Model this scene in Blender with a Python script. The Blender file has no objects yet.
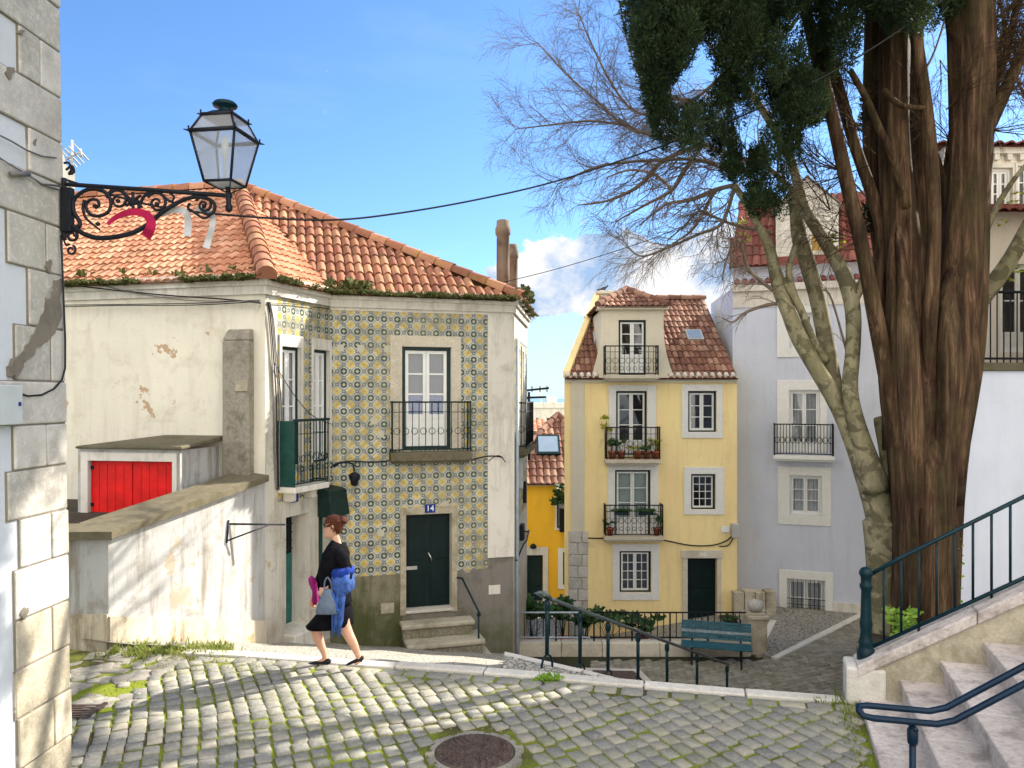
import bpy, bmesh, math, random
import numpy as np
from mathutils import Vector, Matrix, noise as mnoise
R = random.Random(11)
F, CX, YH = 770.0, 512.0, 398.0
SC = bpy.context.scene
COL = SC.collection
rad = math.radians

def P(px, py, Y):
    return Vector(((px - CX) / F * Y, Y, (YH - py) / F * Y))

# ------------------------------------------------------------------ materials
def nodes_of(name):
    m = bpy.data.materials.new(name); m.use_nodes = True
    nt = m.node_tree; nt.nodes.clear()
    out = nt.nodes.new('ShaderNodeOutputMaterial')
    b = nt.nodes.new('ShaderNodeBsdfPrincipled')
    nt.links.new(b.outputs[0], out.inputs[0])
    return m, nt, b
def N(nt, t, **kw):
    n = nt.nodes.new(t)
    for k, v in kw.items(): setattr(n, k, v)
    return n
def col4(c): return (c[0], c[1], c[2], 1)
def pos(nt):
    return N(nt, 'ShaderNodeNewGeometry').outputs['Position']
def objc(nt):
    return N(nt, 'ShaderNodeTexCoord').outputs['Object']
def mapping(nt, vec, scale=(1, 1, 1), loc=(0, 0, 0)):
    m = N(nt, 'ShaderNodeMapping'); nt.links.new(vec, m.inputs[0])
    m.inputs['Scale'].default_value = scale; m.inputs['Location'].default_value = loc
    return m.outputs[0]
def noise(nt, vec, scale, detail=4, rough=.6, dist=0):
    n = N(nt, 'ShaderNodeTexNoise'); nt.links.new(vec, n.inputs['Vector'])
    n.inputs['Scale'].default_value = scale; n.inputs['Detail'].default_value = detail
    n.inputs['Roughness'].default_value = rough; n.inputs['Distortion'].default_value = dist
    return n.outputs['Fac']
def ramp(nt, fac, a, b, ca=(0, 0, 0), cb=(1, 1, 1), mid=None):
    r = N(nt, 'ShaderNodeValToRGB'); nt.links.new(fac, r.inputs[0])
    r.color_ramp.elements[0].position = a; r.color_ramp.elements[0].color = col4(ca)
    r.color_ramp.elements[1].position = b; r.color_ramp.elements[1].color = col4(cb)
    if mid:
        e = r.color_ramp.elements.new(mid[0]); e.color = col4(mid[1])
    return r.outputs[0]
def mix(nt, fac, a, b, blend='MIX'):
    m = N(nt, 'ShaderNodeMix', data_type='RGBA', blend_type=blend)
    for sock, v in ((0, fac), (6, a), (7, b)):
        if isinstance(v, (int, float)): m.inputs[sock].default_value = v
        elif isinstance(v, tuple): m.inputs[sock].default_value = col4(v)
        else: nt.links.new(v, m.inputs[sock])
    return m.outputs[2]
def math_(nt, op, a, b=0.0, c=None):
    m = N(nt, 'ShaderNodeMath', operation=op)
    for i, v in enumerate((a, b, c)):
        if v is None: continue
        if isinstance(v, (int, float)): m.inputs[i].default_value = v
        else: nt.links.new(v, m.inputs[i])
    return m.outputs[0]
def bump(nt, b, h, strength=.3, dist=.02):
    n = N(nt, 'ShaderNodeBump'); n.inputs['Strength'].default_value = strength
    n.inputs['Distance'].default_value = dist
    nt.links.new(h, n.inputs['Height']); nt.links.new(n.outputs[0], b.inputs['Normal'])
def attr(nt, name='rnd'):
    return N(nt, 'ShaderNodeAttribute', attribute_name=name).outputs['Fac']

def plain(name, c, rough=.6, var=.25, scale=6, metal=0, bmp=.15, dark=None, spec=.18):
    m, nt, b = nodes_of(name)
    p = pos(nt)
    n1 = noise(nt, p, scale, 5)
    d = dark or tuple(x * (1 - var) for x in c)
    l = tuple(min(1, x * (1 + var * .5)) for x in c)
    nt.links.new(ramp(nt, n1, .3, .7, d, l), b.inputs['Base Color'])
    b.inputs['Roughness'].default_value = rough; b.inputs['Metallic'].default_value = metal
    b.inputs['Specular IOR Level'].default_value = spec
    if bmp: bump(nt, b, noise(nt, p, scale * 6, 4), bmp, .01)
    return m

def plaster(name, c, stain=(.25, .22, .16), amt=.35, patch=None, streak=.5, low=None, rough=.85):
    """painted render: broad tone changes, rain streaks, dirty patches, peeled spots"""
    m, nt, b = nodes_of(name)
    p = pos(nt)
    big = noise(nt, p, .55, 5, .55)
    base = mix(nt, ramp(nt, big, .3, .7), tuple(x * .9 for x in c), tuple(min(.9, x * 1.05) for x in c))
    st = noise(nt, mapping(nt, p, (2.6, 2.6, .28)), 2.2, 6, .68)
    base = mix(nt, math_(nt, 'MULTIPLY', ramp(nt, st, .49, .72), streak), base, stain)
    gr = noise(nt, p, 2.3, 8, .72, .4)
    base = mix(nt, math_(nt, 'MULTIPLY', ramp(nt, gr, .52, .68), amt), base, stain)
    if patch:
        pk = noise(nt, p, 1.25, 6, .62, .3)
        base = mix(nt, ramp(nt, pk, .63, .64), base, patch)
    if low:   # (z0, z1, colour) damp band with a ragged upper edge
        sep = N(nt, 'ShaderNodeSeparateXYZ'); nt.links.new(p, sep.inputs[0])
        zz = math_(nt, 'ADD', sep.outputs[2], math_(nt, 'MULTIPLY', math_(nt, 'SUBTRACT', noise(nt, p, 2.2, 5), .5), low[3]))
        mr = N(nt, 'ShaderNodeMapRange'); nt.links.new(zz, mr.inputs[0])
        mr.inputs[1].default_value = low[0]; mr.inputs[2].default_value = low[1]
        mr.inputs[3].default_value = 1; mr.inputs[4].default_value = 0
        base = mix(nt, math_(nt, 'MULTIPLY', mr.outputs[0], .75), base, low[2])
    nt.links.new(base, b.inputs['Base Color'])
    b.inputs['Roughness'].default_value = rough
    b.inputs['Specular IOR Level'].default_value = .25
    bump(nt, b, noise(nt, p, 14, 8, .7), .35, .02)
    return m

def azulejo(name):
    m, nt, b = nodes_of(name)
    uv = N(nt, 'ShaderNodeUVMap').outputs[0]
    sep = N(nt, 'ShaderNodeSeparateXYZ'); nt.links.new(uv, sep.inputs[0])
    per = .25
    def cell(s):
        f = math_(nt, 'FRACT', math_(nt, 'DIVIDE', s, per))
        return math_(nt, 'SUBTRACT', f, .5)
    a, c = cell(sep.outputs[0]), cell(sep.outputs[1])
    aa, ac = math_(nt, 'ABSOLUTE', a), math_(nt, 'ABSOLUTE', c)
    ia, ic = math_(nt, 'SUBTRACT', .5, aa), math_(nt, 'SUBTRACT', .5, ac)
    def ln(x, y): return math_(nt, 'SQRT', math_(nt, 'ADD', math_(nt, 'MULTIPLY', x, x), math_(nt, 'MULTIPLY', y, y)))
    ry = ln(a, c); rr = ln(ia, ic); g1 = math_(nt, 'MINIMUM', ln(ia, c), ln(a, ic))
    th = math_(nt, 'ARCTAN2', a, c)
    star = math_(nt, 'MULTIPLY_ADD', math_(nt, 'COSINE', math_(nt, 'MULTIPLY', th, 8)), .06, .235)
    def less(x, y): return math_(nt, 'LESS_THAN', x, y)
    n = noise(nt, pos(nt), 5, 3)
    wn = N(nt, 'ShaderNodeTexWhiteNoise'); 
    sn = N(nt, 'ShaderNodeVectorMath', operation='FLOOR')
    sc = N(nt, 'ShaderNodeVectorMath', operation='SCALE'); sc.inputs['Scale'].default_value = 2 / per
    nt.links.new(uv, sc.inputs[0]); nt.links.new(sc.outputs[0], sn.inputs[0]); nt.links.new(sn.outputs[0], wn.inputs['Vector'])
    base = mix(nt, ramp(nt, wn.outputs['Value'], 0, 1), (.37, .365, .29), (.53, .515, .42))
    dl = math_(nt, 'ABSOLUTE', math_(nt, 'SUBTRACT', math_(nt, 'ADD', aa, ac), .5))
    base = mix(nt, math_(nt, 'MULTIPLY', less(dl, .06), .75), base, (.17, .22, .25))
    base = mix(nt, less(ry, star), base, (.62, .43, .06))
    base = mix(nt, less(ry, .075), base, (.28, .27, .16))
    base = mix(nt, less(g1, .155), base, (.15, .18, .19))
    base = mix(nt, less(g1, .05), base, (.42, .42, .34))
    base = mix(nt, less(rr, .25), base, (.03, .05, .045))
    base = mix(nt, less(rr, .11), base, (.42, .45, .3))
    base = mix(nt, math_(nt, 'GREATER_THAN', wn.outputs['Value'], .988), base, (.45, .42, .33))
    base = mix(nt, 1.0, base, ramp(nt, wn.outputs['Value'], 0, 1, (.74, .74, .74), (1, 1, 1)), 'MULTIPLY')
    # tile joints
    j = math_(nt, 'MINIMUM', math_(nt, 'MINIMUM', aa, ac), math_(nt, 'MINIMUM', ia, ic))
    base = mix(nt, math_(nt, 'MULTIPLY', less(j, .014), .5), base, (.4, .38, .32))
    big = noise(nt, pos(nt), 1.1, 5)
    base = mix(nt, math_(nt, 'MULTIPLY', ramp(nt, big, .46, .74), .5), base, (.30, .26, .16))
    nt.links.new(base, b.inputs['Base Color'])
    b.inputs['Specular IOR Level'].default_value = .3
    nt.links.new(ramp(nt, n, .3, .7, (.28,) * 3, (.6,) * 3), b.inputs['Roughness'])
    bump(nt, b, j, .25, .01)
    return m

def tilemat(name, c1, c2, c3, lichen=(.30, .24, .07), lich=.25):
    m, nt, b = nodes_of(name)
    a = attr(nt)
    base = ramp(nt, a, 0, 1, c1, c3, (.55, c2))
    p = pos(nt)
    base = mix(nt, math_(nt, 'MULTIPLY', ramp(nt, noise(nt, p, 3.2, 6, .7), .52, .72), lich), base, lichen)
    base = mix(nt, math_(nt, 'MULTIPLY', ramp(nt, noise(nt, p, 1.1, 7, .74), .47, .72), .7), base, (.11, .07, .05))
    base = mix(nt, math_(nt, 'MULTIPLY', noise(nt, p, 22, 4), .35), base, tuple(x * .6 for x in c2))
    nt.links.new(base, b.inputs['Base Color']); b.inputs['Roughness'].default_value = .85
    b.inputs['Specular IOR Level'].default_value = .2
    bump(nt, b, noise(nt, p, 35, 4), .3, .01)
    return m

def stonemat(name, cs, moss=None, mossamt=.4, scale=3, rough=.8, pits=.4, spec=.35):
    m, nt, b = nodes_of(name)
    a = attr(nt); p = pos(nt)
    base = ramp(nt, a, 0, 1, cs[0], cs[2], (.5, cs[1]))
    base = mix(nt, math_(nt, 'MULTIPLY', ramp(nt, noise(nt, p, scale * 3, 8, .75), .45, .75), pits), base, tuple(x * .38 for x in cs[1]))
    base = mix(nt, math_(nt, 'MULTIPLY', ramp(nt, noise(nt, p, scale * 12, 6, .8), .48, .62), .42), base, tuple(min(.9, x * 1.4) for x in cs[2]))
    if moss:
        base = mix(nt, math_(nt, 'MULTIPLY', ramp(nt, noise(nt, p, scale * .55, 7, .72), .5, .66), mossamt), base, moss)
    nt.links.new(base, b.inputs['Base Color']); b.inputs['Roughness'].default_value = rough
    b.inputs['Specular IOR Level'].default_value = spec
    bump(nt, b, noise(nt, p, scale * 9, 8, .75), .55, .02)
    return m

def glassmat(name, tint=(.9, .93, .95), refl=.12, milk=0):
    m = bpy.data.materials.new(name); m.use_nodes = True
    nt = m.node_tree; nt.nodes.clear()
    out = N(nt, 'ShaderNodeOutputMaterial'); ms = N(nt, 'ShaderNodeMixShader')
    t = N(nt, 'ShaderNodeBsdfTransparent'); g = N(nt, 'ShaderNodeBsdfGlossy')
    t.inputs[0].default_value = col4(tint); g.inputs['Roughness'].default_value = .03
    fr = N(nt, 'ShaderNodeFresnel'); fr.inputs[0].default_value = 1.5
    nt.links.new(math_(nt, 'MULTIPLY', math_(nt, 'ADD', fr.outputs[0], refl), .55), ms.inputs[0])
    nt.links.new(t.outputs[0], ms.inputs[1]); nt.links.new(g.outputs[0], ms.inputs[2])
    if milk:
        tl = N(nt, 'ShaderNodeBsdfTranslucent'); df = N(nt, 'ShaderNodeBsdfDiffuse'); m3 = N(nt, 'ShaderNodeMixShader'); m4 = N(nt, 'ShaderNodeMixShader')
        for q in (tl, df): q.inputs[0].default_value = (.8, .8, .82, 1)
        nt.links.new(tl.outputs[0], m3.inputs[1]); nt.links.new(df.outputs[0], m3.inputs[2]); m4.inputs[0].default_value = milk
        nt.links.new(ms.outputs[0], m4.inputs[1]); nt.links.new(m3.outputs[0], m4.inputs[2]); nt.links.new(m4.outputs[0], out.inputs[0])
    else:
        nt.links.new(ms.outputs[0], out.inputs[0])
    return m

def leafmat(name, cs, rough=.6, trans=.25):
    m, nt, b = nodes_of(name)
    a = attr(nt)
    nt.links.new(ramp(nt, a, 0, 1, cs[0], cs[2], (.5, cs[1])), b.inputs['Base Color'])
    b.inputs['Roughness'].default_value = rough
    b.inputs['Specular IOR Level'].default_value = .25
    if trans:
        out = [n for n in nt.nodes if n.type == 'OUTPUT_MATERIAL'][0]
        tr = N(nt, 'ShaderNodeBsdfTranslucent'); tr.inputs[0].default_value = col4(tuple(x * 1.6 for x in cs[2]))
        ms = N(nt, 'ShaderNodeMixShader'); ms.inputs[0].default_value = trans
        nt.links.new(b.outputs[0], ms.inputs[1]); nt.links.new(tr.outputs[0], ms.inputs[2])
        nt.links.new(ms.outputs[0], out.inputs[0])
    return m

def barkmat(name, dark, mid, light, moss=None, sc=(14, 14, 1.6), patchy=False, mossamt=.7):
    m, nt, b = nodes_of(name)
    p = pos(nt)
    n1 = noise(nt, mapping(nt, p, sc), 1.0, 8, .7, .5)
    base = ramp(nt, n1, .3, .72, dark, light, (.5, mid))
    n2 = noise(nt, mapping(nt, p, (sc[0] * .35, sc[1] * .35, sc[2] * .45)), 1.0, 5, .6, .3)
    base = mix(nt, ramp(nt, n2, .36, .60, (.75,) * 3, (0, 0, 0)), base, dark)
    if patchy:
        k = noise(nt, p, 4.6, 5, .6, .8)
        base = mix(nt, ramp(nt, k, .5, .56), base, tuple(x * .45 for x in mid))
    if moss:
        base = mix(nt, math_(nt, 'MULTIPLY', ramp(nt, noise(nt, p, 2.2, 6, .7), .42, .62), mossamt), base, moss)
    nt.links.new(base, b.inputs['Base Color']); b.inputs['Roughness'].default_value = .9
    b.inputs['Specular IOR Level'].default_value = .15
    bump(nt, b, n1, .8, .03)
    return m

M = {}
# ------------------------------------------------------------------ mesh builder
class MB:
    def __init__(s): s.v = []; s.f = []; s.m = []; s.uv = []; s.r = []; s.sm = []
    def face(s, pts, mi=0, uv=None, rnd=None, smooth=False):
        b = len(s.v); s.v.extend([tuple(p) for p in pts])
        s.f.append(tuple(range(b, b + len(pts)))); s.m.append(mi); s.uv.append(uv); s.r.append(rnd); s.sm.append(smooth)
    def raw(s, verts, faces, mi=0, rnd=None, smooth=False):
        b = len(s.v); s.v.extend([tuple(p) for p in verts])
        for f in faces:
            s.f.append(tuple(i + b for i in f)); s.m.append(mi); s.uv.append(None); s.r.append(rnd); s.sm.append(smooth)
    def hexa(s, c, mi=0, rnd=None):   # c: 8 corners, bottom ring 0-3 ccw from above, top ring 4-7
        s.raw(c, [(3, 2, 1, 0), (4, 5, 6, 7), (0, 1, 5, 4), (1, 2, 6, 5), (2, 3, 7, 6), (3, 0, 4, 7)], mi, rnd)
    def box(s, x0, x1, y0, y1, z0, z1, mi=0, rnd=None):
        s.hexa([(x0, y0, z0), (x1, y0, z0), (x1, y1, z0), (x0, y1, z0), (x0, y0, z1), (x1, y0, z1), (x1, y1, z1), (x0, y1, z1)], mi, rnd)
    def fbox(s, fr, u0, u1, z0, z1, d0, d1, mi=0, rnd=None):   # d1 > d0, outwards
        q = fr.pt
        s.hexa([q(u0, z0, d1), q(u1, z0, d1), q(u1, z0, d0), q(u0, z0, d0), q(u0, z1, d1), q(u1, z1, d1), q(u1, z1, d0), q(u0, z1, d0)], mi, rnd)
    def tube(s, pts, radii, n=6, mi=0, rnd=None, cap=True, ridge=0, seed=0, smooth=True):
        pts = [Vector(p) for p in pts]
        if isinstance(radii, (int, float)): radii = [radii] * len(pts)
        t0 = (pts[1] - pts[0]).normalized()
        x = t0.orthogonal().normalized()
        verts = []; L = 0
        for i, p in enumerate(pts):
            if i == 0: t = t0
            elif i == len(pts) - 1: t = (pts[i] - pts[i - 1]).normalized()
            else: t = ((pts[i + 1] - p).normalized() + (p - pts[i - 1]).normalized())
            if t.length < 1e-6: t = t0
            t.normalize()
            x = (x - t * x.dot(t)).normalized(); y = t.cross(x)
            if i: L += (p - pts[i - 1]).length
            for k in range(n):
                a = 2 * math.pi * k / n
                r = radii[i]
                if ridge:
                    r *= 1 + ridge * (mnoise.noise(Vector((math.cos(a) * 2.2, math.sin(a) * 2.2, L * .35 + seed))) * 1.3
                                      + .5 * mnoise.noise(Vector((math.cos(a) * 5, math.sin(a) * 5, L * .6 + seed + 9))))
                verts.append(p + x * (math.cos(a) * r) + y * (math.sin(a) * r))
        faces = []
        for i in range(len(pts) - 1):
            for k in range(n):
                k2 = (k + 1) % n
                faces.append((i * n + k, i * n + k2, (i + 1) * n + k2, (i + 1) * n + k))
        if cap:
            faces.append(tuple(range(n - 1, -1, -1))); faces.append(tuple((len(pts) - 1) * n + k for k in range(n)))
        s.raw(verts, faces, mi, rnd, smooth)
    def lathe(s, prof, c, n=16, mi=0, rnd=None, ax=None):
        c = Vector(c); verts = []; faces = []
        for (r, z) in prof:
            for k in range(n):
                a = 2 * math.pi * k / n
                verts.append(c + Vector((r * math.cos(a), r * math.sin(a), z)))
        for i in range(len(prof) - 1):
            for k in range(n):
                k2 = (k + 1) % n
                faces.append((i * n + k, i * n + k2, (i + 1) * n + k2, (i + 1) * n + k))
        faces.append(tuple(range(n - 1, -1, -1))); faces.append(tuple((len(prof) - 1) * n + k for k in range(n)))
        s.raw(verts, faces, mi, rnd, True)
    def loft(s, rings, mi=0, smooth=True, cap=True):
        n = len(rings[0]); verts = [p for r in rings for p in r]; faces = []
        for i in range(len(rings) - 1):
            for k in range(n):
                k2 = (k + 1) % n
                faces.append((i * n + k, i * n + k2, (i + 1) * n + k2, (i + 1) * n + k))
        if cap:
            faces.append(tuple(range(n - 1, -1, -1))); faces.append(tuple((len(rings) - 1) * n + k for k in range(n)))
        s.raw(verts, faces, mi, None, smooth)
    def build(s, name, mats, parent=None, bevel=0, sub=0, recalc=True):
        me = bpy.data.meshes.new(name)
        me.from_pydata(s.v, [], s.f)
        if not isinstance(mats, (list, tuple)): mats = [mats]
        for m in mats: me.materials.append(m)
        me.polygons.foreach_set('material_index', s.m)
        me.polygons.foreach_set('use_smooth', s.sm)
        if any(u is not None for u in s.uv):
            ul = me.uv_layers.new(name='UVMap'); flat = []
            for f, u in zip(s.f, s.uv):
                for k in range(len(f)): flat.extend(u[k] if u else (0, 0))
            ul.data.foreach_set('uv', flat)
        if any(r is not None for r in s.r):
            at = me.attributes.new('rnd', 'FLOAT', 'FACE')
            at.data.foreach_set('value', [.5 if r is None else r for r in s.r])
        if recalc and len(s.f) < 30000:
            bm = bmesh.new(); bm.from_mesh(me)
            bmesh.ops.recalc_face_normals(bm, faces=bm.faces); bm.to_mesh(me); bm.free()
        me.update()
        o = bpy.data.objects.new(name, me); COL.objects.link(o)
        if parent is not None: adopt(o, parent)
        if bevel:
            md = o.modifiers.new('Bevel', 'BEVEL'); md.width = bevel; md.segments = 2; md.limit_method = 'ANGLE'
        if sub:
            md = o.modifiers.new('Subsurf', 'SUBSURF'); md.levels = sub; md.render_levels = sub
        return o

WORLDM = {}
def world_of(o):
    if o.name in WORLDM: return WORLDM[o.name]
    return Matrix.Identity(4)
def adopt(o, parent):
    o.parent = parent
    o.matrix_parent_inverse = world_of(parent).inverted()
def thing(name, label, cat, loc=(0, 0, 0), group=None):
    o = bpy.data.objects.new(name, None); COL.objects.link(o)
    o.empty_display_size = .2
    o.location = loc; WORLDM[o.name] = Matrix.Translation(Vector(loc))
    o['label'] = label; o['category'] = cat
    if group: o['group'] = group
    return o
def tag(o, label, cat, group=None):
    o['label'] = label; o['category'] = cat
    if group: o['group'] = group
    return o
def structure(o): o['kind'] = 'structure'; return o
def stuff(o, label=None):
    o['kind'] = 'stuff'
    if label: o['label'] = label; 
    return o

class Fr:
    """a wall plane: origin, horizontal direction, outward normal (to the right-hand side of a viewer facing it u runs right)"""
    def __init__(s, O, U):
        s.O = Vector((O[0], O[1], 0)); s.U = Vector((U[0], U[1], 0)).normalized(); s.N = Vector((s.U.y, -s.U.x, 0))
    def pt(s, u, z, d=0): 
        p = s.O + s.U * u + s.N * d
        return Vector((p.x, p.y, z))
    def px(s, x, y, d=0):
        r = Vector(((x - CX) / F, 1, (YH - y) / F))
        k = ((s.O + s.N * d).dot(s.N)) / (r.dot(s.N))
        p = r * k
        return (p - s.O).dot(s.U), p.z
    def rect(s, x0, y0, x1, y1, d=0):
        ym = (y0 + y1) / 2; xm = (x0 + x1) / 2
        return s.px(x0, ym, d)[0], s.px(x1, ym, d)[0], s.px(xm, y1, d)[1], s.px(xm, y0, d)[1]   # u0,u1,z0,z1
    def up(s, o): return s

def wall(mb, fr, u0, u1, z0, z1, openings=(), depth=.22, mi=lambda u, z: 0, cutu=(), cutz=(), d=0, rev=0):
    us = sorted(set([u0, u1] + [x for x in cutu if u0 < x < u1] + [x for o in openings for x in o[:2]]))
    zs = sorted(set([z0, z1] + [x for x in cutz if z0 < x < z1] + [x for o in openings for x in o[2:4]]))
    for i in range(len(us) - 1):
        for j in range(len(zs) - 1):
            a, b, c, e = us[i], us[i + 1], zs[j], zs[j + 1]
            um, zm = (a + b) / 2, (c + e) / 2
            if any(o[0] < um < o[1] and o[2] < zm < o[3] for o in openings): continue
            mb.face([fr.pt(a, c, d), fr.pt(b, c, d), fr.pt(b, e, d), fr.pt(a, e, d)], mi(um, zm), [(a, c), (b, c), (b, e), (a, e)])
    for (a, b, c, e, *rest) in openings:
        dp = rest[0] if rest else depth
        q = fr.pt
        for quad in ([q(a, c, d), q(a, e, d), q(a, e, d - dp), q(a, c, d - dp)], [q(b, c, d), q(b, c, d - dp), q(b, e, d - dp), q(b, e, d)],
                     [q(a, e, d), q(b, e, d), q(b, e, d - dp), q(a, e, d - dp)], [q(a, c, d), q(a, c, d - dp), q(b, c, d - dp), q(b, c, d)]):
            mb.face(quad, rev)

def window(house, fr, r, rows=3, frame='dark_green', sash='white_paint', back='dark_room', frame_w=.05, name='window',
           panel=0.0, leaves=2, mcols=1, depth=.2, dd=0, surround=None, smat='limestone', sash_w=.045):
    """r = opening (u0,u1,z0,z1).  panel: share of the height that is a solid lower panel (French window)"""
    u0, u1, z0, z1 = r
    mb = MB(); e = dd - .06
    g = frame_w
    mb.fbox(fr, u0 + .002, u0 + g, z0 + .002, z1 - .002, e - .06, e); mb.fbox(fr, u1 - g, u1 - .002, z0 + .002, z1 - .002, e - .06, e)
    mb.fbox(fr, u0 + g, u1 - g, z1 - g, z1 - .002, e - .06, e - .001); mb.fbox(fr, u0 + g, u1 - g, z0 + .002, z0 + g * .8, e - .06, e - .001)
    w = mb.build(name, M[frame], house)
    a0, a1, b0, b1 = u0 + g, u1 - g, z0 + g * .8, z1 - g
    s_ = MB(); t = sash_w; pw = (a1 - a0) / leaves
    d0, d1 = e - .05, e - .015
    zp = b0 + panel * (b1 - b0)
    for k in range(leaves):
        x0, x1 = a0 + k * pw + .003, a0 + (k + 1) * pw - .003
        s_.fbox(fr, x0, x0 + t, b0, b1, d0, d1); s_.fbox(fr, x1 - t, x1, b0, b1, d0, d1)
        s_.fbox(fr, x0 + t, x1 - t, b1 - t, b1, d0, d1 - .002); s_.fbox(fr, x0 + t, x1 - t, b0, b0 + t * 1.3, d0, d1 - .002)
        if panel:
            s_.fbox(fr, x0 + t, x1 - t, zp - t * .7, zp + t * .7, d0, d1 - .003)
            s_.fbox(fr, x0 + t, x1 - t, b0 + t * 1.3, zp - t * .7, d0 + .004, d1 - .014)
            s_.fbox(fr, x0 + t * 1.9, x1 - t * 1.9, b0 + t * 2.4, zp - t * 1.8, d0 + .004, d1 - .008)
        lo = (zp + t * .7) if panel else (b0 + t * 1.3)
        hi = b1 - t
        for q in range(1, rows):
            z = lo + (hi - lo) * q / rows
            s_.fbox(fr, x0 + t, x1 - t, z - t * .25, z + t * .25, d0 + .006, d1 - .006)
        for q in range(1, mcols):
            x = x0 + t + (x1 - x0 - 2 * t) * q / mcols
            s_.fbox(fr, x - t * .25, x + t * .25, lo, hi, d0 + .008, d1 - .008)
    s_.build('sash', M[sash], w)
    gl = MB(); gl.face([fr.pt(a0, b0, d0 + .012), fr.pt(a1, b0, d0 + .012), fr.pt(a1, b1, d0 + .012), fr.pt(a0, b1, d0 + .012)])
    gl.build('pane', M['glass'], w)
    bk = MB()
    if back == 'curtain':
        n = 26; zt, zb = z1 - .01, z0 + .01; pts = []
        for k in range(n + 1):
            u = u0 + (u1 - u0) * k / n
            pts.append((u, dd - .15 + .018 * math.sin(k * 1.9 + u0 * 7) + .008 * math.sin(k * 4.1)))
        for k in range(n):
            (ua, da), (ub, db) = pts[k], pts[k + 1]
            bk.face([fr.pt(ua, zb, da), fr.pt(ub, zb, db), fr.pt(ub, zt, db), fr.pt(ua, zt, da)], 0, None, None, True)
        bk.build('curtain', M['curtain'], w)
    else:
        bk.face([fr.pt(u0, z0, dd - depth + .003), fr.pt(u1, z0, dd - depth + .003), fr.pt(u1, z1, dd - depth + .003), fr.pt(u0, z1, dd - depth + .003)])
        bk.build('blind', M[back], w)  # dark_room sheets paint the unlit interior near-black; the other colours are blinds
    if surround:
        su0, su1, sz0, sz1 = surround
        sm = MB(); o_ = dd + .028
        sm.fbox(fr, su0, u0, sz0, sz1, dd + .003, o_); sm.fbox(fr, u1, su1, sz0, sz1, dd + .003, o_)
        sm.fbox(fr, u0, u1, z1, sz1, dd + .003, o_ - .002)
        if sz0 < z0 - .01: sm.fbox(fr, u0, u1, sz0, z0, dd + .003, o_ - .002)
        sm.build('window_surround', M[smat], house, bevel=.006)
    return w

def railing_mesh(mb, pts, h, bars=.11, r=.009, rail=.016, scroll=False, base=.05, rings=None):
    """iron railing along a polyline of floor points (world)"""
    pts = [Vector(p) for p in pts]; up = Vector((0, 0, 1))
    for p in pts: mb.tube([p, p + up * (h + .02)], rail * .9, 6)
    for a, b in zip(pts[:-1], pts[1:]):
        mb.tube([a + up * h, b + up * h], rail, 6); mb.tube([a + up * base, b + up * base], rail * .8, 6)
        L = (b - a).length; n = max(1, round(L / bars)); d = (b - a) / n
        for k in range(1, n):
            q = a + d * k
            mb.tube([q + up * base, q + up * h], r, 4)
        if scroll:
            nn = max(1, round(L / .16)); dn = (b - a) / nn; ax = (b - a).normalized()
            for zc, rr in ((h * .5, .07), (h * .24, .05)) if scroll == 2 else ((h * .42, .06),):
                for k in range(nn):
                    c = a + dn * (k + .5) + up * zc
                    mb.tube([c + ax * (rr * math.cos(t)) + up * (rr * math.sin(t)) for t in np.linspace(0, 2 * math.pi, 11)], r * .8, 4, cap=False)
            mb.tube([a + up * h * .8, b + up * h * .8], r, 4)

def balcony(house, fr, u0, u1, zf, h, dep, slab=.1, iron='iron', scroll=False, bars=.11, smat='limestone', name='balcony_railing'):
    s_ = MB(); s_.fbox(fr, u0, u1, zf - slab, zf, .004, dep)
    s_.fbox(fr, u0 + .04, u1 - .04, zf - slab - .05, zf - slab, .004, dep - .06)
    s_.build('balcony_slab', M[smat], house, bevel=.012)
    i = .03; mb = MB()
    railing_mesh(mb, [fr.pt(u0 + i, zf, .01), fr.pt(u0 + i, zf, dep - i), fr.pt(u1 - i, zf, dep - i), fr.pt(u1 - i, zf, .01)], h, bars, scroll=scroll)
    mb.build(name, M[iron], house, recalc=False)

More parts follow.
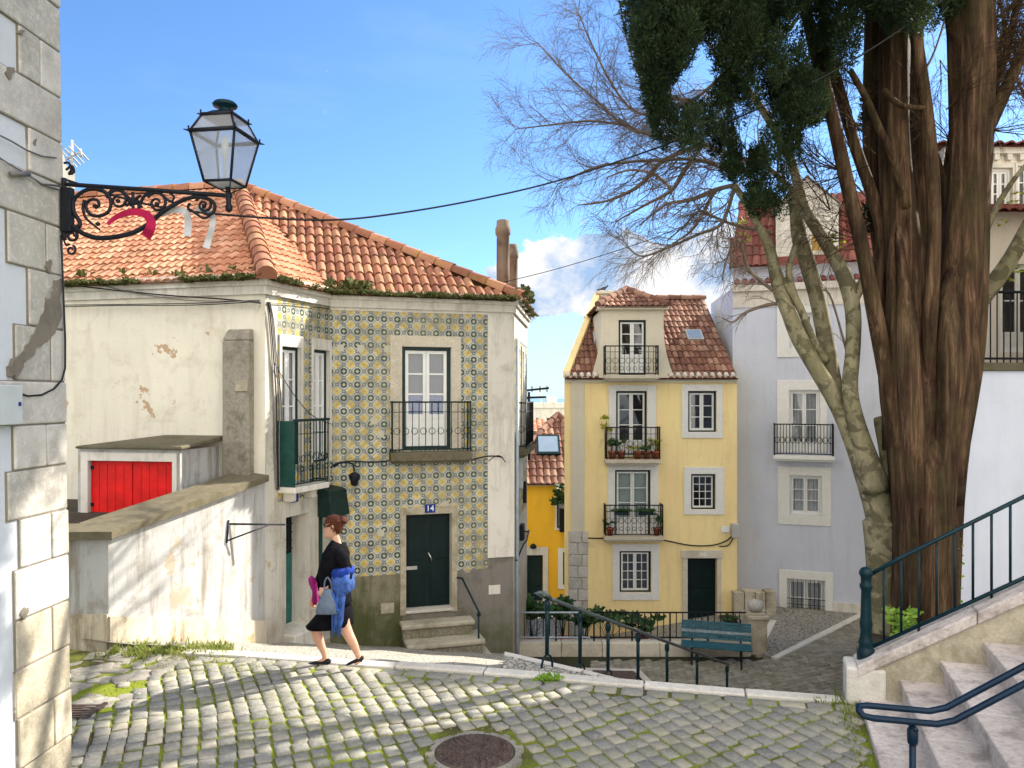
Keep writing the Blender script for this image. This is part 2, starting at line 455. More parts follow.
# --------------------------------------------------------------- roofs
def inside(poly, x, y):
    c = False; j = len(poly) - 1
    for i in range(len(poly)):
        xi, yi = poly[i]; xj, yj = poly[j]
        if (yi > y) != (yj > y) and x < (xj - xi) * (y - yi) / (yj - yi) + xi: c = not c
        j = i
    return c
def roof_face(mb, pts, tw=.2, tl=.36, amp=.055, over=.22, holes=(), jit=.01):
    """barrel-tile slope; pts[0]->pts[1] is the eave. Tiles are real half-barrels with lipped lower ends."""
    pts = [Vector(p) for p in pts]
    O = pts[0]; U = (pts[1] - pts[0]).normalized()
    nrm = U.cross(pts[2] - pts[0]).normalized()
    if nrm.z < 0: nrm = -nrm
    V = nrm.cross(U).normalized()
    if V.z < 0: V = -V
    poly = [((p - O).dot(U), (p - O).dot(V)) for p in pts]
    umin, umax = min(p[0] for p in poly), max(p[0] for p in poly); vmax = max(p[1] for p in poly)
    poly2 = list(poly)
    # eave overhang
    poly2[0] = (poly[0][0], -over); poly2[1] = (poly[1][0], -over)
    # underlay
    mb.face([O + U * a + V * b - nrm * .01 for a, b in poly2], 0, None, .2)
    rows = int((vmax + over) / tl) + 2; cols = int((umax - umin) / tw) + 2
    prof = []
    K = 6
    for k in range(K + 1):
        t = k / K
        prof.append((t - .5, amp * (math.sin(math.pi * t) ** .8 if 0 < t < 1 else 0)))
    for c in range(cols):
        u = umin + (c + .5) * tw
        for r in range(rows):
            v = -over + r * tl
            if not inside(poly2, u, min(v + tl * .5, vmax + 9)): continue
            if any(inside(h, u, v + tl * .5) for h in holes): continue
            rr = R.random(); ju = R.uniform(-jit, jit); jv = R.uniform(-jit, jit) * 1.5
            w = tw * R.uniform(.93, 1.0)
            lo = []; hi = []; lip = []
            for (x, h) in prof:
                base = O + U * (u + ju + x * w)
                lo.append(base + V * (v + jv) + nrm * (h + .03)); hi.append(base + V * (v + tl * 1.08 + jv) + nrm * (h * .82 + .006))
                lip.append(base + V * (v + jv + .004) + nrm * (h * .75 + .012))
            b = len(mb.v); verts = lo + hi + lip; n = K + 1
            faces = [(k, k + 1, n + k + 1, n + k) for k in range(K)]
            mb.raw(verts, faces, 0, rr, True)
            mb.raw(lo + lip, [(n + k, n + k + 1, k + 1, k) for k in range(K)], 0, rr * .6, False)
def ridge_tiles(mb, a, b, r=.11, L=.36, lift=.05):
    a = Vector(a); b = Vector(b); d = (b - a); n = max(1, int(d.length / L)); d /= n
    ax = d.normalized(); side = ax.cross(Vector((0, 0, 1))).normalized(); up = side.cross(ax).normalized()
    for k in range(n):
        p, q = a + d * k + up * lift, a + d * (k + 1.1) + up * lift
        rr = R.random(); r0, r1 = r * 1.12, r * .92; K = 8; verts = []
        for (c, ra) in ((p, r0), (q, r1)):
            for i in range(K + 1):
                t = math.pi * (i / K * 1.2 - .1)
                verts.append(c + side * (math.cos(t) * ra) + up * (math.sin(t) * ra))
        mb.raw(verts, [(i, i + 1, K + 2 + i, K + 1 + i) for i in range(K)], 0, rr, True)
        mb.face([verts[i] for i in range(K + 1)], 0, None, rr * .4)
def text_mesh(txt, size, fr_pt, U, Nn, mat, parent, name='lettering', depth=.003):
    cu = bpy.data.curves.new(name, 'FONT'); cu.body = txt; cu.size = size; cu.align_x = 'CENTER'; cu.align_y = 'CENTER'; cu.extrude = depth; cu.resolution_u = 3
    o = bpy.data.objects.new(name, cu); COL.objects.link(o)
    bpy.context.view_layer.update()
    me = bpy.data.meshes.new_from_object(o.evaluated_get(bpy.context.evaluated_depsgraph_get()))
    bpy.data.objects.remove(o)
    mt = Matrix((U, Vector((0, 0, 1)), Nn)).transposed().to_4x4(); mt.translation = fr_pt
    me.transform(mt); me.materials.clear(); me.materials.append(mat)
    ob = bpy.data.objects.new(name, me); COL.objects.link(ob)
    if parent: adopt(ob, parent)
    return ob
# ------------------------------------------------------------------ materials list
M['cream'] = plaster('cream render', (.69, .64, .525), (.40, .34, .24), .4, (.44, .31, .19), .36)
M['whitewash'] = plaster('whitewashed render', (.44, .435, .42), (.22, .19, .15), .7, (.40, .34, .26), .95, low=(-4.05, -3.55, (.42, .31, .18), .35))
M['sidewall'] = plaster('peeling limewash', (.54, .51, .44), (.28, .24, .17), .7, (.42, .34, .24), .8, low=(-4.35, -3.5, (.33, .26, .17), 2.5))
M['trim'] = plaster('pale trim paint', (.66, .62, .545), (.30, .27, .21), .45, None, .6)
M['plinth'] = plaster('grey cement plinth', (.20, .18, .155), (.10, .09, .07), .7, (.34, .30, .24), .6, low=(-5.2, -4.0, (.08, .09, .03), 3.5))
M['plinth_moss'] = plaster('mossy cement plinth', (.21, .19, .13), (.07, .075, .02), .95, (.36, .33, .26), .85, low=(-4.5, -3.3, (.05, .062, .014), 5.5))
M['buttress'] = stonemat('speckled weathered cement', ((.27, .24, .19), (.29, .26, .21), (.31, .28, .22)), (.12, .105, .07), .75, 6, pits=.95)
M['yellow'] = plaster('pale yellow paint', (.95, .71, .345), (.66, .48, .24), .25, (.74, .60, .34), .4)
M['yellow_trim'] = plaster('grey cream trim', (.62, .57, .45), (.45, .40, .3), .25, None, .25)
M['orange'] = plaster('deep yellow paint', (.84, .46, .03), (.62, .33, .05), .3, None, .35)
M['grey'] = plaster('pale grey paint', (.57, .60, .69), (.40, .41, .46), .22, None, .3)
M['bluewhite'] = plaster('bluish whitewash', (.72, .76, .88), (.5, .52, .58), .2, None, .2)
M['housewhite'] = plaster('old cream white render', (.74, .68, .58), (.42, .38, .3), .25, None, .25)
M['nearplaster'] = plaster('pale grey blue render', (.58, .61, .65), (.40, .41, .42), .2, None, .15)
M['mortar'] = plaster('rough brown mortar', (.21, .18, .145), (.11, .10, .08), .7, (.33, .30, .25), .5)
M['limestone'] = stonemat('limestone trim', ((.52, .46, .36), (.58, .52, .42), (.62, .57, .47)), (.20, .17, .10), .35, 2.2)
M['paleframe'] = stonemat('pale stone frame', ((.70, .69, .65), (.74, .73, .69), (.77, .76, .73)), None, 0, 2, pits=.15)
M['quoin'] = stonemat('limestone quoins', ((.40, .38, .335), (.49, .46, .415), (.58, .55, .50)), (.17, .15, .115), .45, 1.6, pits=.55)
M['warmstone'] = stonemat('yellowed limestone', ((.38, .33, .24), (.46, .40, .30), (.53, .475, .37)), (.15, .13, .07), .65, 3.2, pits=.7)
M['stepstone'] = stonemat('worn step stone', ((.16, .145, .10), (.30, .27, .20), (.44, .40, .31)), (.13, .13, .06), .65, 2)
M['stair'] = stonemat('pinkish pitted limestone', ((.50, .43, .39), (.57, .50, .46), (.63, .565, .52)), (.22, .18, .155), .75, 6.5, pits=1.0)
M['coping'] = stonemat('lichened coping', ((.115, .098, .06), (.135, .115, .07), (.155, .135, .085)), (.06, .058, .018), .75, 3.2, pits=.9)
M['cobble'] = stonemat('street setts', ((.15, .152, .145), (.235, .228, .20), (.35, .318, .245)), (.17, .175, .05), .42, 3.2, rough=.72, pits=.55, spec=.3)
M['cobble2'] = stonemat('lower street setts', ((.16, .145, .11), (.23, .21, .16), (.30, .275, .22)), (.11, .10, .035), .5, 3, rough=.7, pits=.4, spec=.3)
M['flag'] = stonemat('flagstones', ((.17, .155, .13), (.24, .22, .18), (.32, .29, .24)), (.18, .17, .07), .5, 2.5)
M['kerb'] = stonemat('kerb limestone', ((.50, .46, .40), (.58, .54, .48), (.66, .62, .55)), (.28, .25, .16), .35, 3)
M['green_paint'] = plain('dark green paint', (.012, .055, .045), .38, .3, 8)
M['teal_paint'] = plain('teal iron paint', (.003, .022, .030), .36, .35, 9)
M['bench_blue'] = plain('worn blue green bench paint', (.02, .095, .125), .45, .4, 10)
M['bench_worn'] = plain('bare worn slat', (.22, .28, .30), .6, .4, 12)
M['navy_paint'] = plain('dark blue pipe paint', (.003, .016, .038), .28, .3, 9)
M['dark_green'] = plain('bottle green frame', (.012, .03, .03), .4, .3, 8)
M['door_green'] = plain('blackish green door', (.003, .014, .014), .5, .35, 5)
M['teal_door'] = plain('weathered teal door', (.03, .13, .12), .5, .4, 6)
M['red_door'] = plain('bright red door', (.72, .012, .010), .5, .28, 3)
M['iron'] = plain('black iron', (.012, .012, .014), .45, .3, 12)
M['iron_green'] = plain('black green iron', (.010, .028, .024), .45, .4, 12)
M['wrought'] = plain('dark wrought iron', (.012, .013, .02), .5, .5, 20)
M['steel'] = plain('brushed steel', (.5, .5, .5), .3, .1, 10, metal=1)
M['galv'] = plain('pale blue galvanised rail', (.40, .47, .52), .5, .2, 10)
M['white_paint'] = plain('white window paint', (.74, .74, .71), .45, .08, 6, bmp=.05)
M['worn_white'] = plain('white shutters worn yellow', (.70, .67, .56), .55, .18, 6)
M['ochre_paint'] = plain('ochre frame paint', (.50, .33, .10), .5, .2, 6)
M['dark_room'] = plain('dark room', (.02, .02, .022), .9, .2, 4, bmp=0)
M['pale_blind'] = plain('pale green blind', (.42, .48, .45), .8, .1, 4, bmp=0)
M['grey_blind'] = plain('grey blind', (.13, .15, .175), .8, .1, 4, bmp=0)
M['curtain'] = plain('white net curtain', (.52, .52, .52), .9, .12, 9, bmp=0)
M['glass'] = glassmat('window glass')
M['lamp_glass'] = glassmat('lantern glass', (.86, .88, .90), .08, .38)
M['enamel_blue'] = plain('blue enamel', (.02, .035, .20), .25, .1, 5, bmp=0)
M['enamel_white'] = plain('white enamel', (.8, .8, .8), .3, .05, 5, bmp=0)
M['box_grey'] = plain('grey utility box', (.42, .42, .40), .5, .12, 6)
M['box_pale'] = plain('pale grey box', (.50, .53, .54), .5, .08, 6)
M['cable'] = plain('black cable', (.018, .018, .02), .55, .2, 12, bmp=0)
M['cable_grey'] = plain('grey cable', (.16, .15, .15), .6, .2, 12, bmp=0)
M['terracotta'] = plain('terracotta', (.36, .11, .055), .8, .25, 14)
M['white_pot'] = plain('white pot', (.7, .7, .68), .5, .1, 9)
M['red_tile'] = tilemat('orange roof tiles', (.40, .165, .09), (.54, .245, .14), (.66, .37, .24), (.33, .25, .10), .5)
M['old_tile'] = tilemat('weathered roof tiles', (.20, .08, .052), (.34, .14, .082), (.47, .245, .145), (.36, .24, .05), .6)
M['brown_tile'] = tilemat('brown roof tiles', (.15, .065, .045), (.255, .115, .075), (.44, .27, .185), (.36, .29, .18), .4)
M['wine_tile'] = tilemat('dark red roof tiles', (.15, .045, .035), (.22, .065, .05), (.30, .11, .085), (.25, .15, .1), .2)
M['chimney'] = plaster('sooty chimney render', (.21, .155, .11), (.04, .035, .03), .95, None, .8)
M['moss'] = leafmat('moss and weeds', ((.035, .05, .012), (.07, .085, .02), (.14, .12, .045)), .9, .1)
M['grass'] = leafmat('grass', ((.06, .10, .012), (.13, .19, .022), (.28, .28, .08)), .7, .3)
M['weed'] = leafmat('weed leaves', ((.10, .20, .02), (.17, .29, .03), (.26, .38, .06)), .6, .3)
M['plant'] = leafmat('pot plant leaves', ((.012, .04, .012), (.025, .07, .018), (.06, .12, .03)), .5, .2)
M['bright_leaf'] = leafmat('bright leaves', ((.10, .16, .02), (.22, .26, .03), (.42, .40, .05)), .55, .35)
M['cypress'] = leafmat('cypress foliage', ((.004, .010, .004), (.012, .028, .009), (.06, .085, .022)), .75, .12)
M['cyp_bark'] = barkmat('cypress bark', (.009, .005, .003), (.064, .033, .019), (.235, .14, .083), (.075, .065, .025), (13, 13, 1.2), mossamt=.35)
M['plane_bark'] = barkmat('mottled plane bark', (.18, .16, .095), (.29, .25, .155), (.42, .36, .245), (.11, .11, .035), (7, 7, 3), True, .28)
M['twig'] = plain('twig bark', (.17, .13, .10), .9, .35, 8)
M['soil'] = plain('dark soil', (.06, .05, .035), .95, .4, 5, bmp=.5)
M['manhole'] = plain('rusty cast iron', (.12, .085, .07), .6, .5, 18, metal=.3, bmp=.4)
M['crimson'] = plain('crimson fabric', (.36, .010, .06), .8, .1, 8)
M['pale_cloth'] = plain('pale grey fabric', (.50, .48, .50), .85, .1, 8)

def groundmat(name, dirt, moss, amt):
    m, nt, b = nodes_of(name); p = pos(nt)
    n1 = noise(nt, p, 1.1, 6, .65)
    base = mix(nt, ramp(nt, noise(nt, p, 30, 4), .3, .7), tuple(x * .5 for x in dirt), dirt)
    base = mix(nt, math_(nt, 'MULTIPLY', ramp(nt, n1, .38, .55), amt), base, moss)
    nt.links.new(base, b.inputs['Base Color']); b.inputs['Roughness'].default_value = .95
    b.inputs['Specular IOR Level'].default_value = .1
    bump(nt, b, noise(nt, p, 45, 5), .8, .03)
    return m
M['joint'] = groundmat('mossy joints', (.10, .085, .05), (.20, .24, .025), .95)
M['joint2'] = groundmat('dark joints', (.05, .045, .035), (.06, .07, .02), .5)
M['terrain'] = groundmat('hillside soil', (.16, .14, .10), (.09, .11, .04), .8)

def calcada(name, a, bcol, sc):
    m, nt, b = nodes_of(name); p = pos(nt)
    v = N(nt, 'ShaderNodeTexVoronoi', feature='DISTANCE_TO_EDGE'); nt.links.new(p, v.inputs['Vector']); v.inputs['Scale'].default_value = sc
    v2 = N(nt, 'ShaderNodeTexVoronoi'); nt.links.new(p, v2.inputs['Vector']); v2.inputs['Scale'].default_value = sc
    sp = N(nt, 'ShaderNodeSeparateColor'); nt.links.new(v2.outputs['Color'], sp.inputs[0])
    st = ramp(nt, sp.outputs[0], 0, 1, tuple(x * .72 for x in a), a)
    st = mix(nt, math_(nt, 'MULTIPLY', ramp(nt, noise(nt, p, 1.6, 6, .7), .45, .7), .5), st, tuple(x * .55 for x in a))
    base = mix(nt, ramp(nt, v.outputs['Distance'], .03, .09), bcol, st)
    nt.links.new(base, b.inputs['Base Color']); b.inputs['Roughness'].default_value = .75
    bump(nt, b, ramp(nt, v.outputs['Distance'], 0, .2), .7, .02)
    return m
M['calcada'] = calcada('small limestone paving', (.46, .43, .37), (.12, .11, .08), 13)
M['calcada_dark'] = calcada('small dark paving', (.38, .35, .30), (.07, .065, .05), 12)

# ------------------------------------------------------------------ ground heights
ZP = -3.0
def kerbY(X): return 8.38 - .225 * X
def ramp_z(X, Y):
    g = max(0.0, Y - kerbY(X)); return ZP - .3 * g
KU = Vector((1, -.225, 0)).normalized(); KN = Vector((.225, 1, 0)).normalized()   # along / beyond the kerb
def street_h(X, Y):
    z = ZP + .03 * math.sin(X * .9 + 1) * math.sin(Y * .8)
    if X < -3.3:      # ground drops a little towards the garden wall
        t = min(1, (-3.3 - X) / 1.6); z -= .10 * t * max(0, min(1, (Y - 7.5) / 1.5))
    return z

# terrain sheet, sea
mb = MB()
mb.face([(-400, -60, -9), (400, -60, -9), (400, 45, -9), (-400, 45, -9)])
mb.face([(-400, 45, -9), (400, 45, -9), (600, 260, -42), (-600, 260, -42)])
structure(mb.build('terrain', M['terrain']))
mw, nt, b = nodes_of('sea water'); b.inputs['Base Color'].default_value = (.10, .20, .30, 1); b.inputs['Roughness'].default_value = .25
bump(nt, b, noise(nt, pos(nt), .05, 4), .4, 1.0)
mb = MB(); mb.face([(-30000, 240, -40), (30000, 240, -40), (30000, 60000, -40), (-30000, 60000, -40)])
structure(mb.build('water', mw))

# street bed (soil and moss between the setts)
mb = MB(); nx, ny = 60, 40
def bedpt(i, j):
    X = -6.2 + 12.2 * i / nx; Y0 = -3.5; Y1 = kerbY(X) - .12
    Y = Y0 + (Y1 - Y0) * (j / ny) ** .6
    return Vector((X, Y, street_h(X, Y) - .015))
vs = [bedpt(i, j) for j in range(ny + 1) for i in range(nx + 1)]
mb.raw(vs, [(j * (nx + 1) + i, j * (nx + 1) + i + 1, (j + 1) * (nx + 1) + i + 1, (j + 1) * (nx + 1) + i) for j in range(ny) for i in range(nx)], 0, None, True)
structure(mb.build('street_bed', M['joint']))

# manhole centre
MH = P(475, 752, F * 3.0 / (752 - YH)); MH.z = ZP
# setts: each one a rounded block
def sett(mb, c, du, dv, hu, hv, z, h, tilt, rnd, mi=0):
    K = [(-1, -.80), (-.80, -1), (.80, -1), (1, -.80), (1, .80), (.80, 1), (-.80, 1), (-1, .80)]
    j_ = [(R.uniform(-.10, .10), R.uniform(-.10, .10)) for _ in range(4)]
    K = [(x + j_[i // 2][0], y + j_[i // 2][1]) for i, (x, y) in enumerate(K[1:] + K[:1])]
    def ring(s, dz):
        o = []
        for x, y in K:
            p = c + du * (x * hu * s) + dv * (y * hv * s)
            o.append(Vector((p.x, p.y, z + dz + tilt[0] * x + tilt[1] * y)))
        return o
    r0, r1, r2 = ring(1.0, h - .05), ring(.985, h - .006), ring(.92, h)
    top = Vector((c.x, c.y, z + h + .002))
    n = 8; vs = r0 + r1 + r2 + [top]; fs = []
    for k in range(n):
        k2 = (k + 1) % n
        fs += [(k, k2, n + k2, n + k), (n + k, n + k2, 2 * n + k2, 2 * n + k), (2 * n + k, 2 * n + k2, 3 * n)]
    mb.raw(vs, fs, mi, rnd, True)
def in_steps(X, Y):   # right-hand flight footprint (Y on the near side handled by the line)
    dv = (X - 3.52) * .948 + (Y - 7.65) * -.318
    return dv > -.12
mb = MB()
rowp, colp = .182, .148
th0 = math.atan2(-.225, 1)
for j in range(-38, 36):
    b_ = -j * rowp
    for i in range(-48, 50):
        a_ = i * colp + R.uniform(-.006, .006)
        b_ = -(j + .37 * (i * 7 % 5)) * rowp + R.uniform(-.012, .012)
        # rows swing round towards the left, as the street bends uphill
        th = .40 + .16 * math.cos(a_ * .5 + b_ * .2) * .5
        G1, G2 = Vector((math.cos(.40), math.sin(.40), 0)), Vector((-math.sin(.40), math.cos(.40), 0))
        c = Vector((0, 7.2, 0)) + G1 * (a_ + .05 * math.sin(b_ * 1.3)) + G2 * (b_ + .16 * math.sin(a_ * .5 + b_ * .2) + .02 * math.sin(a_ * 1.7 + j))
        if c.x < -5.2 or c.x > 4.2 or c.y < 4.6: continue
        lim = kerbY(c.x) - .30 if c.x > -3.9 else 9.6
        if c.y > lim or in_steps(c.x, c.y): continue
        if (c - Vector((MH.x, MH.y, 0))).length < .50: continue
        if c.x < -3.85 and c.y > 7.4 and R.random() < .9: continue
        if c.x < -3.6 and c.y < 6.3: continue
        du = Vector((math.cos(th), math.sin(th), 0)); dv = Vector((-du.y, du.x, 0))
        z = street_h(c.x, c.y)
        sett(mb, c, du, dv, colp * R.uniform(.43, .488) * (.955 if c.x < .5 else 1), rowp * R.uniform(.43, .485) * (.95 if c.x < .5 else 1), z - .0, R.uniform(-.004, .006),
             (R.uniform(-.004, .004), R.uniform(-.004, .004)), min(1, max(0, R.gauss(.5, .23))))
# second course where the kerb line leaves a strip
for i in range(-15, 20):
    c = Vector((0, 8.38, 0)) + KU * (i * .26) + KN * (-.21)
    if c.x < -3.75 or in_steps(c.x, c.y): continue
    sett(mb, c, KU, KN, .115, .085, street_h(c.x, c.y), R.uniform(-.01, .008), (0, 0), min(1, max(0, R.gauss(.55, .2))))
structure(mb.build('cobbled_street', M['cobble']))
# irregular flagstones by the garden wall
mb = MB()
for i in range(70):
    X = R.uniform(-5.1, -3.85); Y = R.uniform(7.4, 9.55)
    sett(mb, Vector((X, Y, 0)), Vector((math.cos(i), math.sin(i), 0)), Vector((-math.sin(i), math.cos(i), 0)), R.uniform(.09, .19), R.uniform(.08, .15), street_h(X, Y), R.uniform(-.02, -.002), (R.uniform(-.01, .01), R.uniform(-.01, .01)), R.random())
structure(mb.build('flagstones', M['flag']))

# kerb: long pale stones, and the wall face below it towards the lower square
mb = MB(); x = -3.95
while x < 4.3:
    L = R.uniform(.75, 1.1); x2 = min(x + L, 4.3)
    a, b2 = Vector((x, kerbY(x), 0)), Vector((x2 - .012, kerbY(x2 - .012), 0))
    w = KN * .17; dz = R.uniform(-.008, .006)
    za, zb = street_h(a.x, a.y) + .012 + dz, street_h(b2.x, b2.y) + .012 + dz
    q = [a - w * .5, b2 - w * .5, b2 + w * .5, a + w * .5]
    lo = [Vector((p.x, p.y, -3.35)) for p in q]; hi = [Vector((p.x, p.y, z)) for p, z in zip(q, (za, zb, zb, za))]
    mb.hexa(lo + hi, 0, R.random()); x = x2
structure(mb.build('kerb', M['kerb'], bevel=.015))
mb = MB()
a, b2 = Vector((-.3, kerbY(-.3) + .07, 0)), Vector((4.5, kerbY(4.5) + .07, 0))
mb.face([(a.x, a.y, -6), (b2.x, b2.y, -6), (b2.x, b2.y, -3.05), (a.x, a.y, -3.05)])
mb.face([(b2.x, b2.y, -6), (4.9, 9.9, -6), (4.9, 9.9, -3.05), (b2.x, b2.y, -3.05)])
tag(mb.build('retaining_wall', M['warmstone']), 'stone wall below the pale kerb, dropping to the lower square beside the descending steps', 'wall')

# sidewalk ramp (X < -.1), falling away from the kerb towards the houses
mb = MB()
def rp(X, t):
    Y0 = kerbY(X) + .085; Y1 = Y0 + 11
    Y = Y0 + (Y1 - Y0) * t; return Vector((X, Y, ramp_z(X, Y) - .01 + .012 * math.sin(X * 5 + Y * 3)))
nx, ny = 24, 30; X0, X1 = -5.6, -.1
vs = [rp(X0 + (X1 - X0) * i / nx, j / ny) for j in range(ny + 1) for i in range(nx + 1)]
mb.raw(vs, [(j * (nx + 1) + i, j * (nx + 1) + i + 1, (j + 1) * (nx + 1) + i + 1, (j + 1) * (nx + 1) + i) for j in range(ny) for i in range(nx)], 0, None, True)
structure(mb.build('sidewalk', M['calcada']))

# the flight going down to the right, seen from behind the kerb
SD = Vector((.565, .825, 0)).normalized(); SE = Vector((.825, -.565, 0)).normalized(); S0 = Vector((.4, 9.0, 0))
def clip(poly, n, k):   # keep n.p <= k
    out = []
    for i in range(len(poly)):
        p, q = poly[i - 1], poly[i]; dp, dq = n.dot(p) - k, n.dot(q) - k
        if (dp <= 0) != (dq <= 0): out.append(p + (q - p) * (dp / (dp - dq)))
        if dq <= 0: out.append(q)
    return out
LW_Y = 16.75      # low wall under the area railing
mb = MB(); step = .39; zs_top = -3.16
for k in range(-2, 16):
    d0, d1 = k * step, (k + 1) * step; z = zs_top - .41 * d0 - .08
    if k < 0: z = -3.05 - .08 * (k + 2)
    z = min(max(z, -5.6), -3.04)
    poly = [S0 + SD * d0 - SE * 7, S0 + SD * d0 + SE * .28, S0 + SD * d1 + SE * .28, S0 + SD * d1 - SE * 7]
    poly = clip(poly, Vector((-1, 0, 0)), .1); poly = clip(poly, Vector((0, 1, 0)), LW_Y)
    poly = clip(poly, Vector((-.225, -1, 0)), -8.5)
    if len(poly) < 3: continue
    top = [Vector((p.x, p.y, z)) for p in poly]; bot = [Vector((p.x, p.y, z - .5)) for p in poly]
    mb.face(top, 0, None, R.random())
    for i in range(len(poly)): mb.face([bot[i - 1], bot[i], top[i], top[i - 1]], 1, None, .5)
    # pale nosing
    q = [S0 + SD * (d1 - .09) - SE * 7, S0 + SD * (d1 - .09) + SE * .28, S0 + SD * (d1 + .012) + SE * .28, S0 + SD * (d1 + .012) - SE * 7]
    q = clip(q, Vector((-1, 0, 0)), .09); q = clip(q, Vector((0, 1, 0)), LW_Y - .01); q = clip(q, Vector((-.225, -1, 0)), -8.5)
    if len(q) >= 3 and k >= 0:
        mb.face([Vector((p.x, p.y, z + .006)) for p in q], 1, None, R.random())
        for i in range(len(q)): mb.face([Vector((q[i - 1].x, q[i - 1].y, z - .1)), Vector((q[i].x, q[i].y, z - .1)), Vector((q[i].x, q[i].y, z + .006)), Vector((q[i - 1].x, q[i - 1].y, z + .006))], 1, None, .6)
structure(mb.build('descending_steps', [M['calcada'], M['kerb']]))

# lower square: sheet with rows of dark setts, and the lane behind the railing
mb = MB(); mb.face([(0, 8.6, -5.63), (12, 8.6, -5.63), (12, 16.8, -5.63), (0, 16.8, -5.63)]); mb.face([(5.35, 16.8, -5.63), (12, 16.8, -5.63), (12, 24, -5.63), (5.35, 24, -5.63)])
structure(mb.build('lower_street_bed', M['joint2']))
mb = MB(); K1 = Vector((.9, .43, 0)).normalized(); K2 = Vector((-.43, .9, 0)).normalized()
for i in range(-40, 70):
    for j in range(-50, 60):
        c = Vector((5.5, 16.5, 0)) + K1 * (i * .19 + (j % 2) * .09) + K2 * (j * .15)
        if not (1.6 < c.x < 9.5 and 12.6 < c.y < 20.4): continue
        if (c - S0).dot(SD) < 6.0 and (c - S0).dot(SE) < .3: continue
        if c.y > LW_Y - .3 and c.x < 5.35: continue
        if c.x > 2.0 + .42 * c.y + 1.3: continue
        if c.y > 17.3 and c.x < 6.1 + .40 * (20.9 - c.y) * 1.0 - .2 and c.y > 17.2 + .95 * (c.x - 5.5): continue
        sett(mb, c, K1, K2, .088, .069, -5.60, R.uniform(-.006, .008), (0, 0), R.random())
structure(mb.build('lower_street', M['cobble2']))
# paler forecourt by the grey house, edged with stone strips
mb = MB()
fc = [P(752, 652, 17.0), P(773, 627, 18.8), P(783, 622, 19.3), P(864, 594, 21.9), P(850, 606, 20.8), P(765, 658, 16.6)]
fc = [Vector((5.3, 17.05, 0)), Vector((5.9, 21, 0)), Vector((9.6, 20.6, 0)), Vector((9.2, 20.0, 0)), Vector((5.6, 16.5, 0))]
mb.face([(p.x, p.y, -5.575) for p in fc]); structure(mb.build('forecourt', M['calcada_dark']))
mb = MB()
for a, b2 in (((5.62, 16.5), (9.25, 20.1)), ((5.45, 17.05), (6.55, 19.3))):
    a, b2 = Vector((*a, 0)), Vector((*b2, 0)); n = (b2 - a).orthogonal(); n = Vector((-(b2 - a).y, (b2 - a).x, 0)).normalized() * .07
    q = [a - n, b2 - n, b2 + n, a + n]
    mb.hexa([Vector((p.x, p.y, -5.62)) for p in q] + [Vector((p.x, p.y, -5.562)) for p in q], 0, .6)
structure(mb.build('paving_edge', M['kerb']))
mb = MB()   # lane behind the low wall: sunk on the left, rising to the right
LN = [(.2, 16.9, -6.15), (2.4, 16.9, -6.12), (5.6, 16.9, -5.63), (5.6, 21.5, -5.63), (2.4, 21.5, -6.2), (.2, 21.5, -6.2), (.2, 27, -7.0), (3, 27, -7.0)]
mb.raw(LN, [(0, 1, 4, 5), (1, 2, 3, 4), (5, 4, 7, 6)], 0)
structure(mb.build('lane', M['calcada_dark']))
# bed for the trees, behind the right-hand stairs
mb = MB()
bed = [(3.75, 7.9), (8.6, 6.35), (9, 12), (5.95, 12.6), (5.04, 10.9)]
mb.face([(x, y, -3.3) for x, y in bed])
for i in range(len(bed)):
    (x0, y0), (x1, y1) = bed[i - 1], bed[i]
    mb.face([(x0, y0, -6), (x1, y1, -6), (x1, y1, -3.3), (x0, y0, -3.3)])
structure(mb.build('planting_bed', M['soil']))
# ================================================================== corner house with patterned tiles
CH = thing('corner_house', 'white and blue-yellow tiled corner house with orange tiled roof and door number 14', 'house', (-3.39, 14.35, -4.5))
C0, C1, C2, C3 = Vector((-4.04, 12.6, 0)), Vector((-3.39, 14.35, 0)), Vector((.02, 15.35, 0)), Vector((.365, 18.7, 0))
EZ = 2.0
Ldir = Vector((-.974, .227, 0))
CL = C0 + Ldir * 7.5
FL, FS, FA, FR_ = Fr(CL, C0 - CL), Fr(C0, C1 - C0), Fr(C1, C2 - C1), Fr(C2, C3 - C2)
LS, LA, LR = (C1 - C0).length, (C2 - C1).length, (C3 - C2).length
def lvl(fr, x, y): return fr.px(x, y)[1]
mb = MB()
# left wall (frontal)
wall(mb, FL, 0, 7.5, -5, EZ, mi=lambda u, z: 0)
# side wall with balcony
s_w1 = FS.rect(281, 347, 300.5, 417); s_w2 = FS.rect(313, 349, 329, 414)
s_d1 = FS.rect(286, 515, 309, 632); s_d2 = FS.rect(318.5, 487, 331, 640)
ztile = lvl(FS, 305, 497); zfr = lvl(FS, 300, 301)
s_w1 = (s_w1[0], s_w1[1], lvl(FS, 290, 466), s_w1[3]); s_w2 = (s_w2[0], s_w2[1], s_w1[2], s_w1[3])
upil = FS.px(277, 400)[0]
sop = [s_w1, s_w2, (*s_d1, .42), (*s_d2, .25)]
wall(mb, FS, 0, LS, -5.6, EZ, sop, .2, mi=lambda u, z: 1 if (u > upil and ztile < z < zfr) else 2, cutu=(upil,), cutz=(ztile, zfr), rev=3)
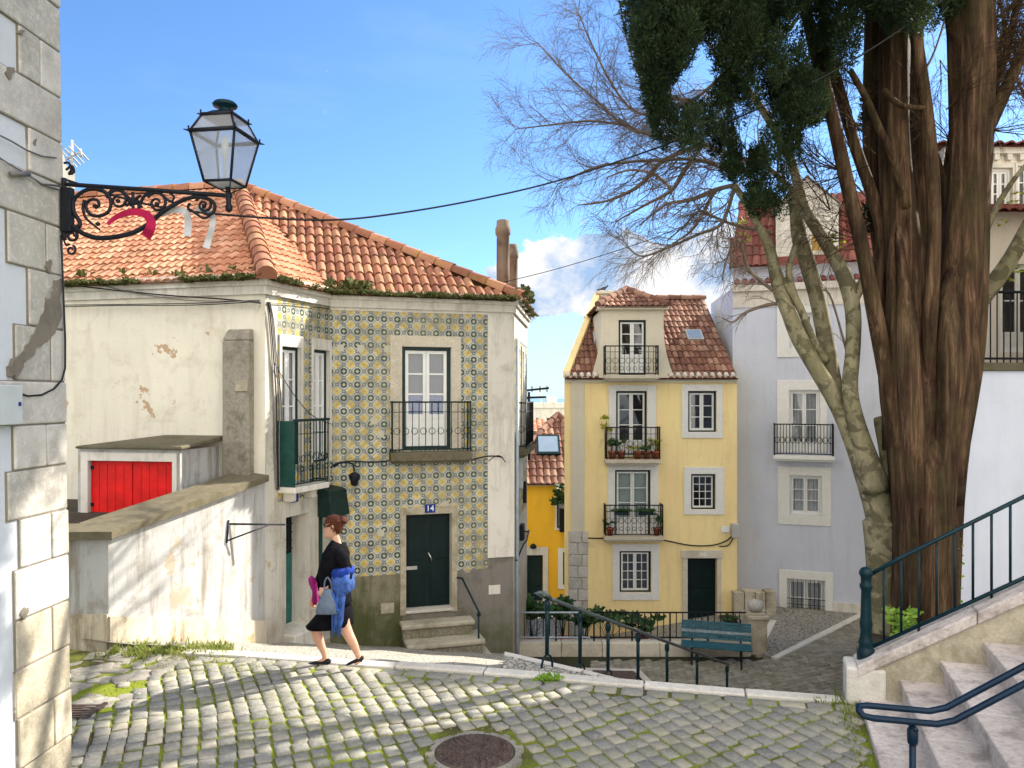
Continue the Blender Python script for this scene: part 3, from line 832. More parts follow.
# facade
a_win = FA.rect(402, 347, 451, 449); a_door = FA.rect(406, 514, 451.5, 609)
zt1 = (lvl(FA, 390, 313) + lvl(FA, 480, 313)) / 2; upr = FA.px(487.5, 430)[0]; zb = lvl(FA, 430, 572); zb2 = lvl(FA, 500, 557)
aop = [a_win, (*a_door, .25)]
umid = FA.px(402, 600)[0]
def fmi(u, z):
    if z > zt1: return 3
    if u > upr: return 3 if z > zb2 else 4
    if z > zb: return 1
    return 5 if u < umid else 4
wall(mb, FA, 0, LA, -6.2, EZ, aop, .2, mi=fmi, cutu=(upr, umid), cutz=(zt1, zb, zb2), rev=3)
# right-hand wall
r_ops = [(.75, 1.15, -1.2, 1.05), (1.85, 2.25, -1.2, 1.05)]
wall(mb, FR_, 0, LR, -7, EZ, r_ops, .15, mi=lambda u, z: 1 if (u > .35 and -2.6 < z < 1.25) else 2, cutu=(.35,), cutz=(-2.6, 1.25))
mb.build('wall', [M['cream'], azulejo('patterned glazed tiles'), M['sidewall'], M['trim'], M['plinth'], M['plinth_moss']], CH, recalc=False)
mbk = MB(); wall(mbk, Fr(C3, Vector((-9, 1.5, 0))), 0, 8, -7, EZ); mbk.build('back_wall', M['cream'], CH, recalc=False)
# cornice bands
mb = MB()
for fr, u0, u1, ex in ((FL, 0, 7.5, .0), (FS, 0, LS, 0), (FA, 0, LA, 0), (FR_, 0, LR, 0)):
    e0 = -.0; 
    mb.fbox(fr, u0, u1 + (.05 if fr is FL or fr is FA else -.06), EZ - .30, EZ - .16, .003, .05)
    mb.fbox(fr, u0, u1 + (.09 if fr is FL or fr is FA else -.1), EZ - .16, EZ - .06, .003, .10)
    mb.fbox(fr, u0, u1 + (.15 if fr is FL or fr is FA else -.16), EZ - .06, EZ + .02, .003, .16)
mb.build('cornice', M['trim'], CH)
# white corner strips: facade's right corner, proud of the tiles
mb = MB()
mb.fbox(FA, upr, LA + .02, zb2, zt1 - .01, .003, .03); mb.build('corner_strip', M['trim'], CH)
mb = MB(); b0, b1 = FL.px(222, 400, .16)[0], FL.px(249, 400, .16)[0]
mb.fbox(FL, b0, b1, -3, lvl(FL, 240, 341), .003, .16)
q = FL.pt; zt = lvl(FL, 240, 341); ztt = lvl(FL, 240, 329)
mb.hexa([q(b0, zt + .003, .16), q(b1, zt + .003, .16), q(b1, zt + .003, .003), q(b0, zt + .003, .003), q(b0 + .06, ztt - .05, .12), q(b1 - .02, ztt - .05, .12), q(b1 - .02, ztt, .003), q(b0 + .02, ztt, .003)])
mb.build('buttress', M['buttress'], CH, bevel=.02)
mb = MB(); pr = FL.rect(236, 380, 248, 391, .16); mb.fbox(FL, *pr, .163, .18); mb.build('stone_plaque', M['warmstone'], CH)
# windows of the side wall and its balcony
for r in (s_w1, s_w2):
    window(CH, FS, r, 4, 'dark_green', 'white_paint', 'curtain', .05, surround=(r[0] - .06, r[1] + .06, r[2], r[3] + .2), smat='trim')
ub0, ub1 = FS.px(277, 450)[0], FS.px(328, 450, .33)[0]
zr, zf = lvl(FS, 277, 421), lvl(FS, 277, 487)
mb = MB(); mb.fbox(FS, ub0, ub1, zf - .10, zf, .004, .36)
for uu in (ub0 + .15, ub1 - .25): mb.fbox(FS, uu, uu + .1, zf - .26, zf - .1, .004, .2)
mb.build('balcony_slab', M['trim'], CH, bevel=.012)
mb = MB(); mb.fbox(FS, ub0, ub0 + .03, zf + .01, zr, .01, .34); mb.build('balcony_side_panel', M['green_paint'], CH)
mb = MB(); railing_mesh(mb, [FS.pt(ub0 + .03, zf, .33), FS.pt(ub1, zf, .33), FS.pt(ub1, zf, .01)], zr - zf, .085, .008, .014, scroll=True)
mb.fbox(FS, ub0 + .03, ub1, zr - .01, zr + .03, .29, .37)
mb.build('balcony_railing', M['iron_green'], CH, recalc=False)
# recessed teal door, with iron grille above
def door(house, fr, r, dep, mat, leaves=2, split=None, panels=3, name='door'):
    u0, u1, z0, z1 = r; mb = MB(); w = (u1 - u0) / leaves
    for k in range(leaves):
        a, b = u0 + k * w + .004, u0 + (k + 1) * w - .004
        mb.fbox(fr, a, b, z0 + .01, z1 - .005, -dep, -dep + .04)
        H = (z1 - z0 - .1) / panels
        for j in range(panels):
            mb.fbox(fr, a + .06, b - .06, z0 + .07 + j * H, z0 + .02 + (j + 1) * H, -dep + .04, -dep + .052)
    return mb.build(name, M[mat], house, bevel=.006)
zsp = s_d1[2] + (s_d1[3] - s_d1[2]) * .64
d1 = door(CH, FS, (s_d1[0], s_d1[1], s_d1[2], zsp), .40, 'teal_door', 1, None, 2)
mb = MB(); mb.fbox(FS, s_d1[0], s_d1[1], zsp, s_d1[3], -.40, -.37); mb.build('door_upper_panel', M['dark_room'], CH)
mb = MB()
for k in range(7):
    u = s_d1[0] + (s_d1[1] - s_d1[0]) * (k + .5) / 7; mb.tube([FS.pt(u, zsp, -.35), FS.pt(u, s_d1[3], -.35)], .009, 4)
for k in range(5):
    z = zsp + (s_d1[3] - zsp) * (k + .5) / 5; mb.tube([FS.pt(s_d1[0], z, -.345), FS.pt(s_d1[1], z, -.345)], .008, 4)
for k in range(12):
    c = (s_d1[0] + (s_d1[1] - s_d1[0]) * R.uniform(.15, .85), R.uniform(zsp + .06, s_d1[3] - .06))
    mb.tube([FS.pt(c[0] + .06 * math.cos(t), c[1] + .06 * math.sin(t), -.34) for t in np.linspace(0, 6.28, 9)], .007, 4, cap=False)
mb.build('door_grille', M['wrought'], CH, recalc=False)
mb = MB(); mb.fbox(FS, s_d1[0] - .05, s_d1[1] + .12, s_d1[2] - .4, s_d1[2] + .06, -.41, .22); mb.build('doorstep', M['trim'], CH, bevel=.03)
door(CH, FS, s_d2, .22, 'green_paint', 1, None, 3)
mb = MB()   # black awning box above the second door
ua, ub = s_d2[0] - .05, s_d2[1] + .12; z0_, z1_ = lvl(FS, 322, 516), lvl(FS, 322, 486)
q = FS.pt
mb.hexa([q(ua, z0_, .34), q(ub, z0_, .34), q(ub, z0_, .01), q(ua, z0_, .01), q(ua, z1_ - .08, .26), q(ub, z1_ - .08, .26), q(ub, z1_, .01), q(ua, z1_, .01)])
mb.build('awning', M['iron_green'], CH, bevel=.02)
def plaque(fr, r, txt, parent, name='number_plate', mat='enamel_blue', tm='enamel_white', size=None):
    mb = MB(); mb.fbox(fr, *r, .03, .042); p = mb.build(name, M[mat], parent, bevel=.004)
    if txt:
        u, z = (r[0] + r[1]) / 2, (r[2] + r[3]) / 2
        text_mesh(txt, size or (r[3] - r[2]) * .95, fr.pt(u, z, .043), fr.U, fr.N, M[tm], p, 'lettering')
    return p
plaque(FS, FS.rect(290.5, 490.5, 296.5, 502), '1', CH)
plaque(FA, FA.rect(424.5, 504, 435, 512.5), '14', CH)
mb = MB(); r = FA.rect(381, 603, 394, 613); mb.fbox(FA, *r, .003, .02); mb.build('small_plate', M['warmstone'], CH)
mb = MB(); r = FA.rect(488.5, 585, 500, 594); mb.fbox(FA, *r, .003, .02); mb.build('small_plate', M['trim'], CH)
# facade French window, frame, balcony
sr = FA.rect(390, 336, 461, 449)
window(CH, FA, a_win, 3, 'dark_green', 'white_paint', 'grey_blind', .07, panel=.31, surround=(sr[0], sr[1], a_win[2], sr[3]), sash_w=.06)
mb = MB()   # lace curtain strip seen in the lower panes
hz = a_win[2] + (a_win[3] - a_win[2]) * .33
mb.fbox(FA, a_win[0] + .12, a_win[1] - .12, hz, hz + .42, -.125, -.12); mb.build('lace_curtain', plain('blue lace', (.16, .20, .38), .9, .6, 40, bmp=0), CH)
bu0, bu1, bz, bzr = FA.rect(389, 402, 472, 451); zfl = lvl(FA, 430, 451)
balcony(CH, FA, FA.px(389, 440)[0], FA.px(469, 440)[0], zfl, lvl(FA, 430, 402) - zfl, .30, .17, 'iron_green', True, .13, 'coping')
# door 14 with stone frame, letter slot, handle, steps
dr = FA.rect(400, 507, 457, 611)
mb = MB()
mb.fbox(FA, dr[0], a_door[0], a_door[2] - .08, dr[3], .003, .03); mb.fbox(FA, a_door[1], dr[1], a_door[2] - .08, dr[3], .003, .03); mb.fbox(FA, a_door[0], a_door[1], a_door[3], dr[3], .003, .028)
mb.build('door_frame', M['warmstone'], CH, bevel=.006)
dd = door(CH, FA, a_door, .22, 'door_green', 2, None, 2)
mb = MB(); c = FA.px(431, 559); mb.tube([FA.pt(c[0] - .03, c[1] + .1, -.15), FA.pt(c[0] + .02, c[1], -.13), FA.pt(c[0] + .06, c[1] - .1, -.15)], .018, 6)
mb.build('handle', M['steel'], dd)
mb = MB(); r = FA.rect(407.5, 568, 418.5, 571.5); mb.fbox(FA, r[0], r[1], r[2], r[3], -.17, -.155); mb.build('letter_slot', M['steel'], dd)
mb = MB(); mb.fbox(FA, a_door[0] - .02, a_door[1] + .02, a_door[2] - .05, a_door[2] + .004, -.2, .06); mb.build('threshold', M['kerb'], CH, bevel=.01)
# stone steps up to door 14
sy = [609, 617, 634, 652, 668]
mb = MB(); u0 = FA.px(399, 620)[0]; u1 = FA.px(468, 620)[0]
tops = [lvl(FA, 430, 617) - .02, lvl(FA, 430, 617) - .30, lvl(FA, 430, 617) - .58]
for k, z in enumerate(tops):
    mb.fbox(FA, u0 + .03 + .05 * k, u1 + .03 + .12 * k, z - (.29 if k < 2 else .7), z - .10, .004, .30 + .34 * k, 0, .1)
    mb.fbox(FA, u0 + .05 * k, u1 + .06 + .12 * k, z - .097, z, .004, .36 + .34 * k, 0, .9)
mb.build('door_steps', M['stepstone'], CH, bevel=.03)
# right wall details
for r in r_ops:
    window(CH, FR_, r, 3, 'ochre_paint', 'worn_white', 'dark_room', .05, depth=.15, surround=(r[0] - .08, r[1] + .08, r[2], r[3] + .1), smat='trim')
balcony(CH, FR_, .6, 2.5, -1.05, .95, .24, .14, 'iron', True, .12, 'coping')
mb = MB()
for z in (-1.9,): mb.fbox(FR_, .8, 1.0, z, z + .8, .003, .12); 
mb.build('meter_box', M['box_grey'], CH, bevel=.01)
mb = MB(); mb.tube([FR_.pt(.35, 1.2, .05), FR_.pt(.35, -5.5, .05)], .035, 8); mb.build('drainpipe', M['galv'], CH)
# roof
A = Vector((-6.2, 17.5, 4.78))
def e(p, z=EZ + .03): return Vector((p.x, p.y, z))
RD = A + Ldir * 9
C3b = C3 + (C3 - C2).normalized() * .15
bk_ = Fr(C3, Vector((-9, 1.5, 0)))
mb = MB()
roof_face(mb, [e(CL + Ldir * 3), e(C0), A, RD], .168, .29, .045, .2)
roof_face(mb, [e(C0), e(C1), A], .168, .29, .045, .2)
mb.build('roof', M['red_tile'], CH, recalc=False)
mb = MB()
roof_face(mb, [e(C1), e(C2), A], .178, .40, .078, .2)
roof_face(mb, [e(C3b), e(C3b) + Vector((-6, 2, 0)), A], .178, .38, .06, .1)
roof_face(mb, [e(C2), e(C3b), A], .178, .40, .078, .2)
mb.build('roof', M['old_tile'], CH, recalc=False)
mb = MB()
nl = (A - e(C0)).normalized()
ridge_tiles(mb, e(C0) - nl * .25, A, .15, .38, .06); ridge_tiles(mb, e(C2) - (A - e(C2)).normalized() * .2, A, .12, .4, .05); ridge_tiles(mb, A, RD, .13, .4, .05)
mb.build('ridge_tiles', M['old_tile'], CH, recalc=False)
# chimneys: two tall round stacks behind the right corner
for (x, yt, Y, w) in ((503, 221, 16.6, 13), (513, 245, 17.6, 9.5)):
    p = P(x, yt, Y); r = w / 2 / F * Y; h = p.z - 1.9; mb = MB()
    mb.lathe([(r * .95, 0), (r, h * .5), (r * .98, h - .32), (r * 1.16, h - .30), (r * 1.2, h - .16), (r * 1.02, h - .12), (r * .98, h), (r * .7, h + .02)], (p.x, p.y, 1.9), 14)
    mb.build('chimney', M['chimney'], CH)

# moss and weeds along the eaves
def tuft_mesh(mb, c, r, n, size, up=.6, mi=0, flat=1.0):
    for k in range(n):
        d = Vector((R.gauss(0, 1), R.gauss(0, 1), abs(R.gauss(0, 1)) * up)); 
        p = c + Vector((R.uniform(-r, r), R.uniform(-r, r), R.uniform(0, r * .6 * flat)))
        d.normalize(); w = d.orthogonal().normalized() * size * R.uniform(.2, .4); l = d * size * R.uniform(.6, 1.3)
        mb.face([p - w, p + w, p + w * .6 + l, p - w * .6 + l], mi, None, R.random())
mb = MB()
def eave_line(a, b, n, r=.055, size=.055, dens=14):
    for k in range(n):
        t = R.random(); p = e(a) * (1 - t) + e(b) * t
        if mnoise.noise(Vector((p.x * 1.6, p.y * 1.6, 3))) < -.28: continue
        tuft_mesh(mb, p + Vector((R.uniform(-.06, .06), R.uniform(-.12, .03), R.uniform(-.13, -.06))), r, dens, size)
oL, oS, oA, oR = FL.N * .18, FS.N * .18, FA.N * .18, FR_.N * .18
eave_line(CL + oL, C0 + oL, 420); eave_line(C0 + oS, C1 + oS * .5, 110); eave_line(C1 + oA, C2 + oA, 220); eave_line(C2 + oR, C3 + oR, 50)
for k in range(16):
    tuft_mesh(mb, e(C1) + FA.U * R.uniform(-.1, .75) + Vector((0, -.12, R.uniform(-.08, .1))), .07, 22, .11, 1.4)
for k in range(10):
    tuft_mesh(mb, e(C2) + FR_.U * R.uniform(0, 1.2) + FR_.N * .2, .07, 14, .2, 2.2)
for k in range(60):   # dead weeds on the tiles just above the gutter
    t = R.random(); p = (e(CL) * (1 - t) + e(C0) * t) + Vector((0, .25, .2)); tuft_mesh(mb, p + Vector((0, R.uniform(-.3, .0), R.uniform(-.22, -.1))), .04, 4, .10, 2)
stuff(mb.build('moss', M['moss'], None, recalc=False), 'moss and weeds growing along the eaves of the tiled corner house')

# iron hand rail beside the steps of door 14
HR = thing('step_handrail', 'thin dark iron handrail beside the stone steps of door 14', 'handrail', FA.pt(FA.px(470, 640)[0], -5.3, .5))
mb = MB(); k0, k1 = FA.px(458, 578), FA.px(470, 605)
up_ = FA.px(471, 600)[0]
mb.tube([FA.pt(FA.px(457, 580)[0], lvl(FA, 458, 577), .05), FA.pt(FA.px(460, 580)[0], lvl(FA, 458, 578) + .03, .2), FA.pt(up_, lvl(FA, 470, 603), .62), FA.pt(up_ + .03, lvl(FA, 470, 607), .64)], .02, 8); mb.build('rail', M['teal_paint'], HR)
mb = MB(); mb.tube([FA.pt(up_, lvl(FA, 470, 603), .62), FA.pt(up_, lvl(FA, 470, 645) - .2, .62)], .018, 8); mb.lathe([(.0, -.04), (.035, -.02), (.04, 0), (.035, .02), (0, .04)], FA.pt(up_, lvl(FA, 470, 606), .62), 8); mb.build('post', M['teal_paint'], HR)
# small lantern bracket on the tiles
WL = thing('wall_lamp', 'small black lamp on a curled arm on the tiled wall under a cable', 'lamp', FA.pt(FA.px(352, 470)[0], lvl(FA, 352, 470), .03))
def arc(fr, pts, d): return [fr.pt(*fr.px(x, y), d) for x, y in pts]
mb = MB(); mb.tube([*arc(FA, [(333, 466), (338, 462), (346, 461), (352, 463)], .25), FA.pt(*FA.px(353, 470), .3)], .018, 6); mb.build('arm', M['wrought'], WL)
mb = MB(); p = FA.pt(*FA.px(353, 478), .3); mb.lathe([(.02, .14), (.10, .10), (.11, .06), (.08, .0), (.06, -.1), (.02, -.12)], p, 8); mb.build('lamp_shade', M['wrought'], WL)

# ---- outbuilding with the red door
OB = thing('outbuilding', 'low whitewashed lean-to with a bright red double door and mossy slab roof', 'shed', (-6, 12, -2))
ofl = Vector((-5.09, 11.8, 0)); OFd = Vector((-.985, .17, 0)).normalized()
LO = (ofl - P(78, 470, 12.1)).to_2d().length; FO = Fr(ofl + OFd * LO, -OFd)
zro = -.80
rd = FO.rect(88.5, 461, 173, 519)
mb = MB(); wall(mb, FO, 0, LO, -3, zro, [(*rd, .1)], .1)
FO2 = Fr(ofl, Vector((-4.86, 12.85, 0)) - ofl); wall(mb, FO2, 0, 1.1, -3, zro)
mb.build('wall', M['whitewash'], OB, recalc=False)
mb = MB(); mb.fbox(FO, rd[0] - .12, rd[0], rd[2], rd[3] + .13, .003, .025); mb.fbox(FO, rd[1], rd[1] + .07, rd[2], rd[3] + .13, .003, .025); mb.fbox(FO, rd[0], rd[1], rd[3], rd[3] + .13, .003, .023)
mb.build('door_frame', M['trim'], OB)
for k in range(2):
    mb = MB(); w = (rd[1] - rd[0]) / 2; mb.fbox(FO, rd[0] + k * w + .006, rd[0] + (k + 1) * w - .006, rd[2], rd[3] - .008, -.09, -.06); 
    a_, b_ = rd[0] + k * w + .006, rd[0] + (k + 1) * w - .006
    for q_ in range(5):
        mb.fbox(FO, a_ + (b_ - a_) * q_ / 5 + .004, a_ + (b_ - a_) * (q_ + 1) / 5 - .004, rd[2] + .05, rd[3] - .06, -.06, -.052)
    dr_ = mb.build('door', M['red_door'], OB, bevel=.004)
    mb = MB(); hx = a_ if k == 0 else b_ - .05
    for zz0 in (rd[3] - .14, rd[2] + .18):
        mb = MB(); mb.fbox(FO, hx, hx + .05, zz0, zz0 + .05, -.052, -.04); mb.build('hinge', M['wrought'], dr_)
mb = MB()
b0_, b1_ = FO.pt(0, 0), FO.pt(LO, 0); bk1 = Vector((-4.83, 12.78, 0)); bk0 = bk1 + Ldir * 1.05
def zz(p, z): return Vector((p.x, p.y, z))
fo = FO.N * .07; ri = FO2.N * .07
c_ = [b0_ + fo, b1_ + fo + ri, bk1 + ri, bk0]
mb.hexa([zz(c_[0], zro + .004), zz(c_[1], zro + .004), zz(c_[2], zro + .1), zz(c_[3], zro + .1), zz(c_[0], zro + .05), zz(c_[1], zro + .06), zz(c_[2], -.62), zz(c_[3], -.62)])
mb.build('roof', M['coping'], OB, bevel=.02)

# ---- garden wall with sloping coping
GW = thing('garden_wall', 'whitewashed garden wall with a sloping lichen-covered coping below the red door', 'wall', (-5.1, 9.73, -3.3))
G0, G1 = Vector((-5.1, 9.73, 0)), Vector((-4.04, 12.6, 0)); FG = Fr(G0, G1 - G0); LG = (G1 - G0).length
zg0, zg1 = -1.78, -1.36
mb = MB(); n = 12
for k in range(n):
    a, b2 = LG * k / n, LG * (k + 1) / n; za, zb_ = zg0 + (zg1 - zg0) * k / n, zg0 + (zg1 - zg0) * (k + 1) / n
    mb.face([FG.pt(a, -5), FG.pt(b2, -5), FG.pt(b2, zb_), FG.pt(a, za)], 0)
FG2 = Fr(Vector((-9, 9.55, 0)), (1, .046)); LG2 = 3.9
wall(mb, FG2, 0, (G0 - Vector((-9, 9.55, 0))).length, -5, zg0 - .0, mi=lambda u, z: 0)
# back of the wall and the filled terrace behind
mb.build('wall', M['whitewash'], GW, recalc=False)
mb = MB(); mb.fbox(FG, .004, LG - .02, -4.9, -2.93 + 0, .003, .03); 
GP = M['gplinth'] = plaster('stained wall foot', (.58, .51, .39), (.22, .16, .09), .8, (.40, .29, .16), .95)
mb = MB()
q = FG.pt; zp0, zp1 = -2.62, -2.95
mb.hexa([q(.0, -4.9, .03), q(LG, -5, .03), q(LG, -5, .002), q(0, -4.9, .002), q(0, FG.px(110, 616)[1], .03), q(LG, FG.px(262, 622)[1], .03), q(LG, FG.px(262, 622)[1], .002), q(0, FG.px(110, 616)[1], .002)])
mb.fbox(FG2, 0, 3.9, -4.9, FG2.px(90, 614)[1], .003, .03)
mb.build('plinth', GP, GW)
mb = MB()
inn = -FG.N * .55
a0, a1 = FG.pt(-.06, 0, .09), FG.pt(LG - .02, 0, .09)
i0, i1 = FG.pt(.1, 0, -.62), FG.pt(LG - .02, 0, -.5)
nn = 10
def lerp(a, b, t): return a + (b - a) * t
for k in range(nn):
    t0, t1 = k / nn, (k + 1) / nn
    o0, o1, p1, p0 = lerp(a0, a1, t0), lerp(a0, a1, t1), lerp(i0, i1, t1), lerp(i0, i1, t0)
    z0, z1 = zg0 + (zg1 - zg0) * t0 + .004, zg0 + (zg1 - zg0) * t1 + .004; j = 0
    mb.hexa([zz(o0, z0), zz(o1, z1), zz(p1, z1), zz(p0, z0), zz(o0, z0 + .10 + j), zz(o1, z1 + .10 + j), zz(p1, z1 + .15 + j), zz(p0, z0 + .15 + j)], 0, .5)
fl0, fl1 = Vector((-9, 9.45, 0)), Vector((-5.0, 9.62, 0)); fi0, fi1 = Vector((-9, 10.1, 0)), Vector((-5.55, 10.0, 0))
mb.hexa([zz(fl0, zg0 + .004), zz(fl1, zg0 + .004), zz(fi1, zg0 + .004), zz(fi0, zg0 + .004), zz(fl0, zg0 + .11), zz(fl1, zg0 + .11), zz(fi1, zg0 + .15), zz(fi0, zg0 + .15)], 0, .4)
mb.build('coping', M['coping'], GW)
mb = MB()
mb.face([(-9, 9.9, -1.9), (-5.3, 9.9, -1.9), (-4.4, 12.7, -1.75), (-9, 13.6, -1.75)])
structure(mb.build('terrace_ground', M['soil']))
# bracket arm on the garden wall
mb = MB(); pts = [(225, 523), (265, 523)]
a_, b_ = FS.px(265, 523), None
pa = FG.pt(*FG.px(226, 541), .01); pb = FG.pt(*FG.px(229, 524), .05); pc = FG.pt(*FG.px(262, 523), .45); pd = FG.pt(*FG.px(245, 528), .3)
mb.tube([FG.pt(*FG.px(229, 524), .0), pc], .016, 6); mb.tube([pa, FG.pt(*FG.px(251, 524), .33)], .013, 6); mb.tube([FG.pt(*FG.px(228, 520), .012), FG.pt(*FG.px(226, 543), .012)], .016, 5)
tag(mb.build('iron_bracket', M['wrought']), 'empty rusty iron sign arm sticking out of the white garden wall', 'bracket')

# ================================================================== near building at the left edge
NB = thing('stone_building', 'near stone corner of a building with pale grey render at the left edge', 'building', (-3.53, 6.13, -3))
NO = Vector((-3.53, 6.13, 0)); FN = Fr(NO - Vector((.05, 1, 0)).normalized() * 9, (.05, 1))
LN_ = 9.0
def lean(p): return Vector((p.x - .016 * (p.z + 3) * 1.0, p.y, p.z))
mb = MB(); nz = 8
for k in range(nz):
    z0, z1 = -3.6 + 10 * k / nz, -3.6 + 10 * (k + 1) / nz
    mb.face([lean(FN.pt(0, z0)), lean(FN.pt(LN_, z0)), lean(FN.pt(LN_, z1)), lean(FN.pt(0, z1))], 0)
    e0, e1, w0, w1 = FN.pt(LN_, z0), FN.pt(LN_, z1), FN.pt(LN_, z0), FN.pt(LN_, z1)
    mb.face([lean(e0), lean(w0 + Vector((-6, .6, 0))), lean(w1 + Vector((-6, .6, 0))), lean(e1)], 0)
mb.build('wall', M['nearplaster'], NB, recalc=False)
edges = [-34, 8, 52, 98, 143, 185, 228, 276, 330, 382, 423, 464, 509, 554, 600, 645, 689, 735, 790]
lefts = [2, 3, 28, 5, 36, -8, 14, 34, 20, 2, 17, 10, 22, 16, 16, 15, 17, 22]
mb = MB(); mo = MB(); mbase = MB()
EY = 6.12
for k in range(len(edges) - 1):
    z1, z0 = (YH - edges[k]) / F * EY, (YH - edges[k + 1]) / F * EY
    ul = FN.px(lefts[k], (edges[k] + edges[k + 1]) / 2)[0]
    cuts = [ul, LN_]
    if LN_ - ul > .42 and k % 2 == 0: cuts = [ul, LN_ - R.uniform(.16, .24), LN_]
    for a, b2 in zip(cuts[:-1], cuts[1:]):
        g = .006; d = .02 + R.uniform(0, .012); rr = R.random()
        last = b2 == LN_
        c = [FN.pt(a + g, z0 + g, d), FN.pt(b2 + (.012 if last else -g), z0 + g, d), FN.pt(b2 + (.012 if last else -g), z0 + g, -.3 if last else -.02), FN.pt(a + g, z0 + g, -.02 if not last else -.02),
             FN.pt(a + g, z1 - g, d), FN.pt(b2 + (.012 if last else -g), z1 - g, d), FN.pt(b2 + (.012 if last else -g), z1 - g, -.3 if last else -.02), FN.pt(a + g, z1 - g, -.02)]
        (mb if k < 14 else mbase).hexa([lean(p) for p in c], 0, rr)
        mo.hexa([lean(p) for p in [FN.pt(a, z0, .014), FN.pt(b2 + .004, z0, .014), FN.pt(b2 + .004, z0, -.01), FN.pt(a, z0, -.01), FN.pt(a, z1, .014), FN.pt(b2 + .004, z1, .014), FN.pt(b2 + .004, z1, -.01), FN.pt(a, z1, -.01)]])
mb.build('corner_stones', M['quoin'], NB, bevel=.012); mbase.build('base_stones', M['warmstone'], NB, bevel=.012)
mo.build('mortar_joints', M['mortar'], NB)
# rough mortar smear running diagonally over the stones
mb = MB(); sm = [(66, 277), (54, 284), (50, 305), (38, 335), (24, 355), (15, 360), (14, 375), (20, 380), (27, 368), (40, 350), (56, 335), (66, 318)]
sm = [(x + R.gauss(0, 1.1), y + R.gauss(0, 1.6)) for x, y in [(a[0] + (b[0] - a[0]) * t / 5, a[1] + (b[1] - a[1]) * t / 5) for a, b in zip(sm, sm[1:] + sm[:1]) for t in range(5)]]
pl = [lean(FN.pt(*FN.px(min(x, 65.5), y), .034)) for x, y in sm]; pb_ = [p - FN.N * .03 for p in pl]
mb.face(pl); 
for i in range(len(pl)): mb.face([pb_[i - 1], pb_[i], pl[i], pl[i - 1]])
mb.build('mortar_patch', M['mortar'], NB)
for (x, y, s) in ((18, 72, 6), (41, 142, 3), (53, 265, 6), (30, 32, 3), (24, 612, 6)):
    mb = MB(); k = 17; s *= .8; ph = R.random() * 9
    pl = [lean(FN.pt(*FN.px(x + s * R.uniform(.55, 1.0) * (1 + .45 * math.sin(2 * 6.283 * i / k + ph)) * math.cos(6.283 * i / k), y + 1.4 * s * R.uniform(.6, 1.0) * (1 + .4 * math.sin(3 * 6.283 * i / k + ph)) * math.sin(6.283 * i / k)), .036)) for i in range(k)]
    mb.face(pl); pb_ = [p - FN.N * .03 for p in pl]
    for i in range(k): mb.face([pb_[i - 1], pb_[i], pl[i], pl[i - 1]])
    mb.build('mortar_patch', M['mortar'], NB)
mb = MB(); r = FN.rect(-14, 385, 15, 425); mb.fbox(FN, r[0], r[1], r[2], r[3], .03, .06); o = mb.build('meter_box', M['box_pale'], NB, bevel=.008)
mb = MB(); mb.fbox(FN, FN.px(10, 404)[0], FN.px(12.5, 404)[0], FN.px(11, 406)[1], FN.px(11, 402)[1], .062, .066); mb.build('lock', M['enamel_blue'], o)
mb = MB()
def npx(pts, d=.05): return [lean(FN.pt(*FN.px(x, y), d)) for x, y in pts]
mb.tube(npx([(15, 392), (28, 396), (42, 395), (54, 389), (62, 380), (65.5, 368), (66, 340), (65, 300), (64, 255), (63, 235)]), .008, 5)
mb.build('cable', M['cable'], NB, recalc=False)
mb = MB()
mb.tube(npx([(-5, 131), (15, 141), (30, 150), (45, 156), (60, 158)]), .007, 5); mb.tube(npx([(-5, 152), (14, 165), (32, 175), (45, 185), (62, 190)]), .006, 5)
mb.tube(npx([(13, 174), (31, 174)], .06), .02, 6); mb.tube(npx([(30, 175), (44, 184), (62, 186)], .06), .008, 5); mb.build('cable', M['cable_grey'], NB, recalc=False)
# pale building and aerial showing past the near corner
WB = thing('white_building', 'sliver of a white building with a sunlit gable behind the lamp bracket', 'building', P(70, 300, 17) + Vector((-1, 0, 0)))
mb = MB(); Yb = 20
g = [P(30, 290, Yb), P(75, 290, Yb), P(75, 172, Yb), P(66, 165, Yb), P(58, 130, Yb), P(30, 110, Yb)]
bk = [p + Vector((-2.4, 3, 0)) for p in g]
mb.face(g); mb.face(bk[::-1])
for i in range(len(g)): mb.face([g[i - 1], g[i], bk[i], bk[i - 1]])
mb.build('wall', M['trim'], WB)
AN = thing('tv_aerial', 'thin grey television aerial on the white gable beside the near stone corner', 'aerial', P(72, 172, 19.8))
mb = MB(); Ya = 19.8
mb.tube([P(72, 175, Ya), P(72, 140, Ya)], .03, 5); mb.build('mast', M['box_grey'], AN)
mb = MB(); mb.tube([P(66, 160, Ya), P(80, 152, Ya)], .025, 5)
for t in (0, .3, .6, 1): 
    p = lerp(P(68, 159, Ya), P(80, 152, Ya), t); mb.tube([p + Vector((0, -.3, .12)), p + Vector((.05, .3, -.12))], .02, 4)
mb.tube([P(80, 149, Ya), P(81, 157, Ya)], .04, 5); mb.build('antenna', M['box_grey'], AN)

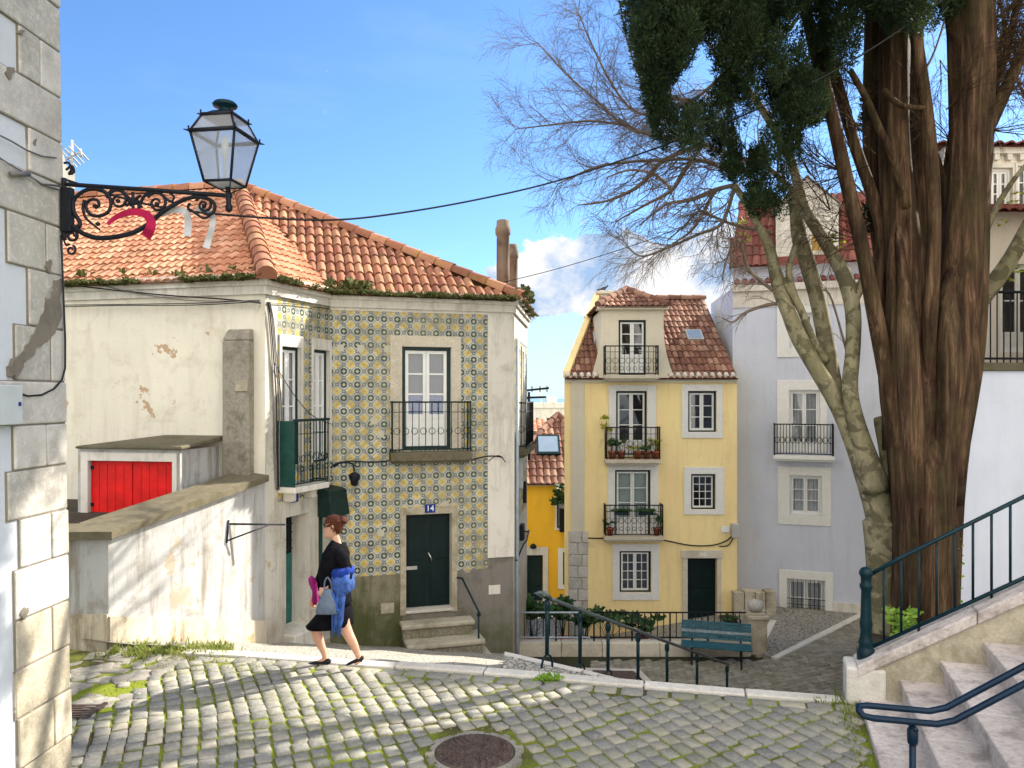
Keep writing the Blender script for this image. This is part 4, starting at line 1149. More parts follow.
# ================================================================== wall lantern
LY = 6.1
def L(px, py, dy=0): return P(px, py, LY + dy)
LT = thing('wall_lantern', 'large black four-sided street lantern on a scrolled wrought-iron wall bracket', 'lamp', L(66, 212))
def smooth(pts, n=6):
    out = []
    for i in range(len(pts) - 1):
        p0, p1, p2, p3 = pts[max(0, i - 1)], pts[i], pts[i + 1], pts[min(len(pts) - 1, i + 2)]
        for k in range(n):
            t = k / n
            out.append(tuple(.5 * ((2 * b) + (-a + c) * t + (2 * a - 5 * b + 4 * c - d) * t * t + (-a + 3 * b - 3 * c + d) * t ** 3) for a, b, c, d in zip(p0, p1, p2, p3)))
    out.append(pts[-1]); return out
def spiral(cx, cy, r0, r1, a0, turns, n=26):
    return [(cx + (r0 + (r1 - r0) * k / n) * math.cos(a0 + turns * 6.283 * k / n), cy + (r0 + (r1 - r0) * k / n) * math.sin(a0 + turns * 6.283 * k / n)) for k in range(n + 1)]
mb = MB(); wpx = LY / F
mb.tube([L(62, 184), L(145, 189.5), L(232, 196)], 2.3 * wpx, 8)
mb.tube([L(228, 187), L(229, 210)], 2.6 * wpx, 8); mb.lathe([(0, -.03), (.028, -.01), (.03, .02), (.02, .04)], L(229, 209), 8)
mb.tube([L(64, 178), L(64, 240)], 2.6 * wpx, 6)
mb.fbox(Fr((L(62, 0).x, LY - .03), (1, 0)), 0, .085, L(0, 232).z, L(0, 188).z, -.06, 0)
mb.build('bracket_bar', M['wrought'], LT, bevel=.004)
mb = MB()
def sc(pts, w, w2=None):
    pts = smooth(pts); n = len(pts); mb.tube([L(*p) for p in pts], [((w if w2 is None else w + (w2 - w) * i / (n - 1)) / 2) * wpx for i in range(n)], 6)
sc([(73, 226), (84, 234), (98, 238), (115, 237), (132, 233), (146, 226), (160, 214), (172, 206), (186, 199), (200, 197), (212, 201), (215, 208), (211, 214), (204, 213), (202, 208)], 5.5, 3)
sc([(66, 232), (80, 225), (74, 212), (74, 200), (84, 191), (96, 189), (106, 193), (111, 202), (108, 212), (99, 216), (90, 214), (86, 206), (90, 200), (97, 200), (99, 205), (95, 208)], 4.5, 3)
sc([(85, 200), (83, 208), (86, 218), (95, 226), (100, 230)], 3.5, 2)
sc(spiral(118, 200, 11, 2.5, 3.3, 1.35), 3.2, 2.4); sc([(107, 197), (112, 190), (121, 190), (127, 196), (131, 206)], 3, 2.5)
sc(spiral(157, 203, 11, 2.5, -2.6, 1.4), 3.2, 2.4); sc([(138, 210), (143, 198), (150, 192), (160, 193), (168, 200), (178, 204)], 3.4, 2.4)
sc([(128, 200), (133, 203), (139, 201)], 4); sc([(133, 192), (133, 211)], 3.2); sc([(126, 206), (133, 201), (141, 195)], 3); sc([(126, 195), (133, 201), (142, 207)], 3)
sc(spiral(204, 205, 9, 2, 3.6, 1.4), 3, 2.2); sc([(190, 203), (188, 208), (194, 212), (203, 218), (210, 216)], 3, 2.4); sc([(170, 193), (174, 197), (172, 202)], 3, 2)
sc([(66, 170), (72, 166), (74, 172), (69, 174), (73, 168)], 2.4); sc([(64, 163), (69, 163), (71, 169), (74, 171)], 2.4)
sc(spiral(72, 236, 6, 2, -1.5, 1.3), 3.2, 2.4); sc(spiral(71, 250, 5, 1.5, -1.2, 1.2), 2.4, 2); sc([(64, 240), (66, 245), (70, 244)], 2)
for (x, y) in ((95, 206), (118, 201), (157, 204), (204, 206), (133, 201), (98, 224)): mb.lathe([(0, -.018), (.016, -.01), (.02, 0), (.016, .01), (0, .018)], L(x, y), 8)
mb.build('scrollwork', M['wrought'], LT, recalc=False)
# lantern body, turned a little so that one edge faces us
cxl = 225.0; LC = L(cxl, 150)
def sq(hw, z, yaw=.62):
    return [Vector((LC.x + hw * math.cos(yaw + math.pi / 2 * k) * 1.414, LC.y + hw * math.sin(yaw + math.pi / 2 * k) * 1.414, z)) for k in range(4)]
def lz(y): return L(0, y).z
z_b, z_m, z_t = lz(184), lz(137), lz(119)
hb, hm, ht = 14.3 * wpx, 23.5 * wpx, 15.5 * wpx
B_, M_, T_ = sq(hb, z_b), sq(hm, z_m), sq(ht, z_t)
mb = MB(); t = .011
for k in range(4):
    k2 = (k + 1) % 4
    mb.tube([B_[k], M_[k]], t, 6); mb.tube([M_[k], T_[k]], t * .9, 6)
    mb.tube([B_[k], B_[k2]], t, 6); mb.tube([M_[k], M_[k2]], t * 1.5, 6); mb.tube([T_[k], T_[k2]], t * 1.5, 6)
    for Q, s_ in ((M_, .05), (T_, .04)):
        d = (Q[k] - Vector((LC.x, LC.y, Q[k].z))).normalized(); mb.tube([Q[k], Q[k] + d * s_], [t * 1.1, .003], 5); mb.lathe([(0, -.005), (.008, .01), (.006, .022), (.009, .03), (0, .04)], Q[k] + d * .01, 6)
    mb.tube([B_[k], L(229, 194)], t * .5, 5)
mb.build('lantern_frame', M['wrought'], LT, recalc=False)
mb = MB()
for k in range(4):
    k2 = (k + 1) % 4; mb.face([B_[k], B_[k2], M_[k2], M_[k]]); mb.face([M_[k], M_[k2], T_[k2], T_[k]])
mb.build('lantern_glass', M['lamp_glass'], LT, recalc=False)
mb = MB(); mb.raw(sq(ht * 1.08, z_t) + sq(ht * .55, z_t + .05), [(0, 1, 5, 4), (1, 2, 6, 5), (2, 3, 7, 6), (3, 0, 4, 7), (4, 5, 6, 7)])
mb.lathe([(.062, .03), (.05, .06), (.045, .085), (.09, .095), (.098, .11), (.08, .13), (.03, .145), (0, .148)], (LC.x, LC.y, z_t + .0), 16)
mb.build('cap', M['teal_paint'], LT)
mb = MB(); mb.lathe([(.012, 0), (.012, .2), (.03, .21), (.028, .34), (.01, .37)], (LC.x, LC.y, z_b + .01), 10); mb.build('bulb_holder', M['white_paint'], LT)
mb = MB(); mb.raw(sq(hb * 1.02, z_b - .006) + sq(hb * 1.02, z_b + .002), [(0, 1, 2, 3), (4, 5, 6, 7), (0, 1, 5, 4), (1, 2, 6, 5), (2, 3, 7, 6), (3, 0, 4, 7)]); mb.build('lantern_base', M['lamp_glass'], LT)
# cloth strips hanging in the bracket
def strip(pts, w0, w1, mat, label, dy):
    pts = smooth(pts, 8); mb = MB(); n = len(pts); F_ = []; B2 = []
    for i, p in enumerate(pts):
        a = pts[max(0, i - 1)]; b = pts[min(n - 1, i + 1)]; d = Vector((b[0] - a[0], b[1] - a[1])).normalized(); w = (w0 + (w1 - w0) * (i / (n - 1)) ** .7) / 2
        o = Vector((-d.y, d.x)) * w
        yy = dy + .02 * math.sin(i * .3)
        F_.append((L(p[0] + o.x, p[1] + o.y, yy), L(p[0] - o.x, p[1] - o.y, yy)))
    for i in range(n - 1):
        for s_ in (0, .006):
            mb.face([p + Vector((0, s_, 0)) for p in (F_[i][0], F_[i][1], F_[i + 1][1], F_[i + 1][0])], 0, None, None, True)
        for k in (0, 1):
            mb.face([F_[i][k], F_[i + 1][k], F_[i + 1][k] + Vector((0, .006, 0)), F_[i][k] + Vector((0, .006, 0))])
    tag(mb.build('cloth_strip', M[mat], None, recalc=False), label, 'decoration', 'strips hanging on the lamp bracket')
strip([(107, 224), (118, 216), (132, 212), (145, 214), (151, 222), (149, 231), (145, 237)], 3, 11, 'crimson', 'crimson curved strip hanging on the lamp bracket', -.05)
strip([(160, 214), (174, 210), (185, 212), (188, 222), (187, 236)], 5, 8, 'pale_cloth', 'pale grey hooked strip in the middle of the lamp bracket', .03)
strip([(196, 208), (211, 214), (212, 226), (209, 238), (206, 248)], 4, 7, 'pale_cloth', 'narrow pale grey strip hanging under the lantern end of the bracket', .04)
# ================================================================== yellow house
YH_ = thing('yellow_house', 'pale yellow three-storey house with brown tiled roof, dormer and planted balconies', 'house', (3.6, 20, -6.2))
Y0, YF = 1.36, 20.0
FY = Fr((Y0, YF), (1, 0)); LY_ = P(737, 0, YF).x - Y0
def Lv(fr, y): return fr.px(CX + 120, y)[1]
ez = Lv(FY, 378)
def RY(*a): return FY.rect(*a)
y_f2 = RY(616, 391, 647, 455); y_w2 = RY(688, 391, 716.5, 432); y_f1 = RY(615, 470, 650.5, 536); y_w1 = RY(691, 474, 715.5, 509.5)
y_w0 = RY(619.5, 551, 651, 592.5); y_d = RY(687.5, 558, 717, 622)
mb = MB()
wall(mb, FY, 0, LY_, -7.6, ez, [y_f2, y_w2, y_f1, y_w1, y_w0, y_d], .2)
sl = Fr((2.55, 23.2), (Y0 - 2.55, YF - 23.2)); wall(mb, sl, 0, (Vector((Y0, YF)) - Vector((2.55, 23.2))).length, -7.6, ez)
sr_ = Fr((Y0 + LY_, YF), (0, 1)); wall(mb, sr_, 0, 3.4, -7.6, ez)
# gable triangles
za = 2.95
mb.face([(Y0, YF, ez), (2.55, 23.2, ez), (2.55, 23.2, za)], 0); mb.face([(Y0 + LY_, YF, ez), (Y0 + LY_, 23.4, ez), (Y0 + LY_, 23.4, za)], 0)
mb.build('wall', M['yellow'], YH_, recalc=False)
mb = MB()
a, b2 = FY.px(571, 430)[0], FY.px(584.5, 430)[0]
mb.fbox(FY, a, b2, Lv(FY, 531), ez - .12, .003, .03)
mb.fbox(FY, 0, LY_, ez - .12, ez - .0, .003, .06); mb.fbox(FY, 0, LY_, ez, ez + .06, .003, .12)
mb.build('trim', M['yellow_trim'], YH_)
mb = MB()
for k in range(9):
    z0 = Lv(FY, 531) - (k + 1) * .30; 
    for (x0, x1) in (((.1, .34), (.34, .62)) if k % 2 else ((.1, .45), (.45, .62))):
        mb.fbox(FY, x0 + .01, x1 - .008, z0 + .008, z0 + .296, -.05, .06 + R.uniform(0, .012), 0, R.random())
mb.build('corner_stones', M['quoin'], YH_, bevel=.015)
sw = FY.rect
window(YH_, FY, y_f2, 3, back='dark_room', panel=.2, surround=RY(608.5, 385, 656, 456), smat='paleframe')
window(YH_, FY, y_w2, 3, back='dark_room', surround=RY(681.5, 384.5, 722.5, 438), smat='paleframe')
window(YH_, FY, y_f1, 3, back='pale_blind', panel=.25, surround=RY(608, 464, 658, 537), smat='paleframe')
window(YH_, FY, y_w1, 4, back='dark_room', mcols=3, leaves=1, frame='dark_green', surround=RY(684, 467, 724, 514.5), smat='paleframe', sash_w=.035)
window(YH_, FY, y_w0, 4, back='grey_blind', mcols=2, surround=RY(612.5, 544, 659, 600), smat='paleframe', sash_w=.04)
for (x0, x1, yf, yr, nm) in ((604, 658.5, 458.5, 427, 0), (603, 661.5, 534, 503.5, 1)):
    u0, u1 = FY.px(x0, 440)[0], FY.px(x1, 440)[0]; zf = Lv(FY, yf)
    balcony(YH_, FY, u0, u1, zf, Lv(FY, yr) - zf, .36, .1, 'iron', 2, .115, 'limestone')
door(YH_, FY, y_d, .18, 'door_green', 1, None, 2)
mb = MB(); dr = RY(680.5, 550, 722.5, 624)
mb.fbox(FY, dr[0] + .04, y_d[0], -7, y_d[3], .003, .03, 0, .3); mb.fbox(FY, y_d[1], dr[1] - .04, -7, y_d[3], .003, .03, 0, .6); mb.fbox(FY, dr[0], dr[1], y_d[3], dr[3], .003, .045, 0, .5)
mb.build('door_frame', M['limestone'], YH_, bevel=.01)
plaque(FY, RY(696, 551.5, 708, 557), '100', YH_, mat='dark_green')
plaque(FY, RY(721, 526, 729, 532), None, YH_, 'small_plate', 'enamel_white')
mb = MB(); q = RY(730.5, 523, 738, 537); mb.fbox(FY, q[0], q[1], q[2], q[3], .003, .14); mb.build('meter_box', M['box_grey'], YH_, bevel=.02)
def ypx(fr, pts, d=.03): return [fr.pt(*fr.px(x, y), d) for x, y in smooth(pts, 5)]
mb = MB()
mb.tube(ypx(FY, [(572, 537), (600, 538), (640, 537), (664, 540), (690, 545), (712, 545), (727, 540), (734, 532)]), .018, 5)
mb.tube(ypx(FY, [(719, 546), (728, 545), (733, 537)]), .014, 5); mb.build('cable', M['cable'], YH_, recalc=False)
# dormer with its own door and balcony
dz0, dz1 = ez + .06, Lv(FY, 309); du0, du1 = FY.px(601.5, 345)[0], FY.px(663.5, 345)[0]
d_w = RY(618.5, 320, 646, 376.5)
mb = MB(); wall(mb, FY, du0, du1, ez, dz1, [(d_w[0], d_w[1], ez + .08, d_w[3])], .2, d=.02)
for u in (du0, du1):
    p0, p1 = FY.pt(u, ez, .02), FY.pt(u, dz1, .02); mb.face([p0, FY.pt(u, ez, -2.4), FY.pt(u, dz1, -2.4), p1])
# curved side scrolls
for s_, u in ((-1, du0), (1, du1)):
    pts = [(u, ez + .06), (u + s_ * .26, ez + .06)]
    for k in range(9):
        t = k / 8; pts.append((u + s_ * .26 * (1 - t) ** 2 * (1 if t < 1 else 0), ez + .06 + 1.25 * t))
    f = [FY.pt(a, b2, .02) for a, b2 in pts]; bk = [FY.pt(a, b2, -.25) for a, b2 in pts]
    mb.face(f); mb.face(bk[::-1])
    for i in range(len(f)): mb.face([f[i - 1], f[i], bk[i], bk[i - 1]])
mb.build('dormer_wall', M['yellow_trim'], YH_, recalc=False)
window(YH_, FY, (d_w[0], d_w[1], ez + .08, d_w[3]), 3, back='dark_room', panel=.35, dd=.02)
balcony(YH_, FY, FY.px(602.5, 360)[0], FY.px(656.5, 360)[0], ez + .06, Lv(FY, 347) - ez - .06, .42, .09, 'iron', 2, .12, 'limestone')
mb = MB(); mb.fbox(FY, du0 - .12, du1 + .12, dz1 - .02, dz1 + .05, -.3, .12); mb.build('trim', M['yellow_trim'], YH_)
rt = Vector(((du0 + du1) / 2 + Y0, YF + 1.0, dz1 + .62)); rb = Vector((rt.x, YF + 3.2, dz1 + .62))
dA, dB = FY.pt(du0 - .1, dz1 + .06, .1), FY.pt(du1 + .1, dz1 + .06, .1); dAb, dBb = dA + Vector((0, 3.2, 0)), dB + Vector((0, 3.2, 0))
yr0, yr1 = Vector((2.55, 23.3, 2.97)), Vector((Y0 + LY_ - .02, 23.3, 2.97))
mb = MB()
hole = [(du0 - .05, -1), (du1 + .05, -1), (du1 + .05, 2.5), (du0 - .05, 2.5)]
roof_face(mb, [Vector((Y0, YF, ez + .07)), Vector((Y0 + LY_, YF, ez + .07)), yr1, yr0], .148, .32, .048, .18, holes=[hole])
roof_face(mb, [dA, dB, rt], .148, .3, .045, .06); roof_face(mb, [dAb, dA, rt, rb], .148, .3, .045, .06); roof_face(mb, [dB, dBb, rb, rt], .148, .3, .045, .06)
ridge_tiles(mb, yr0, yr1, .11, .36, .04); ridge_tiles(mb, dA, rt, .09, .3, .04); ridge_tiles(mb, dB, rt, .09, .3, .04); ridge_tiles(mb, rt, rb, .09, .3, .04)
mb.face([yr0, yr1, yr1 + Vector((0, 3, -2)), yr0 + Vector((0, 3, -2))], 0, None, .4)
mb.build('roof', M['brown_tile'], YH_, recalc=False)
mb = MB()
for k in range(int(LY_ / .178)):
    u = (k + .5) * .178
    if du0 - .05 < u < du1 + .05: continue
    p = FY.pt(u, ez + .045, .155); mb.tube([p, p + Vector((0, .12, .06))], .058, 8)
mb.fbox(FY, 0, LY_, ez + .003, ez + .02, .125, .16); mb.build('eave_mortar', M['trim'], YH_)
# yellow verge along the left slope
mb = MB(); a, b2 = Vector((Y0 - .04, YF - .05, ez + .0)), yr0 + Vector((-.05, 0, .05)); w = Vector((-.0, 0, .17)); s_ = Vector((.17, 0, 0))
mb.hexa([a, a + s_, b2 + s_, b2, a + w, a + s_ + w, b2 + s_ + w, b2 + w]); mb.build('verge', M['yellow'], YH_)
# roof lights
nY = (yr1 - yr0).cross(Vector((Y0, YF, ez)) - yr0).normalized(); nY = nY if nY.z > 0 else -nY
vY = (yr0 - Vector((Y0, YF, ez))); vY = Vector((0, 3.3, 2.4)).normalized()
for (x, y, w, h) in ((694, 337, .45, .5), (601, 339, .42, .5)):
    r_ = Vector(((x - CX) / F, 1, (YH - y) / F)); O_ = Vector((Y0, YF, ez + .07)); nn_ = Vector((0, -vY.z, vY.y)); k = O_.dot(nn_) / r_.dot(nn_); c = r_ * k + nn_ * .1
    f = [c + Vector((sx * w / 2, 0, 0)) + vY * (sy * h / 2) for sx, sy in ((-1, -1), (1, -1), (1, 1), (-1, 1))]
    mb = MB(); mb.hexa([p - nn_ * .12 for p in f] + f); o = mb.build('skylight', M['box_grey'], YH_)
    mb = MB(); f2 = [c + (p - c) * .8 + nn_ * .006 for p in f]; mb.face(f2); mb.build('pane', M['sky_glass'] if 'sky_glass' in M else M.setdefault('sky_glass', plain('roof light glass', (.25, .32, .38), .05, .1, 3, bmp=0, spec=1)), o)
mb = MB(); c0 = P(597, 309, 23.5); c1 = P(621, 295, 23.5); mb.box(c0.x, c1.x, 23.2, 24.0, 2.2, c1.z); mb.box(c0.x - .06, c1.x + .06, 23.14, 24.06, c1.z, c1.z + .07)
for k in range(3): mb.box(c0.x + .08 + k * .24, c0.x + .2 + k * .24, 23.3, 23.9, c1.z + .07, c1.z + .12)
mb.build('chimney', M['yellow_trim'], YH_)
# pigeon on the chimney
mb = MB(); p = P(603.5, 291.5, 23.5); rings = []
for t, rr in ((-.13, .01), (-.09, .035), (-.03, .06), (.03, .062), (.08, .045), (.105, .03), (.125, .034), (.15, .03), (.165, .008)):
    zz_ = .08 + (.075 * max(0, t - .05) / .1 if t > .05 else 0) + t * .15
    rings.append([p + Vector((t * .9, rr * math.cos(a), zz_ + rr * math.sin(a))) for a in np.linspace(0, 2 * math.pi, 8, endpoint=False)])
mb.loft(rings); mb.tube([p + Vector((.0, .02, .06)), p + Vector((.0, .02, -.02))], .006, 4); mb.tube([p + Vector((.0, -.02, .06)), p + Vector((.0, -.02, -.02))], .006, 4); mb.tube([p + Vector((.14, 0, .17)), p + Vector((.18, 0, .16))], [.008, .002], 4); mb.tube([p + Vector((-.1, 0, .07)), p + Vector((-.2, 0, .04))], [.03, .02], 5)
tag(mb.build('pigeon', plain('pigeon grey', (.06, .06, .07), .7, .2, 20)), 'small dark pigeon sitting on the yellow house chimney', 'bird')

# ================================================================== plants in pots
def pot(mb, c, r, h):
    mb.lathe([(r * .7, 0), (r, h * .85), (r * 1.12, h * .86), (r * 1.12, h), (r * .95, h), (r * .9, h * .9)], c, 12)
def potted(c, r, h, label, leaf='plant', pm='terracotta', spread=.2, tall=.35, n=120, size=.09, group=None, name='potted_plant'):
    t = thing(name, label, 'plant', c, group); mb = MB(); pot(mb, c, r, h); mb.build('pot', M[pm], t)
    mb = MB(); c = Vector(c)
    for k in range(max(3, n // 18)):
        d = Vector((R.gauss(0, 1) * spread, R.gauss(0, 1) * spread, tall * R.uniform(.5, 1.1))); mb.tube([c + Vector((0, 0, h * .9)), c + Vector((0, 0, h)) + d * .6, c + Vector((0, 0, h)) + d], .006, 4, 0, .2)
        tuft_mesh(mb, c + Vector((0, 0, h)) + d * .85, spread * .5, n // max(3, n // 18), size, .7)
    mb.build('leaves', M[leaf], t, recalc=False)
zb_ = Lv(FY, 458.5) + .005
G_ = 'pots along the upper yellow balcony'
for (x, s_, lf, tall, lab) in ((611, .10, 'plant', .3, 'terracotta pot with a dark bush at the left end of the upper yellow balcony'), (620, .10, 'plant', .32, 'terracotta pot with the widest dark bush on the upper yellow balcony'),
                        (636, .11, 'bright_leaf', .12, 'terracotta pot with sparse sprigs in the middle of the upper yellow balcony'), (645, .10, 'plant', .1, 'low terracotta pot just right of the middle of the upper yellow balcony'), (654, .11, 'bright_leaf', .3, 'terracotta pot with light green leaves at the right end of the upper yellow balcony')):
    potted(FY.pt(FY.px(x, 450)[0], zb_, .24), s_, .2, lab, lf, spread=.11, tall=tall, n=90, size=.07, group=G_)
tt = thing('climbing_plant', 'bright yellow-green plant rising above the left corner of the upper yellow balcony', 'plant', FY.pt(FY.px(605, 450)[0], zb_, .2))
mb = MB(); mb.tube([FY.pt(FY.px(606, 450)[0], zb_, .25), FY.pt(FY.px(605, 450)[0], zb_ + .5, .25), FY.pt(FY.px(605, 450)[0], Lv(FY, 420), .27)], .008, 4); mb.build('stem', M['twig'], tt)
mb = MB()
for k in range(7): tuft_mesh(mb, FY.pt(FY.px(605 + R.uniform(-4, 4), 440)[0], Lv(FY, R.uniform(417, 432)), .26), .07, 14, .08)
mb.build('leaves', M['bright_leaf'], tt, recalc=False)
zb1 = Lv(FY, 534) + .005
for (x, w, lab) in ((619, 14, 'planter of trailing green leaves hung on the left of the lower yellow balcony rail'), (643, 14, 'planter of trailing green leaves hung on the right of the lower yellow balcony rail')):
    u0, u1 = FY.px(x - w / 2, 505)[0], FY.px(x + w / 2, 505)[0]; z = Lv(FY, 507)
    t = thing('window_box', lab, 'planter', FY.pt((u0 + u1) / 2, z - .12, .42), 'rail planters on the yellow house'); mb = MB(); mb.fbox(FY, u0, u1, z - .14, z, .375, .49); mb.build('trough', M['dark_green'], t, bevel=.01)
    mb = MB()
    for k in range(10): tuft_mesh(mb, FY.pt(u0 + (u1 - u0) * k / 9, z - .04, .46), .07, 16, .07, .2)
    mb.build('leaves', M['plant'], t, recalc=False)
potted(FY.pt(FY.px(609, 530)[0], zb1, .24), .09, .2, 'small dark potted plant at the left end of the lower yellow balcony', spread=.08, tall=.15, n=60, size=.06)
potted(FY.pt(FY.px(655, 530)[0], zb1, .24), .09, .2, 'red pot with a tall leafy plant at the right end of the lower yellow balcony', spread=.1, tall=.4, n=110, size=.07)
# plants behind the area railing
def potg(x, ytop, Y, zg, label, pm, spread, tall, n, leaf='plant', r=.2, h=.34):
    c = Vector(((x - CX) / F * Y, Y, zg)); potted(c, r, h, label, leaf, pm, spread, tall, n, .15, 'pots behind the area railing')
potg(533, 590, 18.6, -6.15, 'bushy plant in a dark red pot nearest the tiled house, behind the area railing', 'terracotta', .2, .95, 380)
potg(563, 590, 18.7, -6.15, 'tall bush in a brown pot behind the area railing below the orange house window', 'terracotta', .18, 1.05, 340, r=.17)
potg(584, 610, 18.3, -6.12, 'bush in a white pot behind the area railing at the foot of the stone pier', 'white_pot', .2, .7, 240, r=.17)
potg(608, 620, 18.4, -6.12, 'large dark leafy plant behind the area railing left of the ground-floor window', 'terracotta', .2, .8, 220, r=.14)
potg(642, 628, 18.6, -6.05, 'low green bush behind the area railing under the ground-floor window', 'terracotta', .26, .4, 200, r=.16)
potted(FY.pt(FY.px(726, 615)[0], -5.95, .5), .13, .22, 'small potted plant beside the green door of the yellow house', spread=.12, tall=.2, n=80, size=.08)
# stained ramp wall rising to the yellow house's door
mb = MB(); ra, rb_ = FY.px(640, 640)[0], FY.px(724, 640)[0]
mb.hexa([FY.pt(ra, -7.4, 1.0), FY.pt(rb_, -7.4, 1.0), FY.pt(rb_, -7.4, .004), FY.pt(ra, -7.4, .004), FY.pt(ra, -6.75, 1.0), FY.pt(rb_, -5.75, 1.0), FY.pt(rb_, -5.7, .004), FY.pt(ra, -6.7, .004)])
tag(mb.build('door_ramp', M['plinth']), 'sloping cement ramp in front of the yellow house door, behind the railing', 'ramp')

# ================================================================== orange house
OH = thing('orange_house', 'deep yellow house with a skylight in its tiled roof, between the two larger houses', 'house', (1.2, 26, -7))
FO_ = Fr((-.6, 26), (1, 0)); ozz = FO_.px(540, 482)[1]
o_d = FO_.rect(526, 555, 543, 604); o_w = FO_.rect(563, 552, 573, 585); o_w2 = FO_.rect(557, 498, 566, 528)
mb = MB(); wall(mb, FO_, 0, 4.2, -8, ozz, [o_d, o_w, o_w2], .2); mb.face([(-.6, 26, -8), (-.6, 31, -8), (-.6, 31, ozz), (-.6, 26, ozz)]); mb.build('wall', M['orange'], OH, recalc=False)
door(OH, FO_, o_d, .18, 'dark_green', 1)
s4 = FO_.rect(520.5, 547, 548, 604); mb = MB(); mb.fbox(FO_, s4[0], o_d[0], -8, s4[3], .003, .03); mb.fbox(FO_, o_d[1], s4[1], -8, s4[3], .003, .03); mb.fbox(FO_, o_d[0], o_d[1], o_d[3], s4[3], .003, .028); mb.build('door_frame', M['trim'], OH)
window(OH, FO_, o_w, 3, back='grey_blind', surround=FO_.rect(558, 548, 578, 589), smat='paleframe'); window(OH, FO_, o_w2, 3, back='dark_room', surround=FO_.rect(555, 496, 568, 530), smat='paleframe')
mb = MB(); mb.fbox(FO_, 0, 4.2, ozz - .12, ozz + .02, .003, .1); mb.build('cornice', M['trim'], OH)
mb = MB(); oa, ob, oc = Vector((-.6, 26, ozz + .03)), Vector((3.6, 26, ozz + .03)), Vector((1.75, 29.2, P(556, 416, 29.2).z))
roof_face(mb, [oa, ob, oc], .24, .4, .07, .2); roof_face(mb, [oa + Vector((-.1, 5, 0)), oa, oc], .24, .4, .07, .1); roof_face(mb, [ob, ob + Vector((0, 5, 0)), oc], .24, .4, .07, .1)
ridge_tiles(mb, oa, oc, .13, .4); ridge_tiles(mb, ob, oc, .13, .4); mb.build('roof', M['brown_tile'], OH, recalc=False)
vO = (oc - Vector((oc.x, 26, ozz))).normalized(); nO = Vector((0, -vO.z, vO.y))
r_ = Vector(((548 - CX) / F, 1, (YH - 447) / F)); k = oa.dot(nO) / r_.dot(nO); c = r_ * k + nO * .14
f = [c + Vector((sx * .42, 0, 0)) + vO * (sy * .55) for sx, sy in ((-1, -1), (1, -1), (1, 1), (-1, 1))]
mb = MB(); mb.hexa([p - nO * .2 for p in f] + f); sk = mb.build('skylight', M['dark_green'], OH); mb = MB(); mb.face([c + (p - c) * .82 + nO * .008 for p in f]); mb.build('pane', M['sky_glass'], sk)
c = FO_.px(533, 547); mb = MB(); mb.lathe([(0, -.1), (.1, -.06), (.12, 0), (.06, .08), (0, .1)], FO_.pt(c[0], c[1] + .05, .15), 8); tag(mb.build('door_lamp', M['wrought']), 'small round black lamp above the orange house door', 'lamp')
# flower box high on the orange house
t = thing('flower_box', 'black balcony box with trailing plants high on the orange house', 'planter', FO_.pt(FO_.px(562, 500)[0], FO_.px(562, 510)[1], .4)); mb = MB(); r = FO_.rect(559, 508, 569, 530); mb.fbox(FO_, r[0], r[1], r[2], r[3], .1, .45); mb.build('trough', M['iron'], t)
mb = MB()
for k in range(10): tuft_mesh(mb, FO_.pt(FO_.px(R.uniform(554, 566), 495)[0], FO_.px(560, R.uniform(484, 508))[1], .35), .12, 20, .14)
mb.build('leaves', M['plant'], t, recalc=False)

# ================================================================== far houses
def far_house(x0, x1, ytop, ybot, Y, mat, label, rmat=None, roof_y=None):
    t = thing('far_house', label, 'house', P((x0 + x1) / 2, ybot, Y), 'houses far down the hill'); a, b2 = P(x0, ytop, Y), P(x1, ytop, Y); mb = MB(); fr = Fr((a.x, Y), (1, 0)); w = b2.x - a.x
    ops = [(w * (k + .3) / 4, w * (k + .6) / 4, a.z - 2.2, a.z - .9) for k in range(4)]
    wall(mb, fr, 0, w, P(0, ybot, Y).z - 6, a.z, ops, .3); mb.box(a.x + .01, b2.x - .01, Y + .31, Y + 8, P(0, ybot, Y).z - 6, a.z - .01); mb.build('wall', mat, t)
    for o in ops:
        m2 = MB(); m2.fbox(fr, o[0], o[1], o[2], o[3], -.28, -.25); m2.build('window', M['grey_blind'], t)
    mb = MB()
    if roof_y:
        rz = P(0, roof_y, Y + 4).z; e0, e1, g0, g1 = Vector((a.x - .3, Y - .2, a.z)), Vector((b2.x + .3, Y - .2, a.z)), Vector((a.x + .6, Y + 4, rz)), Vector((b2.x - .6, Y + 4, rz))
        roof_face(mb, [e0, e1, g1, g0], .35, .5, .1, .2); mb.face([g0, g1, e1 + Vector((0, 8, 0)), e0 + Vector((0, 8, 0))], 0, None, .5)
    else:
        mb.box(a.x - .1, b2.x + .1, Y - .1, Y + .3, a.z, a.z + .5); mb.box(a.x + w * .35, a.x + w * .6, Y + 2, Y + 5, a.z, a.z + 1.0); mb.tube([(a.x + w * .2, Y + 1, a.z), (a.x + w * .2, Y + 1, a.z + 2)], .05, 5); mb.tube([(a.x + w * .2 - .6, Y + 1, a.z + 1.7), (a.x + w * .2 + .6, Y + 1, a.z + 1.7)], .04, 5)
    mb.build('roof', rmat or mat, t, recalc=False)
far_house(533, 575, 408, 430, 70, M['trim'], 'small flat-topped white house far down the hill in the gap between the houses')
far_house(520, 556, 432, 445, 48, M['housewhite'], 'far house with an orange-red roof just behind the skylight roof', M['red_tile'], 420)

